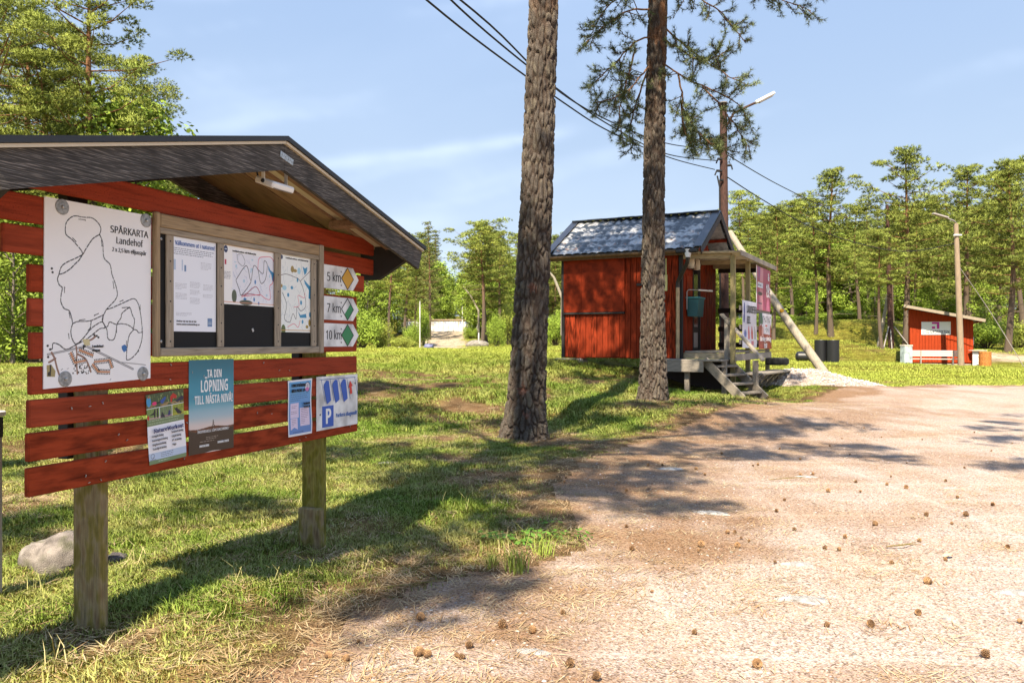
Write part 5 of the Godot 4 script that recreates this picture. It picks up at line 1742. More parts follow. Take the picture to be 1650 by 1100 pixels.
func build_hut_roof(t: Node3D, W: float, D: float) -> void:
	# pressed tile sheets: waves across, steps down the slope
	var e := Vector2(0.25, 2.155)          # out of the front, height at the eaves
	var rz := -1.37
	var ry := 3.08
	for s in [0, 1]:
		var x0 := -0.30
		var x1 := 3.10
		var nx := 150
		var ny := 42
		var b := mb()
		var out := Vector3(0, 0.88, 0.47 if s == 0 else -0.47)
		var sl := Vector2(1.62, 0.925).length()
		var grid := []
		for j in ny + 1:
			for i in nx + 1:
				var f := float(j) / ny
				var u := lerpf(x0, x1, float(i) / nx)
				var rows := fmod(f * 6.0, 1.0)
				var bump := absf(sin(u * PI / 0.185)) * 0.030 + (1.0 - rows) * 0.028
				bump = minf(bump, 0.05)
				var q := Vector3(u, lerpf(ry, e.y, f), lerpf(rz, e.x, f))
				if s == 1:
					q.z = 2.0 * rz - q.z
				# the sheet reaches a little further at the ridge on the right
				grid.append(q + out * bump)
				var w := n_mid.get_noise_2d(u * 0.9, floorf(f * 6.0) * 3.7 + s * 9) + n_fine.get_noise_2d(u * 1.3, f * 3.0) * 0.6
				var pale := smoothstep(0.05, 0.42, w + (0.32 if rows > 0.4 else -0.12))  # sky glints painted into the tile colour, mixed with whitish wear
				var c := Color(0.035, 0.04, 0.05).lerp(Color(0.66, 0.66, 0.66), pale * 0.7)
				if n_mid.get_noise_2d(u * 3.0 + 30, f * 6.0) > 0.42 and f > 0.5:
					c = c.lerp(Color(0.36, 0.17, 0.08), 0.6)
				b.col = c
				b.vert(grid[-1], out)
		for j in ny + 1:
			for i in nx + 1:
				var a: Vector3 = grid[j * (nx + 1) + mini(i + 1, nx)] - grid[j * (nx + 1) + maxi(i - 1, 0)]
				var d: Vector3 = grid[mini(j + 1, ny) * (nx + 1) + i] - grid[maxi(j - 1, 0) * (nx + 1) + i]
				var nn := a.cross(d).normalized()
				b.n[j * (nx + 1) + i] = nn if nn.dot(out) > 0 else -nn
		for j in ny:
			for i in nx:
				var a := j * (nx + 1) + i
				b.face(a, a + 1, a + nx + 2, out)
				b.face(a, a + nx + 2, a + nx + 1, out)
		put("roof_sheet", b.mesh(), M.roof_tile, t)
		# verge boards and flashing at the two ends
		for q in [[x0 - 0.02, 0], [x1 - 0.12, 1]]:
			var v := mb()
			v.col = Color(0.028, 0.034, 0.05)
			var up := out * 0.055
			var a := Vector3(q[0], ry, rz) + up
			var c := Vector3(q[0], e.y, e.x if s == 0 else 2.0 * rz - e.x) + up
			v.bar(a + Vector3(0.07, 0, 0), c + Vector3(0.07, 0, 0), 0.02, 0.17, out, 0.004)
			put("verge_flashing", v.mesh(), M.roof_tile, t)
			var vb := mb()
			var xx: float = q[0] + (0.01 if q[1] == 0 else 0.145)
			vb.bar(Vector3(xx, ry - 0.05, rz + (0.005 if s == 0 else -0.005)), Vector3(xx, e.y - 0.05, c.z), 0.13, 0.022, out, 0.003)
			put("verge_board", vb.mesh(), M.dark_brown, t)
		var ins := mb()
		ins.bar(Vector3((x0 + x1) * 0.5, ry - 0.035, rz + (0.01 if s == 0 else -0.01)), Vector3((x0 + x1) * 0.5, e.y - 0.035, e.x if s == 0 else 2.0 * rz - e.x), 0.025, x1 - x0 - 0.1, out, 0)
		put("roof_underside", ins.mesh(), M.sheet_metal, t)
		for q in [0.45, 0.8]:
			box_part("purlin", M.red_panel, t, W - 0.01, x1 - 0.02, lerpf(ry, e.y, q) - 0.12, lerpf(ry, e.y, q) - 0.055, (lerpf(rz, e.x, q) if s == 0 else 2.0 * rz - lerpf(rz, e.x, q)) - 0.03, (lerpf(rz, e.x, q) if s == 0 else 2.0 * rz - lerpf(rz, e.x, q)) + 0.03)
	var r := mb()
	r.col = Color(0.03, 0.036, 0.05)
	for i in 9:
		r.box(Transform3D(Basis(), Vector3(-0.12 + i * 0.378, ry + 0.055 + 0.004 * (i % 2), rz)), Vector3(0.39, 0.03, 0.2), 0.014)
	put("ridge_cap", r.mesh(), M.roof_tile, t)
	box_part("fascia", M.gutter_old, t, -0.26, 3.04, 2.06, 2.13, 0.165, 0.185)

func build_porch(t: Node3D, W: float, D: float) -> void:
	# raised porch floor along the right side, lower deck in front
	for i in 8:
		box_part("floor_board", M.deck_wood, t, W + 0.03, W + 1.06, 0.105, 0.14, -0.06 - i * 0.45 - 0.44, -0.06 - i * 0.45, 0.004)
	box_part("riser_board", M.step_wood, t, W + 0.0, W + 1.05, -0.015, 0.10, -0.085, -0.062, 0.003)
	for i in 7:
		box_part("deck_board", M.deck_wood, t, 2.14, W + 0.95, -0.05, -0.018, -0.05 + i * 0.118, 0.062 + i * 0.118, 0.004)
	box_part("deck_beam", M.deck_wood, t, 2.12, W + 0.62, -0.255, -0.052, 0.735, 0.775, 0.005)
	box_part("deck_beam", M.deck_wood, t, 2.12, 2.16, -0.25, -0.052, -0.02, 0.73, 0.005)
	for q in [[2.2, 0.65], [2.9, 0.65], [W + 0.9, 0.5]]:
		box_part("deck_leg", M.stair_wood, t, q[0], q[0] + 0.09, -0.95, -0.052, q[1] - 0.09, q[1], 0.004)
	var skirt := mb()
	skirt.bx(2.1, W + 0.9, -0.9, -0.06, -0.3, -0.27, 0)
	put("dark_skirt", skirt.mesh(), M.dark_brown, t)
	# outer line of posts with the canopy they carry
	var px := W + 1.02
	for q in [[0.10, "a"], [-1.30, "b"], [-3.52, "c"]]:
		box_part("porch_post", M.pressure_wood, t, px - 0.045, px + 0.045, -0.85, 2.02, q[0] - 0.09, q[0], 0.004)
	var c := mb()
	c.box(Transform3D(Basis(Vector3(0, 0, 1), -0.03), Vector3(W + 0.62, 2.075, -1.72)), Vector3(1.16, 0.02, 3.86), 0.003)
	put("canopy_sheet", c.mesh(), M.canopy_sheet, t)
	bar_part("canopy_fascia", M.deck_wood, t, Vector3(W + 1.20, 2.045, 0.20), Vector3(W + 1.20, 2.045, -3.66), 0.10, 0.022)
	bar_part("canopy_fascia", M.step_wood, t, Vector3(W + 0.3, 2.095, 0.215), Vector3(W + 1.19, 2.068, 0.215), 0.03, 0.022)
	for q in [0.06, -1.32, -2.4, -3.5]:
		bar_part("canopy_rafter", M.step_wood, t, Vector3(W + 0.035, 2.03, q), Vector3(W + 1.0, 2.005, q), 0.09, 0.045)
	bar_part("canopy_beam", M.dark_brown, t, Vector3(W + 0.05, 2.0, -D - 0.06), Vector3(W + 0.95, 1.98, -D - 0.06), 0.16, 0.05)
	# rails: dark at the back, grey along the outside
	for y in [0.25, 0.62, 1.05]:
		bar_part("rear_rail", M.dark_brown, t, Vector3(W + 0.0, y, -D - 0.25), Vector3(W + 1.0, y, -D - 0.25), 0.11, 0.03)
	for y in [0.32, 0.62, 1.0]:
		bar_part("side_rail", M.deck_wood, t, Vector3(px + 0.06, y, -0.25), Vector3(px + 0.06, y, -3.5), 0.09, 0.024)
	bar_part("rim_beam", M.deck_wood, t, Vector3(px + 0.07, 0.02, 0.12), Vector3(px + 0.07, 0.02, -3.58), 0.14, 0.035)

	# stairs: two stringers, treads and a handrail
	var so := pt(1155, 578, 15.45)
	var a := deg_to_rad(40)
	var sb := Basis(Vector3(cos(a), 0, -sin(a)), Vector3.UP, Vector3(sin(a), 0, cos(a)))
	var st := thing("stairs", "grey wooden steps with a handrail leading up to the kiosk deck", "stairs", so, sb)
	var foot := ground_y(so.x + sb.z.x * 0.75, so.z + sb.z.z * 0.75) - so.y
	var run := 0.80
	for x in [-0.36, 0.36]:
		bar_part("stringer", M.stair_wood, st, Vector3(x, -0.03, -0.02), Vector3(x, foot - 0.0, run + 0.05), 0.17, 0.04, Vector3(0, 1, 0))
	for i in 4:
		var f := (i + 0.85) / 4.6
		box_part("tread", M.stair_wood, st, -0.338, 0.338, f * foot - 0.02, f * foot + 0.022, f * run - 0.10, f * run + 0.12, 0.005)
	box_part("newel", M.deck_wood, st, 0.33, 0.40, -0.2, 0.80, -0.06, 0.03, 0.004)
	box_part("newel", M.stair_wood, st, 0.33, 0.40, foot - 0.1, foot + 0.72, run - 0.22, run - 0.13, 0.004)
	bar_part("handrail", M.deck_wood, st, Vector3(0.36, 0.88, -0.14), Vector3(0.36, foot + 0.72, run + 0.0), 0.10, 0.04, Vector3.RIGHT)

	build_banners(px)

func build_banners(px: float) -> void:
	var rr := RandomNumberGenerator.new()
	rr.seed = 61
	# they hang on the outer line, facing right (local +x)
	var turn := PI / 2
	var p := Print.new(360, 260, Color(0.86, 0.85, 0.90))
	for k in [[30, 50, 9, 40], [28, 95, 11, 28]]:
		p.disc(k[0] + 14, k[1], k[2] + 8, k[3], Color(0.20, 0.20, 0.55))
	p.disc(74, 182, 36, 24, Color(0.55, 0.60, 0.78))
	p.disc(74, 182, 26, 16, Color(0.30, 0.36, 0.66))
	for k in [[160, Color(0.78, 0.30, 0.34)], [238, Color(0.74, 0.16, 0.22)], [312, Color(0.62, 0.63, 0.66)]]:
		p.poly([Vector2(k[0] - 7, 138), Vector2(k[0] + 7, 138), Vector2(k[0] + 22, 175), Vector2(k[0] + 18, 212), Vector2(k[0] - 18, 212), Vector2(k[0] - 22, 175)], k[1])
	p.rect(214, 222, 62, 26, Color(0.80, 0.42, 0.52))
	print_mat("drinks_print", p, 0.4)
	var t := at_hut("drinks_banner", "white drinks banner with bottles, hung lowest at the stair end of the porch", "banner", Vector3(px + 0.09, 0.20, -0.36), turn)
	sheet(t, "sheet", M.drinks_print, flat_rect(0, 1.42, 0, 0.96, 0), 0.002, 0.012)
	words(t, "LADDETER", Vector3(0.38, 0.79, 0.016), 0.15, M.ink, "bold", 1, HORIZONTAL_ALIGNMENT_LEFT, 0, 0.98)
	words(t, "BIL", Vector3(0.42, 0.57, 0.016), 0.15, M.ink, "bold", 0.98)
	p = Print.new(360, 230, Color(0.66, 0.24, 0.38))
	p.poly([Vector2(60, 230), Vector2(90, 0), Vector2(165, 0), Vector2(150, 230)], Color(0.80, 0.52, 0.56))
	p.poly([Vector2(20, 0), Vector2(90, 0), Vector2(60, 90)], Color(0.55, 0.22, 0.48))
	p.poly([Vector2(230, 230), Vector2(300, 130), Vector2(340, 230)], Color(0.82, 0.44, 0.58))
	p.rect(20, 82, 140, 30, Color(0.85, 0.84, 0.88))
	p.rect(20, 78, 140, 4, Color(0.70, 0.16, 0.10))
	p.rect(20, 112, 140, 4, Color(0.70, 0.16, 0.10))
	p.small(30, 94, 110, 1, 10, 8, Color(0.45, 0.45, 0.5), rr)
	p.disc(85, 142, 60, 10, Color(0.25, 0.12, 0.15))
	p.small(20, 190, 150, 1, 10, 8, Color(0.3, 0.12, 0.2), rr)
	print_mat("price_print", p, 0.4)
	t = at_hut("price_banner", "pink price banner hung high under the far end of the kiosk canopy", "banner", Vector3(px + 0.09, 1.02, -1.82), turn)
	sheet(t, "sheet", M.price_print, flat_rect(0, 1.58, 0, 0.95, 0), 0.002, 0.008)
	box_part("edge", M.ink_white, t, -0.05, -0.005, 0, 0.96, -0.004, 0.004, 0.001)
	words(t, "&", Vector3(1.22, 0.78, 0.012), 0.17, M.ink_white, "bold", 1.1)
	words(t, "19:-", Vector3(1.0, 0.46, 0.012), 0.30, M.ink_white, "bold", 0.8)
	p = Print.new(360, 230, Color(0.84, 0.82, 0.86))
	p.rect(0, 0, 40, 230, Color(0.24, 0.16, 0.16))
	p.poly([Vector2(30, 0), Vector2(90, 0), Vector2(110, 70), Vector2(40, 70)], Color(0.06, 0.32, 0.22))
	p.poly([Vector2(0, 90), Vector2(80, 70), Vector2(110, 130), Vector2(360, 140), Vector2(360, 230), Vector2(0, 230)], Color(0.58, 0.12, 0.07))
	p.disc(110, 118, 26, 34, Color(0.85, 0.62, 0.60))
	p.disc(340, 110, 20, 40, Color(0.60, 0.12, 0.10))
	for k in 7:
		p.rect(105 + k * 34, 18, 9, 42, Color(0.10, 0.11, 0.16))
		p.rect(105 + k * 34, 18 + 14 * (k % 3), 24, 8, Color(0.14, 0.15, 0.22))
	p.small(180, 74, 110, 1, 10, 10, Color(0.75, 0.2, 0.2), rr)
	p.smooth([Vector2(190, 105), Vector2(215, 95), Vector2(225, 120), Vector2(250, 98), Vector2(275, 118)], 5, Color(0.15, 0.32, 0.35))
	print_mat("burger_print", p, 0.4)
	t = at_hut("food_banner", "dark red and white food banner below the pink banner", "banner", Vector3(px + 0.10, 0.16, -1.98), turn)
	sheet(t, "sheet", M.burger_print, flat_rect(0, 1.52, 0, 0.80, 0), 0.002, 0.006)
	words(t, "Lördag-söndag", Vector3(0.10, 0.23, 0.012), 0.10, M.ink_white, "bold", 1, HORIZONTAL_ALIGNMENT_LEFT, 0, 1.3)
	words(t, "10:00", Vector3(0.55, 0.07, 0.012), 0.11, M.ink_white, "bold", 1.0)

func build_around_hut() -> void:
	# bench with a slatted shelf below, tyre, gravel heap, leaning log, poles
	var gx := hut_basis()
	var bo := pt(1213, 601, 15.5)
	var e := pt(1262, 588.5, 17.6)
	var dir := Vector3(e.x - bo.x, 0, e.z - bo.z).normalized()
	var bb := Basis(dir, Vector3.UP, dir.cross(Vector3.UP))
	var l := Vector2(e.x - bo.x, e.z - bo.z).length()
	var t := thing("plank_bench", "long grey plank bench beside the kiosk stairs, its slats throwing striped shade", "bench", bo, bb)
	for i in 3:
		box_part("seat_plank", M.deck_wood, t, 0, l, -0.04, 0.0, -0.21 + i * 0.145, -0.075 + i * 0.145, 0.006)
	for i in 6:
		var x := 0.1 + i * (l - 0.2) / 5.0
		bar_part("brace", M.deck_wood, t, Vector3(x, -0.042, 0.16), Vector3(x, -0.44, -0.2), 0.05, 0.03, Vector3.RIGHT)
	for x in [0.15, l - 0.2]:
		box_part("leg", M.stair_wood, t, x, x + 0.07, -0.75, -0.042, -0.12, -0.05, 0.004)
	var ty := pt(1252.5, 582, 17.2)
	t = thing("car_tyre", "black car tyre lying flat behind the end of the plank bench", "tyre", ty, Basis().scaled(Vector3.ONE * 0.72))
	var b := mb()
	b.lathe([Vector2(0.20, 0.03), Vector2(0.21, -0.06), Vector2(0.28, -0.11), Vector2(0.325, -0.09), Vector2(0.335, 0.0), Vector2(0.325, 0.08), Vector2(0.29, 0.105), Vector2(0.235, 0.095), Vector2(0.20, 0.03)], 28)
	put("casing", b.mesh(), M.rubber, t)
	b = mb()
	for i in 36:
		var a := TAU * i / 36.0
		b.box(Transform3D(Basis(Vector3.UP, -a), Vector3(cos(a) * 0.336, 0, sin(a) * 0.336)), Vector3(0.012, 0.14, 0.035), 0.002)
	put("tread", b.mesh(), M.rubber, t)
	# what the tyre lies on: an old culvert end under the heap of gravel
	gravel_heap()
	# stay log
	var a0 := pt(1326, 597, 18.6)
	var a1 := pt(1176, 374, 21.2)
	t = thing("stay_log", "long pale log leaning against the brown pole behind the kiosk", "log", Vector3(a0.x, a0.y, a0.z))
	var pts := []
	var rad := []
	for i in 13:
		var f := i / 12.0
		pts.append(Vector3.ZERO.lerp(a1 - a0, f) + Vector3(0, -0.06 * sin(f * PI), 0) + rand_dir() * 0.004 - (a1 - a0) * 0.02 * (1 - f))
		rad.append(lerpf(0.108, 0.08, f))
	tube_part("shaft", M.log_pale, t, pts, rad, 12)
	var kn := mb()
	kn.lathe([Vector2(0, 0.14), Vector2(0.05, 0.135), Vector2(0.05, 0.10)], 10, Transform3D(Basis(Vector3(0, 0, 1), 0.2) * Basis(Vector3(1, 0, 0), PI / 2), (a1 - a0) * 0.415 + Vector3(-0.02, -0.05, 0.0)))
	put("blaze_mark", kn.mesh(), M.sign_yellow, t)
	# brown utility pole with its lamp
	var pb := pt(1167, 560, 21.3)
	t = thing("utility_pole", "tall dark brown utility pole with a lamp arm rising behind the kiosk", "utility pole", Vector3(pb.x, ground_y(pb.x, pb.z), pb.z))
	var top := pt(1164, 166, 21.3).y - t.position.y
	tube_part("pole", M.pole_brown, t, [Vector3(0, -0.3, 0), Vector3(0.0, top * 0.5, 0), Vector3(-0.02, top, 0)], [0.135, 0.118, 0.092], 14)
	tube_part("top_cap", M.grey_metal, t, [Vector3(-0.02, top, 0), Vector3(-0.02, top + 0.02, 0)], [0.108], 14)
	var y1 := pt(0, 203, 21.3).y - t.position.y
	tube_part("lamp_arm", M.pole_brown, t, [Vector3(0.06, y1, 0.08), Vector3(0.2, y1 + 0.28, 0.2), Vector3(0.5, y1 + 0.42, 0.3), Vector3(0.8, y1 + 0.55, 0.35)], [0.032], 8)
	var lh := mb()
	lh.box(Transform3D(Basis(Vector3(0, 0, 1), 0.48), Vector3(0.97, y1 + 0.64, 0.38)), Vector3(0.56, 0.075, 0.17), 0.03)
	put("lamp_head", lh.mesh(), M.white_lamp, t)
	lh = mb()
	lh.box(Transform3D(Basis(Vector3(0, 0, 1), 0.48), Vector3(1.0, y1 + 0.605, 0.38)), Vector3(0.40, 0.03, 0.13), 0.01)
	put("lamp_glass", lh.mesh(), M.grey_metal, t)
	var fit := mb()
	for q in [[240, -0.12], [258, -0.14], [268, 0.1], [277, -0.16], [292, -0.1]]:
		var y := pt(0, q[0], 21.3).y - t.position.y
		fit.tube([Vector3(q[1] * 0.6, y, 0.12), Vector3(q[1] * 1.5, y, 0.16)], [0.035], 6)
		fit.tube([Vector3(q[1] * 1.5, y, 0.16), Vector3(q[1] * 1.8, y - 0.12, 0.16)], [0.02], 5)
	put("insulators", fit.mesh(), M.ink, t)
	var dy := pt(0, 285, 21.3).y - t.position.y
	tube_part("down_cable", M.cable, t, [Vector3(-0.22, dy, 0.15), Vector3(-0.16, dy - 0.3, 0.16), Vector3(-0.15, dy - 2.0, 0.15), Vector3(-0.15, 0.2, 0.17)], [0.022], 5)
	# cables to the upper left, over the viewer, and on to the far pole
	var q0 := pt(1160, 241, 21.2)
	hang("power_cable", "uppermost black cable running from the brown pole up past both trunks", [pt(640, -80, 7.2), pt(790, 40, 9.0), pt(905, 150, 11.6), pt(1000, 203, 14.5), pt(1080, 232, 17.8), q0], 0.0115)
	hang("power_cable", "middle black cable twisted close under the uppermost one", [pt(655, -70, 7.4), pt(775, 44, 9.0), pt(898, 143, 11.6), pt(985, 203, 14.3), pt(1075, 248, 17.8), pt(1157, 259, 21.2)], 0.0115)
	hang("power_cable", "lowest black cable sagging between the brown pole and the upper left", [pt(600, -75, 7.0), pt(752, 52, 9.0), pt(905, 163, 11.8), pt(985, 213, 14.3), pt(1080, 254, 17.8), pt(1152, 273, 21.2)], 0.0115)
	hang("power_cable", "black cable from the brown pole down to the far pale lamp pole", [pt(1172, 285, 21.2), pt(1228, 321, 23.0), pt(1300, 362, 25.5), pt(1380, 391, 27), pt(1460, 405, 28.3), pt(1540, 392, 29)], 0.015)
	hang("stay_wire", "thin straight wire from the brown pole down into the pines on the right", [pt(1170, 248, 21.2), pt(1250, 295, 26), pt(1345, 342, 32), pt(1430, 384, 38)], 0.014)

func hang(called: String, label: String, pts: Array, r: float, m := "cable") -> void:
	var cv := Curve3D.new()
	for i in pts.size():
		var a: Vector3 = pts[maxi(i - 1, 0)]
		var b: Vector3 = pts[mini(i + 1, pts.size() - 1)]
		cv.add_point(pts[i], (a - b) / 6.0, (b - a) / 6.0)
	var q := []
	var l := cv.get_baked_length()
	for i in 41:
		q.append(cv.sample_baked(l * i / 40.0))
	tag(tube_part(called, M[m], null, q, [r], 6), label, "cable")

func gravel_heap() -> void:
	var b := mb()
	var n := 70
	var k := 34
	var c := pt(1285, 600, 17.6)
	var ids := []
	for j in k + 1:
		for i in n + 1:
			var u := float(i) / n * 2 - 1
			var v := float(j) / k * 2 - 1
			# long axis from behind the bench towards the yard
			var p := c + Vector3(u * 1.65 + 0.45, 0, v * 0.8 - u * 0.15)
			var f := maxf(0.0, 1.0 - u * u - v * v)
			var h := pow(f, 0.9) * (0.42 - 0.30 * smoothstep(-0.6, 0.95, u)) + n_mid.get_noise_2d(p.x * 2.5, p.z * 2.5) * 0.05 * sqrt(f) + n_fine.get_noise_2d(p.x * 2.5, p.z * 2.5) * 0.03 * sqrt(f)
			p.y = ground_y(p.x, p.z) - 0.03 + h
			b.col = Color(0.66, 0.65, 0.66) * (0.9 + 0.2 * n_fine.get_noise_2d(p.x * 3, p.z * 3))
			b.col.a = 1
			ids.append(b.vert(p, Vector3.UP))
	for j in k + 1:
		for i in n + 1:
			var a := b.v[j * (n + 1) + mini(i + 1, n)] - b.v[j * (n + 1) + maxi(i - 1, 0)]
			var d := b.v[mini(j + 1, k) * (n + 1) + i] - b.v[maxi(j - 1, 0) * (n + 1) + i]
			var nn := d.cross(a).normalized()
			b.n[j * (n + 1) + i] = nn if nn.y > 0 else -nn
	for j in k:
		for i in n:
			var a := j * (n + 1) + i
			b.face(a, a + 1, a + n + 2, Vector3.UP)
			b.face(a, a + n + 2, a + n + 1, Vector3.UP)
	var t := thing("gravel_heap", "low heap of grey crushed gravel spilling from the bench towards the yard", "gravel heap", c)
	var o := put("heap", b.mesh(), M.gravel, t, Transform3D(Basis(), -c))
	o.name = "heap"
	var g := stone_mesh(7, 6, 0.35)
	var mm := MultiMesh.new()
	mm.transform_format = MultiMesh.TRANSFORM_3D
	mm.use_colors = true
	mm.mesh = g
	mm.instance_count = 2600
	rng.seed = 8
	for i in 2600:
		var q := b.v[rng.randi_range(0, b.v.size() - 1)] - c + Vector3(rng.randf_range(-0.03, 0.03), 0.002, rng.randf_range(-0.03, 0.03))
		mm.set_instance_transform(i, Transform3D(Basis(rand_dir(), rng.randf() * TAU).scaled(Vector3.ONE * rng.randf_range(0.008, 0.02)), q))
		var s := rng.randf_range(0.4, 0.7)
		mm.set_instance_color(i, Color(s, s * 0.97, s * 0.94))
	var mi := MultiMeshInstance3D.new()
	mi.name = "loose_stones"
	mi.multimesh = mm
	mi.material_override = M.pebble
	t.add_child(mi)
	mi.set_meta("kind", "stuff")

func stone_mesh(sides: int, rings: int, rough: float) -> ArrayMesh:
	var b := mb()
	for j in rings + 1:
		for i in sides:
			var a := TAU * i / sides
			var e := PI * j / rings
			var d := Vector3(sin(e) * cos(a), cos(e), sin(e) * sin(a))
			var r := 1.0 + rough * n_mid.get_noise_3d(d.x * 0.8, d.y * 0.8 + 4, d.z * 0.8)
			b.vert(d * r, d)
	for j in rings:
		for i in sides:
			var a := j * sides + i
			var c := j * sides + (i + 1) % sides
			b.face(a, c, c + sides, b.n[a] + b.n[c + sides])
			b.face(a, c + sides, a + sides, b.n[a] + b.n[c + sides])
	return b.mesh()


# ---------------------------------------------------------------- the far side of the yard
func build_far_things() -> void:
	build_shed()
	# pale pole with its lamp, in front of the shed
	var b0 := pt(1550, 589, 27.9)
	var t := thing("lamp_pole", "pale wooden lamp pole standing in front of the small red shed", "lamp pole", Vector3(b0.x, ground_y(b0.x, b0.z), b0.z))
	var top := pt(1541, 360, 27.9) - t.position
	tube_part("pole", M.pole_pale, t, [Vector3(0, -0.3, 0), top * 0.5, top], [0.105, 0.095, 0.075], 14)
	tube_part("lamp_arm", M.grey_metal, t, [top + Vector3(0, 0.02, 0), top + Vector3(-0.12, 0.08, 0.1), top + Vector3(-0.5, 0.16, 0.25)], [0.025], 8)
	var lh := mb()
	lh.box(Transform3D(Basis(Vector3(0, 0, 1), -0.28), top + Vector3(-0.72, 0.22, 0.33)), Vector3(0.55, 0.06, 0.16), 0.025)
	put("lamp_head", lh.mesh(), M.grey_metal, t)
	tube_part("insulator", M.ink_white, t, [top + Vector3(-0.13, -0.42, 0.1), top + Vector3(0.14, -0.42, 0.1)], [0.03], 6)
	hang("guy_wire", "pale guy wire slanting from the pale lamp pole down to the right", [pt(1543, 425, 27.9), pt(1600, 508, 28.3), pt(1662, 610, 28.0)], 0.013, "grey_metal")
	# power cabinet, barrel, white board
	var p := pt(1461, 588, 29.0)
	t = thing("power_cabinet", "pale blue-grey utility cabinet at the left corner of the small red shed", "cabinet", Vector3(p.x, ground_y(p.x, p.z) - 0.02, p.z), Basis(Vector3.UP, 0.12))
	box_part("body", M.cabinet_paint, t, -0.155, 0.155, 0, 0.66, -0.14, 0.14, 0.012)
	box_part("lid", M.bench_paint, t, -0.165, 0.165, 0.661, 0.70, -0.155, 0.155, 0.012)
	box_part("door", M.cabinet_paint, t, -0.13, 0.13, 0.06, 0.62, 0.141, 0.150, 0.004)
	p = pt(1588, 591, 28.8)
	t = thing("oil_drum", "rusty orange oil drum standing to the right of the small red shed", "drum", Vector3(p.x, ground_y(p.x, p.z) - 0.02, p.z))
	var b := mb()
	var prof := [Vector2(0, 0.545), Vector2(0.19, 0.545), Vector2(0.195, 0.56), Vector2(0.21, 0.56), Vector2(0.21, 0.54), Vector2(0.203, 0.53)]
	for k in 2:
		var y: float = [0.37, 0.19][k]
		prof.append_array([Vector2(0.203, y + 0.02), Vector2(0.214, y), Vector2(0.203, y - 0.02)])
	prof.append_array([Vector2(0.203, 0.02), Vector2(0.21, 0.01), Vector2(0.21, 0.0)])
	b.lathe(prof, 28)
	put("shell", b.mesh(), M.rust, t)
	p = pt(1573, 590, 29.4)
	t = thing("white_board", "small white board standing between the small red shed and the rusty drum", "board", Vector3(p.x, ground_y(p.x, p.z), p.z))
	box_part("panel", M.white_paint, t, -0.12, 0.13, 0.0, 0.56, -0.015, 0.015, 0.004)
	box_part("shelf", M.bench_paint, t, -0.2, 0.35, 0.561, 0.585, -0.12, 0.12, 0.004)
	# bench before the shed
	p = pt(1509, 590, 28.9)
	t = thing("park_bench", "white slatted bench standing along the front of the small red shed", "bench", Vector3(p.x, ground_y(p.x, p.z), p.z), Basis(Vector3.UP, deg_to_rad(-24)))
	for y in [0.50, 0.425, 0.35]:
		box_part("back_slat", M.bench_paint, t, -0.79, 0.80, y, y + 0.06, 0.17, 0.195, 0.004)
	for k in 3:
		box_part("seat_slat", M.bench_paint, t, -0.82, 0.83, 0.235, 0.262, -0.22 + k * 0.125, -0.12 + k * 0.125, 0.004)
	for x in [-0.50, 0.53]:
		box_part("leg", M.grey_metal, t, x - 0.02, x + 0.02, -0.05, 0.56, 0.196, 0.235, 0.004)
		box_part("leg", M.grey_metal, t, x - 0.02, x + 0.02, -0.05, 0.234, -0.2, -0.16, 0.004)
	# plastic culvert pipes
	var labels := ["left one of the two black ribbed pipes standing on end in the grass", "right one of the two black ribbed pipes standing on end in the grass"]
	for k in 2:
		p = pt([1323.0, 1342.5][k], [581.0, 583.0][k], 27.5 - k * 0.3)
		t = thing("culvert_pipe", labels[k], "pipe", Vector3(p.x, ground_y(p.x, p.z) - 0.03, p.z), Basis(), "black culvert pipes")
		b = mb()
		prof = [Vector2(0.185, 0.05), Vector2(0.185, 0.80)]
		for i in 21:
			prof.append(Vector2(0.215, 0.80 - i * 0.039))
			prof.append(Vector2(0.203, 0.80 - i * 0.039 - 0.016))
		b.lathe(prof, 26)
		put("shell", b.mesh(), M.culvert, t)
	p = pt(1300, 580, 27.8)
	t = thing("culvert_pipe", "black smooth pipe lying on its side in the grass behind the leaning log", "pipe", Vector3(p.x, ground_y(p.x, p.z) + 0.16, p.z), Basis(Vector3.UP, -0.25) * Basis(Vector3(0, 0, 1), PI / 2), "black culvert pipes")
	b = mb()
	b.lathe([Vector2(0, 0.37), Vector2(0.08, 0.365), Vector2(0.15, 0.33), Vector2(0.185, 0.27), Vector2(0.19, -0.33), Vector2(0.16, -0.36), Vector2(0.0, -0.37)], 24)
	put("shell", b.mesh(), M.culvert, t)
	# grass beside them is in the tufts; the brown pole with its stays in the wood
	p = pt(1437, 560, 36)
	t = thing("stayed_pole", "thin dark red-brown pole with stay wires in the wood left of the red shed", "pole", Vector3(p.x, ground_y(p.x, p.z), p.z))
	tube_part("pole", M.pole_brown, t, [Vector3(0, -0.3, 0), Vector3(-0.15, 4.6, 0), Vector3(-0.2, 6.5, 0)], [0.13, 0.10, 0.07], 10)
	for x in [-0.5, -0.12, 0.75]:
		tube_part("stay", M.grey_metal, t, [Vector3(x, 0.0, 0.3), Vector3(x * 0.2 - 0.05, 1.0, 0.05)], [0.03], 5)
	p = pt(1416, 527, 37)
	t = thing("dead_trunk", "bleached dead trunk leaning against the pines above the mound", "dead trunk", p)
	t.position.y = ground_y(p.x, p.z)
	tube_part("trunk", M.log_pale, t, [Vector3(-0.05, -0.1, 0), Vector3(0.25, 1.2, -0.1), Vector3(0.55, 2.6, -0.2), Vector3(0.62, 3.3, -0.2)], [0.09, 0.085, 0.07, 0.04], 8)
	# the white rink barrier at the end of the path
	p = pt(640, 532, 67)
	var e := pt(772, 532, 67)
	t = thing("rink_barrier", "long low white panelled wall with a brown rail at the end of the far path", "barrier", Vector3(p.x, pt(0, 534, 67).y, -67))
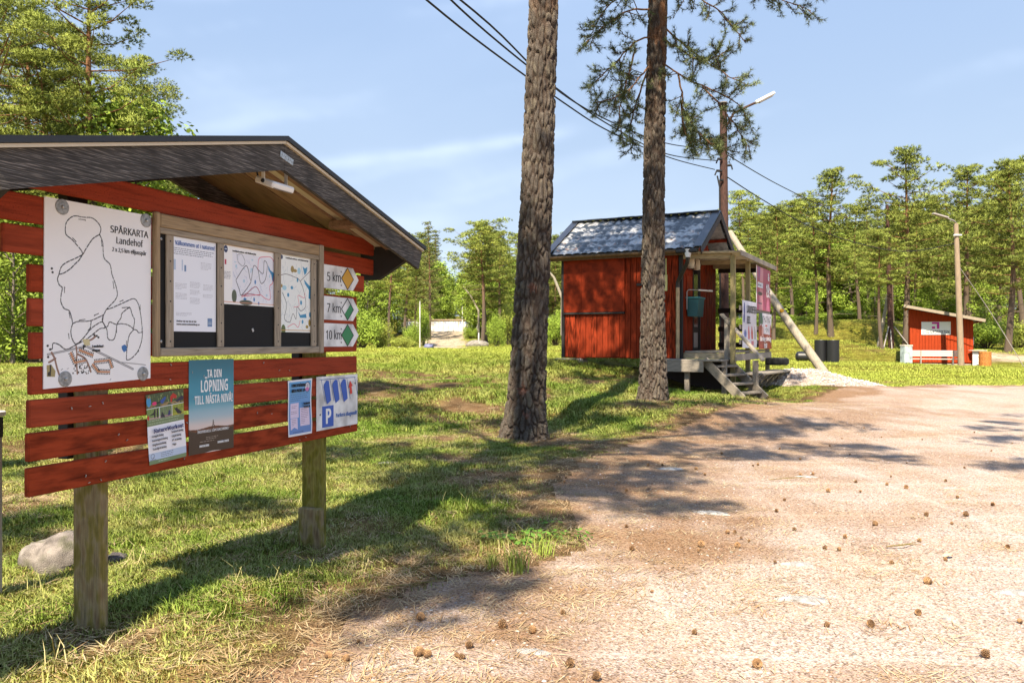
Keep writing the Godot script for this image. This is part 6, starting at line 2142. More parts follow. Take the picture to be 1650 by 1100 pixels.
	var wl := e.x - p.x
	for k in 16:
		var x0 := wl * k / 16.0
		box_part("panel", M.white_paint, t, x0 + 0.012, x0 + wl / 16.0 - 0.012, -0.3, 0.86, -0.06 - 0.01 * (k % 2), 0.0, 0.01)
		box_part("tab", M.ink_blue, t, x0 + 0.1, x0 + 0.2, 0.72, 0.80, 0.002, 0.012, 0)
	box_part("rail", M.pole_pale, t, -0.2, wl + 0.2, 0.9, 1.03, -0.14, 0.06, 0.01)
	box_part("base", M.dark_brown, t, 0, wl, -0.42, -0.02, 0.004, 0.05, 0.0)
	# thin white posts on the far lawn
	var posts := [
		[676.5, 567, 485, 30.0, 0.02, "thin white flag pole standing in front of the bushes by the far path"],
		[745, 520, 462, 66.0, 0.045, "white lamp post standing behind the white barrier"],
		[771.5, 548, 536, 40.0, 0.03, "short white marker post beside the far path's twin pines"],
		[643, 567, 559, 31.0, 0.05, "stubby grey post at the edge of the far bushes"],
		[566.5, 572, 560, 24.0, 0.05, "short white post seen just under the trail arrows"],
	]
	for q in posts:
		var a := pt(q[0], q[1], q[3])
		t = thing("post", q[5], "post", Vector3(a.x, minf(a.y, ground_y(a.x, a.z) + 0.1), a.z))
		var h: float = pt(q[0], q[2], q[3]).y - t.position.y
		tube_part("shaft", M.white_paint, t, [Vector3(0, -0.2, 0), Vector3(0, h, 0)], [q[4]], 8)
		if q[4] == 0.045:
			tube_part("lamp_arm", M.white_paint, t, [Vector3(0, h, 0), Vector3(0.4, h + 0.5, 0), Vector3(1.2, h + 0.6, 0)], [0.04], 6)
	# bleached leaning poles by the far pines
	for q in [[771, 500, 746, 462, 46.0, "thin bleached pole leaning out from the twin pines"], [906, 480, 880, 432, 30.0, "thin pale pole leaning behind the left corner of the kiosk"]]:
		var a := pt(q[0], q[1] + 60, q[4])
		var c := pt(q[2], q[3], q[4])
		var m := pt(q[0], q[1], q[4])
		t = thing("leaning_pole", q[5], "pole", Vector3(a.x, a.y, a.z))
		tube_part("shaft", M.log_pale, t, [Vector3.ZERO, m - a, m.lerp(c, 0.6) - a + Vector3(0.05, 0.1, 0), c - a], [0.07, 0.06, 0.05, 0.03], 7)
	# foot stone and blue scrap by the path
	rock("pale_rock", "pale rock at the foot of the twin pines by the far path", pt(769, 556, 39), Vector3(0.55, 0.25, 0.4), Color(0.5, 0.46, 0.42))
	p = pt(691, 565, 30)
	t = thing("tarp", "small crumpled blue tarp lying in the grass beside the far path", "tarp", Vector3(p.x, ground_y(p.x, p.z), p.z))
	put("sheet", stone_mesh(10, 8, 0.7), M.plastic_blue, t, Transform3D(Basis().scaled(Vector3(0.2, 0.13, 0.16)), Vector3(0, 0.06, 0)))
	# far left: green rail fence, rocks
	p = pt(5, 545, 24)
	t = thing("rail_fence", "green two-rail fence on wooden posts beyond the left gravel road", "fence", Vector3(p.x, ground_y(p.x, p.z), p.z))
	var base := pt(0, 545, 24).y - t.position.y
	for x in [-6.0, -3.0, 0.0, 3.0, 6.0]:
		box_part("post", M.post_wood, t, x - 0.04, x + 0.06, -0.3, base + 0.62, -0.05, 0.05, 0.005)
	for y in [0.28, 0.50]:
		tube_part("rail", M.green_rail, t, [Vector3(-6, base + y, 0.08), Vector3(6, base + y, 0.08)], [0.028], 8)
	rock("flat_rock", "broad grey bedrock hump behind the left gravel road", pt(35, 562, 21.5) + Vector3(0, -0.1, 0), Vector3(1.5, 0.42, 0.8), Color(0.36, 0.33, 0.29))
	# close by: boulder, its small neighbour and the grey post at the picture's edge
	rock("boulder", "pale grey granite boulder in the grass behind the left post of the notice board", Vector3(-2.24, ground_y(-2.24, -3.95) + 0.02, -3.95), Vector3(0.165, 0.125, 0.14), Color(0.52, 0.46, 0.42))
	rock("small_stone", "small grey stone beside the granite boulder", Vector3(-2.02, ground_y(-2.02, -4.05) + 0.01, -4.05), Vector3(0.06, 0.035, 0.05), Color(0.30, 0.27, 0.28))
	p = pt(-24, 950, 3.35)
	t = thing("metal_post", "grey metal post with a white cap, cut off by the left edge of the photo", "post", Vector3(p.x, ground_y(p.x, p.z), p.z))
	var hh := pt(0, 672, 3.35).y - t.position.y
	box_part("shaft", M.grey_metal, t, -0.04, 0.048, -0.2, hh, -0.04, 0.04, 0.006)
	box_part("collar", M.ink, t, -0.042, 0.05, hh - 0.09, hh - 0.002, -0.042, 0.042, 0.004)
	box_part("cap", M.white_lamp, t, -0.05, 0.058, hh, hh + 0.025, -0.05, 0.05, 0.008)

func rock(called: String, label: String, at: Vector3, s: Vector3, c: Color) -> void:
	var b := mb()
	var k := at.x * 3.7
	for j in 25:
		for i in 36:
			var a := TAU * i / 36
			var e := PI * j / 24
			var d := Vector3(sin(e) * cos(a), cos(e), sin(e) * sin(a))
			d = Vector3(signf(d.x) * pow(absf(d.x), 0.8), signf(d.y) * pow(absf(d.y), 0.8), signf(d.z) * pow(absf(d.z), 0.8))
			var r := 1.0 + 0.22 * n_low.get_noise_3d(d.x * 2.0 + k, d.y * 2.0, d.z * 2.0) + 0.10 * n_mid.get_noise_3d(d.x * 1.4, d.y * 1.4 + k, d.z * 1.4) + 0.03 * n_fine.get_noise_3d(d.x, d.y, d.z + k)
			var sp := n_mid.get_noise_3d(d.x * 4, d.y * 4 + k, d.z * 4)
			b.col = c * (0.9 + sp * 0.5)
			b.col = b.col.lerp(Color(0.20, 0.22, 0.10), smoothstep(0.15, 0.4, n_low.get_noise_3d(d.x * 4 + k, d.y * 4, d.z * 4)) * 0.5)
			b.col.a = 1
			b.vert(d * r * s, d)
	for j in 24:
		for i in 36:
			var a := j * 36 + i
			var e := j * 36 + (i + 1) % 36
			b.face(a, e, e + 36, b.n[a] + b.n[e + 36])
			b.face(a, e + 36, a + 36, b.n[a] + b.n[e + 36])
	for i in b.v.size():
		b.n[i] = (b.v[i] / (s * s)).normalized()
	var o := put(called, b.mesh(), M.stone, null, Transform3D(Basis(Vector3.UP, k), at))
	tag(o, label, "rock")

func build_shed() -> void:
	var p := pt(1517, 588, 30.0)
	var t := thing("storage_shed", "small bright red board shed with a slanting roof and a company sign", "shed", Vector3(p.x, ground_y(p.x, p.z), p.z), Basis(Vector3.UP, deg_to_rad(-25)))
	var w := 2.10
	var hl := 2.12
	var hr := 1.66
	var b := mb()
	for k in 4:
		var x0 := -w / 2 + 0.02
		match k:
			0: b.prism(PackedVector2Array([Vector2(x0, 0.06), Vector2(-x0, 0.06), Vector2(-x0, hr), Vector2(x0, hl)]), -0.05, -0.025)
			1: b.prism(PackedVector2Array([Vector2(x0, 0.06), Vector2(-x0, 0.06), Vector2(-x0, hr), Vector2(x0, hl)]), -2.0, -1.97)
			2: b.bx(x0, x0 + 0.03, 0.06, hl, -1.965, -0.055, 0)
			3: b.bx(-x0 - 0.03, -x0, 0.06, hr, -1.965, -0.055, 0)
	put("wall", b.mesh(), M.red_panel, t)
	var n := 20
	for k in n:
		var x0 := -w / 2 + k * w / n + 0.005
		var x1 := x0 + w / n - 0.010
		var f := (x0 + w / 2) / w
		var o := mb()
		o.prism(PackedVector2Array([Vector2(x0, 0.10 + rng.randf_range(-0.01, 0.01)), Vector2(x1, 0.10), Vector2(x1, lerpf(hl, hr, f + 0.04)), Vector2(x0, lerpf(hl, hr, f))]), -0.024, 0.002 + 0.006 * (k % 2))
		put("board", o.mesh(), M.shed_board, t)
	for k in 16:
		var z0 := -2.0 + k * 0.123
		box_part("side_board", M.shed_board, t, w / 2 - 0.018, w / 2 + 0.006 + 0.004 * (k % 2), 0.10, hr, z0, z0 + 0.113, 0.003)
		box_part("side_board", M.shed_board, t, -w / 2 - 0.006 - 0.004 * (k % 2), -w / 2 + 0.018, 0.10, hl, z0, z0 + 0.113, 0.003)
	var ang := atan2(hr - hl, w)
	var rb := Basis(Vector3(0, 0, 1), ang)
	var c := Vector3(0.06, (hl + hr) * 0.5 + 0.04, -0.82)
	var r := mb()
	r.box(Transform3D(rb, c), Vector3(2.72, 0.05, 2.75), 0.004)
	put("roof", r.mesh(), M.roof_felt, t)
	r = mb()
	r.box(Transform3D(rb, c + rb * Vector3(0, 0.004, 1.388)), Vector3(2.73, 0.11, 0.024), 0.004)
	put("fascia", r.mesh(), M.grey_wood_x, t)
	for x in [-1.24, 1.24]:
		r = mb()
		r.box(Transform3D(rb, c + rb * Vector3(x, -0.05, 0)), Vector3(0.05, 0.05, 2.7), 0.004)
		put("rafter", r.mesh(), M.red_panel, t)
	box_part("foundation", M.concrete, t, -w / 2 + 0.03, w / 2 - 0.03, -0.15, 0.058, -1.95, -0.03, 0.01)
	box_part("door_handle_plate", M.white_paint, t, w / 2 + 0.02, w / 2 + 0.05, 0.75, 1.05, -0.3, -0.25, 0.004)
	var s := thing("company_sign", "white company sign with a magenta square mark on the small red shed", "sign", t.position + t.basis * Vector3(-0.66, 1.14, 0.010), t.basis)
	box_part("plate", M.clean_sign, s, 0, 0.98, 0, 0.49, 0, 0.015, 0.004)
	words(s, "STÅLGROSSISTEN", Vector3(0.49, 0.10, 0.0165), 0.115, M.ink, "bold", 1, HORIZONTAL_ALIGNMENT_CENTER, 0, 0.90)
	var g := mb()
	g.bx(0.355, 0.60, 0.405, 0.475, 0.0152, 0.018, 0)
	g.bx(0.52, 0.60, 0.225, 0.402, 0.0152, 0.018, 0)
	g.bx(0.355, 0.46, 0.225, 0.315, 0.0152, 0.018, 0)
	put("square_mark", g.mesh(), M.magenta, s)


# ---------------------------------------------------------------- the woods
func build_woods() -> void:
	var olive := Color(0.265, 0.33, 0.075)
	var dark := Color(0.20, 0.24, 0.08)
	var fresh := Color(0.24, 0.345, 0.05)
	var P := [
		make_pine(501, "pine_tree", 13.0, 5.0, 2.6, 0.36, 22, 0.55, olive),
		make_pine(502, "pine_tree", 13.0, 4.2, 3.0, 0.40, 22, 0.60, olive * 0.82, 0.45),
		make_pine(503, "pine_tree", 13.0, 6.2, 2.3, 0.32, 22, 0.50, olive * 1.15, 0.15),
		make_pine(504, "pine_tree", 13.0, 3.2, 2.5, 0.30, 21, 0.52, olive * 0.72, 0.6),
		make_pine(505, "spruce_tree", 13.0, 3.0, 1.7, 0.30, 14, 0.42, dark, 0.85, 14),
		make_pine(506, "pine_tree", 13.0, 7.0, 2.9, 0.38, 23, 0.62, olive, 0.1),
		make_pine(507, "pine_tree", 13.0, 4.5, 2.9, 0.40, 44, 0.52, olive, 0.35, 8, 0.62, 1.35),
		make_pine(508, "pine_tree", 13.0, 5.5, 2.6, 0.36, 44, 0.48, olive * 0.95, 0.2, 8, 0.62, 1.35),
	]
	var leafy := make_leafy(601, "leafy_tree", 9.0, 1.6, 2.8, 0.26, 50, 190, 0.10, fresh, Color(0.20, 0.18, 0.15))
	var leafy2 := make_leafy(602, "leafy_tree", 8.0, 0.8, 2.2, 0.18, 44, 170, 0.095, fresh * 0.85, Color(0.32, 0.30, 0.27))
	var bush := make_bush(701, "bush", 2.2, 1.6, 34, 190, 0.055, fresh)
	var bush2 := make_bush(702, "bush", 1.6, 1.5, 30, 190, 0.05, Color(0.30, 0.36, 0.07))
	# x in the picture, distance, where the top shows, kind, label
	var list := [
		# right-hand wood, from the kiosk outwards
		[1197, 50, 305, 2, "slender pine with tiered crown just right of the brown pole"],
		[1250, 37, 330, 3, "pine with a pale straight trunk right behind the kiosk banners"],
		[1228, 46, 345, 0, "shorter bushy pine between the brown pole and the kiosk banners"],
		[1275, 48, 322, 0, "pine with a dark thin trunk left of the two standing black pipes"],
		[1314, 40, 318, 2, "pine with a dark slim trunk rising behind the standing black pipes"],
		[1338, 39.5, 272, 1, "tall pine with a pale bare trunk rising behind the standing black pipes"],
		[1382, 46, 330, 0, "pine with an orange upper trunk beside the pale dirt patch on the mound"],
		[1422, 34.5, 372, 5, "leaning dark-trunked pine left of the thin red-brown pole"],
		[1441, 45, 330, 2, "slim pine with a pinkish trunk just behind the thin red-brown pole"],
		[1461, 36, 240, 1, "tallest broad pine of the right wood, thick grey trunk at the red shed's left end"],
		[1478, 44, 345, 5, "pine with a bright orange trunk above the red shed's roof"],
		[1505, 47, 315, 3, "dense pine standing behind the roof of the small red shed"],
		[1557, 41, 266, 1, "broad pine with a grey trunk just right of the pale lamp pole"],
		[1590, 47, 330, 0, "pine in the wood between the pale lamp pole and the guy wire"],
		[1613, 43, 275, 2, "pine with a pale trunk crossed by the guy wire"],
		[1627, 34, 258, 1, "pine with a thick dark flared trunk at the far right end of the wood"],
		[1643, 42, 255, 0, "rightmost pine of the wood, pale trunk at the picture's edge"],
		[1400, 52, 325, 4, "dark spruce between the two tallest crowns of the right wood"],
		[1290, 56, 310, 4, "dark spruce tip behind the pines by the black pipes"],
		# between the notice board and the kiosk
		[628, 38, 368, 2, "pine with a grey branchy trunk nearest to the notice board's trail arrows"],
		[604, 46, 385, 3, "pine half hidden behind the notice board's eaves"],
		[655, 60, 376, 0, "pine with a thin crown left of the tall spruce-like one by the far path"],
		[693, 52, 356, 4, "tall narrow spruce-like tree left of the far path"],
		[776, 42, 358, 5, "twin pine with a pale trunk at the right edge of the far path"],
		[782, 45, 366, 1, "darker pine standing close against the pale twin by the far path"],
		[806, 52, 372, 1, "pine with a full crown half hidden by the nearest thick trunk"],
		[838, 80, 375, 2, "slim pine right behind the nearest thick trunk"],
		[892, 66, 400, 3, "pine between the nearest thick trunk and the kiosk roof"],
		# far left, behind the notice board
		[150, 19.5, -70, 6, "big pine with spreading boughs rising above the left part of the board's roof"],
		[52, 22, 5, 7, "dense olive pine behind the left end of the board's roof"],
		[-25, 18, -20, 7, "pine at the left edge of the photo with boughs over the board's roof"],
		[75, 19, 75, 6, "dense pine with boughs just above the left half of the board's roof"],
		[215, 23, 90, 7, "pine whose boughs reach furthest right above the board's roof"],
		[110, 27, 50, 6, "thin pine between the two big pines above the board's roof"],
		[262, 34, 198, 4, "small dark spruce tip above the middle of the board's roof"],
		[300, 33, 262, 3, "dark pine seen through the gap under the board's gable"],
	]
	for q in list:
		var x: float = (q[0] - 825.0) / 1283.0 * q[1]
		var y0 := ground_y(x, -q[1])
		var h: float = pt(0, q[2], q[1]).y - y0
		var s := h / 13.0
		var wide := s * rng.randf_range(1.05, 1.3)
		if h > 14.0:
			wide *= 0.85
		plant(P[q[3]], "spruce_tree" if q[3] == 4 else "pine_tree", x, -q[1], Vector3(wide, s, wide), rng.randf() * TAU, q[4], "spruce" if q[3] == 4 else "pine tree", "pines of the wood", rng.randf_range(-0.02, 0.02) + (0.06 if q[0] == 1422 else 0.0))
	var green := [
		[205, 20.5, 160, 0, "bright green leafy tree between the big pine and the board's roof ridge"],
		[150, 22, 250, 1, "light green leafy tree seen below the roof behind the map sheet"],
		[20, 17.5, 330, 1, "leafy tree filling the left edge under the board's roof"],
		[-40, 21, 260, 0, "leafy tree at the far left beyond the green fence"],
		[265, 24, 265, 0, "yellow-green leafy tree in the gap under the board's gable"],
		[592, 44, 425, 1, "leafy tree behind the notice board's trail arrows"],
		[640, 64, 455, 1, "young leafy tree between the grey branchy pine and the spruce-like tree"],
		[712, 76, 452, 0, "leafy tree right behind the white barrier's left end"],
		[758, 72, 440, 1, "leafy tree behind the white barrier's right end"],
		[1300, 52, 420, 0, "leafy tree in shade behind the standing black pipes"],
		[1410, 50, 430, 1, "leafy tree filling the gap above the mound"],
		[1495, 44, 455, 0, "bright leafy tree right behind the small red shed"],
		[1590, 40, 455, 1, "leafy tree to the right of the pale lamp pole"],
		[1240, 54, 440, 1, "leafy tree in the wood behind the kiosk porch"],
		[1350, 58, 430, 1, "leafy tree behind the pale dirt patch on the mound"],
	]
	for q in green:
		var x: float = (q[0] - 825.0) / 1283.0 * q[1]
		var h: float = pt(0, q[2], q[1]).y - ground_y(x, -q[1])
		var s: float = h / (9.0 if q[3] == 0 else 8.0)
		plant(leafy if q[3] == 0 else leafy2, "leafy_tree", x, -q[1], Vector3(s, s, s), rng.randf() * TAU, q[4], "leafy tree", "leafy trees of the wood")
	var bushes := [
		[583, 32, 500, 0, 40, "tall light green bush beside the notice board's trail arrows"],
		[612, 33, 520, 1, 28, "yellow-green bush in front of the grey branchy pine"],
		[648, 33, 549, 1, 30, "low yellow-green bush at the edge of the far lawn"],
		[682, 42, 490, 0, 15, "bright green bush behind the thin white flag pole"],
		[664, 37, 520, 0, 18, "dark green bush between the grey branchy pine and the flag pole"],
		[758, 54, 524, 0, 16, "round bush right of the far path by the white barrier"],
		[800, 38, 505, 0, 18, "young light green bush on a thin stem, left of the nearest trunk"],
		[820, 44, 490, 1, 25, "bush hidden behind the nearest thick trunk"],
		[895, 38, 500, 0, 25, "bush at the left corner of the kiosk"],
		[1590, 36, 515, 0, 45, "green bush right behind the small red shed's side"],
		[1560, 37, 520, 1, 30, "low bush behind the pale lamp pole"],
		[1640, 38, 520, 1, 40, "bush at the right edge behind the track"],
		[1270, 46, 520, 0, 40, "bush in the shade of the wood behind the leaning log"],
		[1350, 50, 500, 0, 60, "bush behind the mound between two trunks"],
		[1480, 40, 525, 1, 25, "low bush at the red shed's left end"],
		[30, 19, 470, 0, 60, "bush behind the green rail fence"],
		[90, 20.5, 470, 0, 1.5, "bush behind the red slats' left ends"],
		[-30, 19.5, 450, 1, 1.6, "bush at the far left edge by the green fence"],
		[1200, 40, 520, 0, 40, "bush seen through the kiosk's rear rails"],
	]
	for q in bushes:
		var x: float = (q[0] - 825.0) / 1283.0 * q[1]
		var h: float = maxf(pt(0, q[2], q[1]).y - ground_y(x, -q[1]), 0.5)
		var s: float = h / (2.2 if q[3] == 0 else 1.6)
		var w: float = q[4] * q[1] / 1283.0 / 1.7
		plant(bush if q[3] == 0 else bush2, "bush", x, -q[1], Vector3(w, s, w), rng.randf() * TAU, q[5], "bush", "bushes along the wood")
	# the deep wood behind all these
	for k in [[0, "pine"], [3, "dark pine"], [4, "spruce"]]:
		far_wood(P[k[0]], k[1], k[0], 110)
	far_wood(leafy, "leafy", 9, 90)
	for p in P + [leafy, leafy2, bush, bush2]:
		p.free()

# trees standing so deep in the wood that they read as one mass
func far_wood(proto: Node3D, word: String, seed_: int, count: int) -> void:
	rng.seed = 900 + seed_
	var spots := []
	for i in count:
		var px := rng.randf_range(-150, 1800)
		var d := rng.randf_range(54, 92)
		if px > 700 and px < 760:
			d = rng.randf_range(84, 100)
		var x := (px - 825.0) / 1283.0 * d
		var top := rng.randf_range(385, 450)
		if px > 1200:
			top = rng.randf_range(318, 410)
		elif px > 705 and px < 760:
			top = rng.randf_range(436, 470)
		elif px < 500:
			top = rng.randf_range(300, 420)
		else:
			top = rng.randf_range(368, 425)
		if word == "leafy":
			top += 50
		var h := pt(0, top, d).y - ground_y(x, -d)
		var s := h / (9.0 if word == "leafy" else 13.0)
		spots.append(Transform3D(Basis(Vector3.UP, rng.randf() * TAU).scaled(Vector3(s * 1.35, s, s * 1.35)), Vector3(x, ground_y(x, -d), -d)))
	var root := Node3D.new()
	root.name = numbered("far_wood")
	add_child(root)
	tag(root, "far-off mass of %s trees closing the wood behind the clearing" % word, "wood", "", "stuff")
	for part in proto.get_children():
		var mm := MultiMesh.new()
		mm.transform_format = MultiMesh.TRANSFORM_3D
		mm.mesh = part.mesh
		mm.instance_count = count
		for i in count:
			mm.set_instance_transform(i, spots[i])
		var mi := MultiMeshInstance3D.new()
		mi.name = part.name
		mi.multimesh = mm
		mi.material_override = part.material_override
		root.add_child(mi)
		mi.set_meta("kind", "stuff")


# ---------------------------------------------------------------- grass, needles, stones, cones
func scatter(called: String, label: String, cat: String, m: Mesh, mat_: Material, xf: Array, cols: PackedColorArray) -> void:
	var mm := MultiMesh.new()
	mm.transform_format = MultiMesh.TRANSFORM_3D
	mm.use_colors = true
	mm.mesh = m
	mm.instance_count = xf.size()
	for i in xf.size():
		mm.set_instance_transform(i, xf[i])
		mm.set_instance_color(i, cols[i])
	var o := MultiMeshInstance3D.new()
	o.name = numbered(called)
	o.multimesh = mm
	o.material_override = mat_
	add_child(o)
	tag(o, label, cat, "", "stuff")

func blades(n: int, h: float, w: float, r: float, lean: float) -> ArrayMesh:
	var b := mb()
	for k in n:
		var a := rng.randf() * TAU
		var q := sqrt(rng.randf()) * r
		var p := Vector3(cos(a) * q, -0.01, sin(a) * q)
		var d := Vector3(rng.randf_range(-1, 1), 0, rng.randf_range(-1, 1)) * lean
		var l := h * rng.randf_range(0.5, 1.2)
		var s := Vector3(rng.randf_range(-1, 1), 0, rng.randf_range(-1, 1)).normalized() * w * 0.5
		var nn := (Vector3.UP + d * 0.8 + rand_dir() * 0.4).normalized()
		var m1 := p + Vector3(0, l * 0.6, 0) + d * l * 0.4
		var tip := p + Vector3(0, l * 0.92, 0) + d * l * 1.25
		b.col = Color.WHITE * rng.randf_range(0.75, 1.2)
		b.col.a = 1
		var i := b.vert(p - s, nn)
		b.vert(p + s, nn)
		b.vert(m1 + s * 0.8, nn)
		b.vert(m1 - s * 0.8, nn)
		b.vert(tip, nn)
		b.face(i, i + 1, i + 2, nn)
		b.face(i, i + 2, i + 3, nn)
		b.face(i + 3, i + 2, i + 4, nn)
	return b.mesh()

func in_view(x: float, d: float, margin := 1.0) -> bool:
	return d > 1.5 and absf(x) < d * 0.65 + margin

func grass_color(x: float, d: float) -> Color:
	var dry := clampf(dryness(x, d) + rng.randf_range(-0.25, 0.25) * clampf(14.0 / maxf(d, 1.0), 0.2, 1.0), 0, 1)
	var c := Color(0.19, 0.31, 0.036).lerp(Color(0.60, 0.55, 0.20), dry * 0.75)
	if d > 14:
		c = c.lerp(Color(0.53, 0.60, 0.10), clampf((d - 14) / 10.0, 0, 0.75))
	return c * rng.randf_range(0.8, 1.2) if d < 14 else c * rng.randf_range(0.92, 1.08)

func build_grass() -> void:
	rng.seed = 1234
	var near := [blades(22, 0.05, 0.0036, 0.07, 0.55), blades(22, 0.04, 0.004, 0.075, 0.85)]
	var wide := blades(26, 0.06, 0.008, 0.15, 0.6)
	var far := blades(70, 0.04, 0.011, 0.5, 0.6)
	for k in 2:
		var xf := []
		var cols := PackedColorArray()
		for i in 30000:
			var d := 1.7 + 8.3 * pow(rng.randf(), 0.75)
			var x := rng.randf_range(-1, 1) * (d * 0.65 + 0.6)
			if x > 3.5:
				continue
			var g := grass_share(x, d)
			if rng.randf() > g * (1.05 - 0.35 * dryness(x, d)):
				continue
			var s := rng.randf_range(0.55, 1.25) * (0.65 + 0.5 * g)
			xf.append(Transform3D(Basis(Vector3.UP, rng.randf() * TAU).scaled(Vector3(s, s * rng.randf_range(0.55, 1.1), s)), Vector3(x, ground_y(x, -d), -d)))
			cols.append(grass_color(x, d))
		scatter("grass", ["short mixed grass of the near lawn", "flat matted grass of the near lawn"][k], "grass", near[k], M.grass, xf, cols)
	var xf := []
	var cols := PackedColorArray()
	for i in 42000:
		var d := 9.5 + 13.5 * pow(rng.randf(), 0.8)
		var x := rng.randf_range(-1, 1) * (d * 0.65 + 1.0)
		var g := grass_share(x, d)
		if rng.randf() > g:
			continue
		var hp := (hut_at - Vector3(x, 0, -d)) * hut_basis()
		if hp.x < 0.1 and hp.x > -2.75 and hp.z > -0.1 and hp.z < 2.9:
			continue
		var s := rng.randf_range(0.6, 1.3) * (0.6 + 0.5 * g) * lerpf(1.0, 0.55, smoothstep(13, 18, d) * smoothstep(2.0, 5.0, x))
		xf.append(Transform3D(Basis(Vector3.UP, rng.randf() * TAU).scaled(Vector3(s, s, s)), Vector3(x, ground_y(x, -d), -d)))
		cols.append(grass_color(x, d))
	scatter("grass", "lawn grass between the trunks and the kiosk", "grass", wide, M.grass, xf, cols)
	xf = []
	cols = PackedColorArray()
	for i in 34000:
		var d := 21.0 + 40.0 * pow(rng.randf(), 1.4)
		var x := rng.randf_range(-1, 1) * (d * 0.68 + 2.0)
		if rng.randf() > grass_share(x, d):
			continue
		var s := rng.randf_range(0.6, 1.4)
		if x > 13.5 and x < 22 and d < 33 and d > 25.5:
			s *= 0.6
		xf.append(Transform3D(Basis(Vector3.UP, rng.randf() * TAU).scaled(Vector3(s, s, s)), Vector3(x, ground_y(x, -d), -d)))
		cols.append(grass_color(x, d) * (1.0 if d < 34 else 0.92))
	scatter("grass", "sunlit meadow grass on the far lawn and mound", "grass", far, M.grass, xf, cols)
	var sparse := blades(5, 0.12, 0.003, 0.05, 0.6)
	xf = []
	cols = PackedColorArray()
	for i in 3200:
		var d := 2.0 + 13.0 * pow(rng.randf(), 0.8)
		var x := rng.randf_range(-1, 1) * (d * 0.65 + 0.6)
		if rng.randf() > grass_share(x, d) * clampf(0.4 + n_low.get_noise_2d(x * 2, d * 2), 0, 1):
			continue
		var s := rng.randf_range(0.6, 1.3)
		xf.append(Transform3D(Basis(Vector3.UP, rng.randf() * TAU).scaled(Vector3(s, s, s)), Vector3(x, ground_y(x, -d), -d)))
		cols.append(Color(0.24, 0.34, 0.05).lerp(Color(0.70, 0.60, 0.32), rng.randf()))
	scatter("long_grass", "single long blades and pale straws standing out of the lawn", "grass", sparse, M.grass, xf, cols)
	# taller tufts that stand out at the edge of the gravel
	var tall := blades(60, 0.16, 0.0055, 0.06, 0.5)
	for q in [[0.02, 3.97, 1.0, "bright yellow-green grass tuft at the gravel's edge"], [0.17, 4.25, 0.85, "wider green grass tuft just behind the bright one at the gravel's edge"], [-0.1, 4.05, 0.6, "small pale grass tuft left of the bright one at the gravel's edge"]]:
		var b := blades(60, 0.17, 0.006, 0.07, 0.5)
		for i in b.get_surface_count():
			pass
		var o := put("grass_tuft", tall, M.grass_tuft, null, Transform3D(Basis(Vector3.UP, q[0] * 9.0).scaled(Vector3.ONE * q[2]), Vector3(q[0], ground_y(q[0], -q[1]), -q[1])))
		tag(o, q[3], "grass tuft", "grass tufts at the gravel's edge")
	# broad-leaved weeds
	var weed := mb()
	for k in 26:
		var a := rng.randf() * TAU
		var r := sqrt(rng.randf()) * 0.1
		weed.col = Color(0.10, 0.21, 0.03) * rng.randf_range(0.8, 1.4)
		weed.col.a = 1
		leaf(weed, Vector3(cos(a) * r, rng.randf_range(0.01, 0.05), sin(a) * r), rng.randf_range(0.014, 0.026), (Vector3.UP + rand_dir() * 0.5).normalized())
	var wm := weed.mesh()
	xf = []
	cols = PackedColorArray()
	for i in 9:
		var x := rng.randf_range(-0.15, 0.5)
		var d := 4.6 + (x + 0.1) * 0.4 + rng.randf_range(-0.25, 0.25)
		xf.append(Transform3D(Basis(Vector3.UP, rng.randf() * TAU).scaled(Vector3.ONE * rng.randf_range(0.6, 1.1)), Vector3(x, ground_y(x, -d), -d)))
		cols.append(Color.WHITE * rng.randf_range(0.8, 1.2))
	scatter("weeds", "low broad-leaved weeds at the corner of the lawn", "weeds", wm, M.leaves, xf, cols)

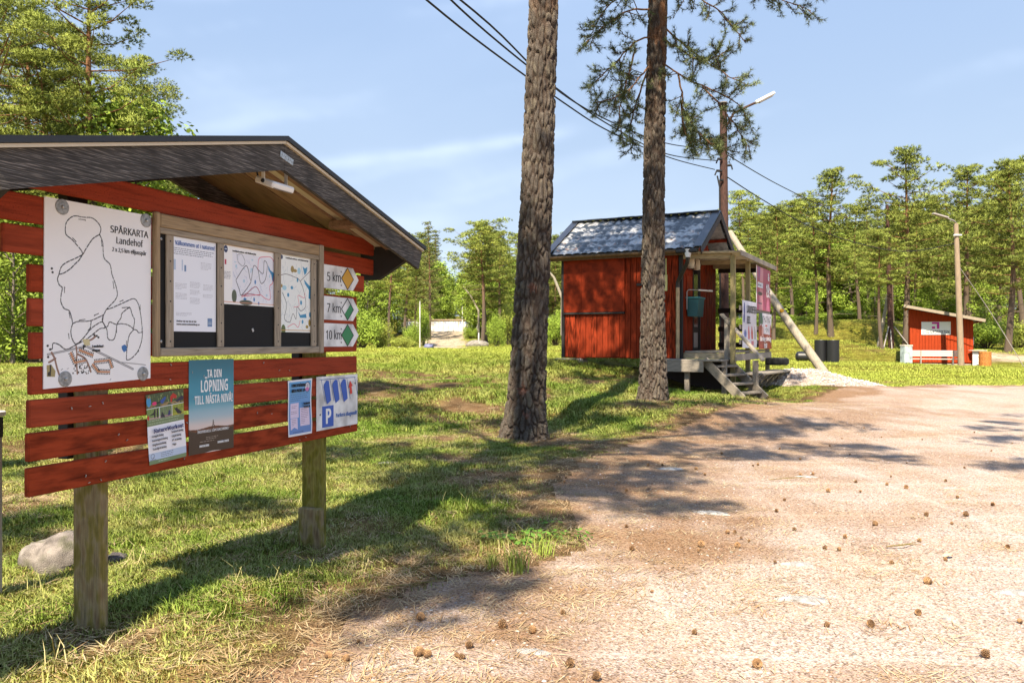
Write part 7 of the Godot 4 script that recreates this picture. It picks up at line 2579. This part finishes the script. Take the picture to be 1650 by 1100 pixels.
func build_litter() -> void:
	rng.seed = 4321
	# needles and dry straws lying on the ground
	var nd := mb()
	for k in 7:
		var p := Vector3(rng.randf_range(-0.05, 0.05), 0.003, rng.randf_range(-0.05, 0.05))
		var d := Vector3(rng.randf_range(-1, 1), rng.randf_range(0, 0.2), rng.randf_range(-1, 1)).normalized() * rng.randf_range(0.03, 0.06)
		var s := d.cross(Vector3.UP).normalized() * 0.0016
		nd.tri(p - s, p + s, p + d, Vector3.UP)
		nd.tri(p - s, p + s, p - d * 0.3, Vector3.UP)
	var xf := []
	var cols := PackedColorArray()
	for i in 26000:
		var d := 1.8 + 12.0 * pow(rng.randf(), 0.8)
		var x := rng.randf_range(-1, 1) * (d * 0.65 + 0.5)
		var e := -yard_dist(x, d)
		var keep := 0.3
		if e > 0:
			keep = 0.04 + 0.45 * smoothstep(0.15, 0.5, n_low.get_noise_2d(x * 3 + 20, d * 3)) + 0.7 * smoothstep(1.6, 0.0, e + n_low.get_noise_2d(x * 2, d * 2) * 2.0)
		else:
			keep = 0.6 * (1.0 - grass_share(x, d)) + 0.15 + 0.35 * dryness(x, d)
		if rng.randf() > keep:
			continue
		var s := rng.randf_range(0.7, 1.5)
		xf.append(Transform3D(Basis(Vector3.UP, rng.randf() * TAU).scaled(Vector3.ONE * s), Vector3(x, ground_y(x, -d) + (0.0 if e > 0 else 0.012), -d)))
		cols.append(Color(0.36, 0.20, 0.085).lerp(Color(0.62, 0.50, 0.30), rng.randf()) * rng.randf_range(0.7, 1.1))
	scatter("needle_litter", "fallen brown pine needles and dry straws", "needles", nd.mesh(), M.pebble, xf, cols)
	# small stones in the gravel
	xf = []
	cols = PackedColorArray()
	for i in 15000:
		var d := 1.9 + 13.0 * pow(rng.randf(), 1.1)
		var x := rng.randf_range(-0.9, d * 0.65 + 0.6)
		if yard_dist(x, d) > -0.05:
			continue
		var s := 0.0018 + 0.0055 * pow(rng.randf(), 2.5)
		xf.append(Transform3D(Basis(Vector3.UP, rng.randf() * TAU).scaled(Vector3(s * 1.3, s * 0.7, s)), Vector3(x, ground_y(x, -d), -d)))
		var v := rng.randf_range(0.16, 0.52)
		cols.append(Color(v, v * rng.randf_range(0.84, 0.98), v * rng.randf_range(0.72, 0.95)))
	scatter("pebbles", "small loose stones of the gravel yard", "pebbles", stone_mesh(6, 5, 0.4), M.pebble, xf, cols)
	# flat pale stones that break the surface
	for q in [[1284, 912, 1.5, "flat white stone chip in the gravel, below the middle of the yard"], [1290, 970, 2.2, "long flat pale bedrock slab in the lower part of the yard"], [1078, 762, 1.6, "grey flat stone breaking the needle litter by the lawn"], [1148, 832, 1.8, "thin pale slab between lawn corner and yard"], [1640, 955, 1.7, "white stone patch near the right edge of the yard"], [1532, 789, 0.9, "small white stone in the upper right part of the yard"], [1562, 962, 0.9, "small pale slab left of the white stone patch"], [1300, 771, 1.2, "pale flat stone beside a fallen twig in the yard"], [627, 757, 1.1, "pale stone in the grass between the board and the thick trunk"], [672, 742, 0.6, "small white stone in the grass near the board"], [860, 1063, 1.3, "pale flat stone at the bottom edge of the yard"]]:
		var d: float = 1488.0 / (q[1] - 550.0)
		var x: float = (q[0] - 825.0) / 1283.0 * d
		var s: float = 0.03 * q[2] * (0.6 + d * 0.12)
		var b := mb()
		for j in 9:
			for i in 20:
				var a := TAU * i / 20.0
				var r := j / 8.0
				var rr := r * (1.0 + 0.35 * n_low.get_noise_2d(cos(a) * 2 + q[0], sin(a) * 2) + 0.2 * n_mid.get_noise_2d(cos(a) * 2 + q[0], sin(a) * 2))
				b.col = Color(0.95, 0.92, 0.88) * (0.9 + 0.2 * n_mid.get_noise_2d(cos(a) * rr * 3 + q[0], sin(a) * rr * 3))
				b.col.a = 1
				b.vert(Vector3(cos(a) * rr * 1.9, (1.0 - r * r) * 0.28 - 0.05 + 0.08 * n_mid.get_noise_2d(cos(a) * rr * 2 + q[0], sin(a) * rr * 2), sin(a) * rr * 0.8) * s, Vector3(cos(a) * r * 0.3, 1, sin(a) * r * 0.4).normalized())
		for j in 8:
			for i in 20:
				var a := j * 20 + i
				var e := j * 20 + (i + 1) % 20
				b.face(a, e, e + 20, Vector3.UP)
				b.face(a, e + 20, a + 20, Vector3.UP)
		var o := put("flat_stone", b.mesh(), M.stone, null, Transform3D(Basis(Vector3.UP, rng.randf_range(-0.3, 0.3)), Vector3(x, ground_y(x, -d), -d)))
		tag(o, q[3], "stone", "flat stones in the ground")
	build_cones()

func build_cones() -> void:
	rng.seed = 99
	# an open pine cone: rows of scales round a core
	var kinds := []
	for k in 3:
		var b := mb()
		var l: float = [0.030, 0.026, 0.034][k]
		var r: float = [0.019, 0.013, 0.021][k]
		b.col = Color(0.10, 0.055, 0.03)
		b.lathe([Vector2(0, l * 0.55), Vector2(r * 0.4, l * 0.3), Vector2(r * 0.55, -l * 0.1), Vector2(r * 0.4, -l * 0.5), Vector2(0, -l * 0.55)], 8)
		for j in 7:
			var f := j / 6.0
			for i in 9:
				var a := TAU * i / 9.0 + j * 0.37
				var rr := r * sin((0.18 + 0.72 * f) * PI) * 1.05
				var y := l * (0.55 - 1.05 * f)
				var o := Vector3(cos(a), 0, sin(a))
				var s := Vector3(-sin(a), 0, cos(a)) * rr * 0.40
				var tip := o * rr + Vector3(0, y + l * 0.12, 0)
				b.col = Color(0.30, 0.175, 0.085) * rng.randf_range(0.7, 1.4)
				b.col.a = 1
				b.tri(o * rr * 0.35 + Vector3(0, y - l * 0.05, 0), tip - s, tip + s, Vector3.UP + o)
				b.col = b.col * 1.25
				b.col.a = 1
				b.tri(tip - s, tip + s, tip + Vector3(0, -l * 0.09, 0) - o * rr * 0.1, o)
		kinds.append(b.mesh())
	# where they lie in the photograph
	var spots := [[811, 1012, 1.5, 0], [857, 1021, 1.0, 0], [1497, 941, 1.3, 2], [1019, 887, 1.0, 0], [1250, 908, 0.9, 1], [1189, 882, 1.2, 0], [1130, 881, 1.3, 0], [1352, 888, 1.0, 1], [1329, 885, 0.9, 0], [1410, 847, 1.2, 2], [1438, 909, 0.9, 0], [1481, 991, 1.0, 0], [1625, 884, 1.1, 0], [1525, 904, 0.8, 0], [1558, 832, 1.2, 0], [1535, 845, 0.9, 0], [1494, 832, 1.1, 0], [1335, 793, 1.1, 0], [1264, 807, 1.0, 0], [1251, 825, 1.1, 0], [1281, 855, 0.9, 0], [1362, 867, 1.0, 0], [1380, 778, 1.0, 0], [1387, 794, 0.9, 1], [1430, 782, 0.9, 0], [1461, 787, 1.0, 0], [1436, 769, 0.8, 1], [1525, 776, 0.9, 0], [1543, 803, 0.9, 0], [1600, 815, 1.1, 0], [1555, 755, 0.9, 1], [1310, 765, 0.9, 0], [1290, 767, 0.9, 0], [1222, 750, 0.9, 0], [1257, 724, 0.8, 0], [1163, 732, 0.9, 0], [1122, 757, 0.9, 0], [1136, 766, 0.9, 0], [1214, 751, 0.8, 0], [1173, 860, 1.0, 0], [1185, 859, 0.9, 0], [1126, 890, 0.9, 1], [1195, 869, 0.9, 1], [1207, 874, 0.8, 1], [1482, 873, 0.8, 0], [1598, 727, 0.7, 0], [1632, 715, 0.7, 0], [1571, 697, 0.7, 0], [1487, 709, 0.7, 0], [1456, 694, 0.7, 0], [1421, 705, 0.6, 0], [1357, 707, 0.7, 0], [1393, 686, 0.7, 0], [1338, 719, 0.8, 0], [688, 1060, 1.2, 0], [737, 1060, 1.0, 1], [675, 1058, 1.2, 0], [757, 1044, 1.1, 0], [917, 1074, 1.3, 2], [960, 1097, 1.3, 1], [528, 1062, 1.1, 0], [558, 1066, 0.9, 0], [577, 1037, 0.9, 1], [677, 1000, 1.1, 0], [908, 990, 0.8, 0], [910, 778, 0.9, 0], [897, 847, 0.9, 0], [836, 841, 0.9, 0], [719, 847, 0.8, 0], [638, 787, 0.8, 0], [793, 762, 0.8, 0], [1010, 850, 0.9, 0], [912, 771, 0.8, 0], [1068, 751, 1.0, 0], [1045, 751, 0.9, 0], [1645, 1005, 1.0, 1], [1220, 1075, 1.1, 0], [1010, 792, 0.8, 0], [1405, 1010, 1.0, 0], [1332, 1010, 0.9, 0], [1050, 955, 0.8, 1], [1120, 1022, 0.9, 0], [1590, 1060, 1.1, 0], [745, 1062, 0.9, 0], [1462, 747, 0.8, 1], [1370, 733, 0.7, 0], [1290, 741, 0.8, 0]]
	for q in spots:
		var d: float = 1488.0 / (q[1] - 550.0)
		var x: float = (q[0] - 825.0) / 1283.0 * d
		for i in 3:
			d = (EYE - ground_y(x, -d)) * 1283.0 / (q[1] - 550.0)
			x = (q[0] - 825.0) / 1283.0 * d
		var s: float = q[2] * rng.randf_range(0.6, 0.85)
		var o := put("pine_cone", kinds[q[3]], M.cone, null, Transform3D(Basis(Vector3.UP, rng.randf() * TAU) * Basis(Vector3(1, 0, 0), rng.randf_range(0.7, 1.6)).scaled(Vector3.ONE * s), Vector3(x, ground_y(x, -d) + 0.016 * s, -d)))
		tag(o, "small brown open pine cone lying on the ground of the yard or lawn", "pine cone", "pine cones scattered on the ground")
	# a few fallen twigs and a pale leaf
	var tw := [[1270, 777, 0.35, "thin fallen twig in the upper middle of the yard"], [1455, 884, 0.22, "curved brown twig in the right half of the yard"], [640, 952, 0.5, "long dry straw lying across the lawn below the board"]]
	for q in tw:
		var d: float = 1488.0 / (q[1] - 550.0)
		var x: float = (q[0] - 825.0) / 1283.0 * d
		var b := mb()
		b.tube([Vector3(-q[2] * 0.5, 0.01, 0), Vector3(-q[2] * 0.1, 0.02, 0.03), Vector3(q[2] * 0.5, 0.012, -0.02)], [0.005, 0.004, 0.002], 5)
		b.tube([Vector3(0, 0.018, 0.02), Vector3(q[2] * 0.2, 0.03, 0.09)], [0.003, 0.0015], 4)
		tag(put("twig", b.mesh(), M.post_wood, null, Transform3D(Basis(Vector3.UP, 0.3), Vector3(x, ground_y(x, -d) + 0.004, -d))), q[3], "twig")
	var lf := mb()
	lf.col = Color(0.62, 0.52, 0.30)
	for i in 8:
		var u := i / 8.0
		var v := (i + 1) / 8.0
		var a := Vector3(u * 0.09, 0.008 + 0.01 * sin(u * 3), 0)
		var b := Vector3(v * 0.09, 0.008 + 0.01 * sin(v * 3), 0)
		lf.quad(a + Vector3(0, 0.006, -sin(u * PI) * 0.02), b + Vector3(0, 0.006, -sin(v * PI) * 0.02), b, a, Vector3.UP)
		lf.quad(a, b, b + Vector3(0, 0.008, sin(v * PI) * 0.02), a + Vector3(0, 0.008, sin(u * PI) * 0.02), Vector3.UP)
	var ld := 1488.0 / (903 - 550.0)
	var lx := (1522.0 - 825.0) / 1283.0 * ld
	tag(put("fallen_leaf", lf.mesh(), M.pebble, null, Transform3D(Basis(Vector3.UP, 0.6), Vector3(lx, ground_y(lx, -ld), -ld))), "pale curled leaf lying in the right half of the yard", "leaf")


# ---------------------------------------------------------------- sky, light, camera
func make_sky() -> Sky:
	# thin high cirrus and one old contrail, as a cover over the blue
	var w := 1024
	var h := 512
	var im := Image.create(w, h, false, Image.FORMAT_RGBA8)
	var f := FastNoiseLite.new()
	f.seed = 3
	f.frequency = 1.0
	f.fractal_octaves = 5
	for j in h / 2:
		var el := (0.5 - (j + 0.5) / h) * PI
		for i in w:
			var az := wrapf((i + 0.5) / w * TAU, -PI, PI)        # 0 straight ahead
			var y := tan(minf(el, 1.4))
			# long streaks that rise to the right
			var s := y - az * 0.22
			var warp := f.get_noise_2d(az * 3.0, el * 6.0) * 0.12
			var st := f.get_noise_2d(az * 1.1 + warp, (s + warp * 0.15) * 17.0)
			var veil := f.get_noise_2d(az * 1.4 + 7.0, s * 3.0)
			var a := smoothstep(0.05, 0.75, st + veil * 0.5) * 0.42 + 0.12 * smoothstep(-0.3, 0.5, veil)
			# the contrail
			var c := (y - (0.2395 + 0.1535 * (az + 0.08)))
			var along := smoothstep(-0.30, -0.20, az) * smoothstep(0.11, 0.02, az)
			var tw := 0.0065 + 0.004 * f.get_noise_2d(az * 14.0, 3.0) + 0.004 * (-az)
			a = maxf(a, along * exp(-pow(c / maxf(tw, 0.003), 2.0)) * (0.75 + 0.35 * f.get_noise_2d(az * 9.0, 1.0)))
			a *= smoothstep(0.0, 0.12, el)
			im.set_pixel(i, j, Color(1, 1, 1, clampf(a, 0, 0.9)))
	var m := ProceduralSkyMaterial.new()
	m.sky_top_color = Color(0.475, 0.565, 0.70)
	m.sky_horizon_color = Color(0.655, 0.71, 0.75)
	m.sky_curve = 0.17
	m.sky_energy_multiplier = 0.96
	m.ground_bottom_color = Color(0.35, 0.33, 0.28)
	m.ground_horizon_color = Color(0.6, 0.6, 0.55)
	m.sky_cover = ImageTexture.create_from_image(im)
	m.sky_cover_modulate = Color(0.55, 0.55, 0.55, 0.55)
	m.sun_angle_max = 8.0
	var s := Sky.new()
	s.sky_material = m
	return s

func _ready() -> void:
	rng.seed = 7
	var cam := Camera3D.new()
	cam.name = "camera"
	cam.position = Vector3(0, EYE, 0)
	cam.fov = 2.0 * rad_to_deg(atan(550.0 / 1283.0))
	cam.near = 0.05
	cam.far = 1500.0
	add_child(cam)
	cam.current = true
	var env := Environment.new()
	env.background_mode = Environment.BG_SKY
	env.sky = make_sky()
	env.tonemap_mode = Environment.TONE_MAPPER_LINEAR
	env.tonemap_exposure = 2.2
	env.sdfgi_enabled = true
	env.ssao_enabled = true
	env.ssil_enabled = true
	var we := WorldEnvironment.new()
	we.name = "world_environment"
	we.environment = env
	add_child(we)
	var sun := DirectionalLight3D.new()
	sun.name = "sun"
	sun.light_energy = 1.6
	sun.light_color = Color(1.0, 0.94, 0.84)
	sun.light_angular_distance = 0.5
	sun.shadow_enabled = true
	sun.directional_shadow_max_distance = 120.0
	add_child(sun)
	sun.look_at_from_position(Vector3.ZERO, -SUN_TO, Vector3.UP)

	setup_noise()
	make_textures()
	make_materials()
	mat("grass_tuft", lin(0.27, 0.36, 0.05), 0.6)
	M.grass_tuft.backlight_enabled = true
	M.grass_tuft.backlight = Color(0.45, 0.45, 0.25)
	build_ground()
	build_hut()
	build_board()
	build_near_pines()
	build_around_hut()
	build_far_things()
	build_woods()
	build_shade()
	build_grass()
	build_litter()
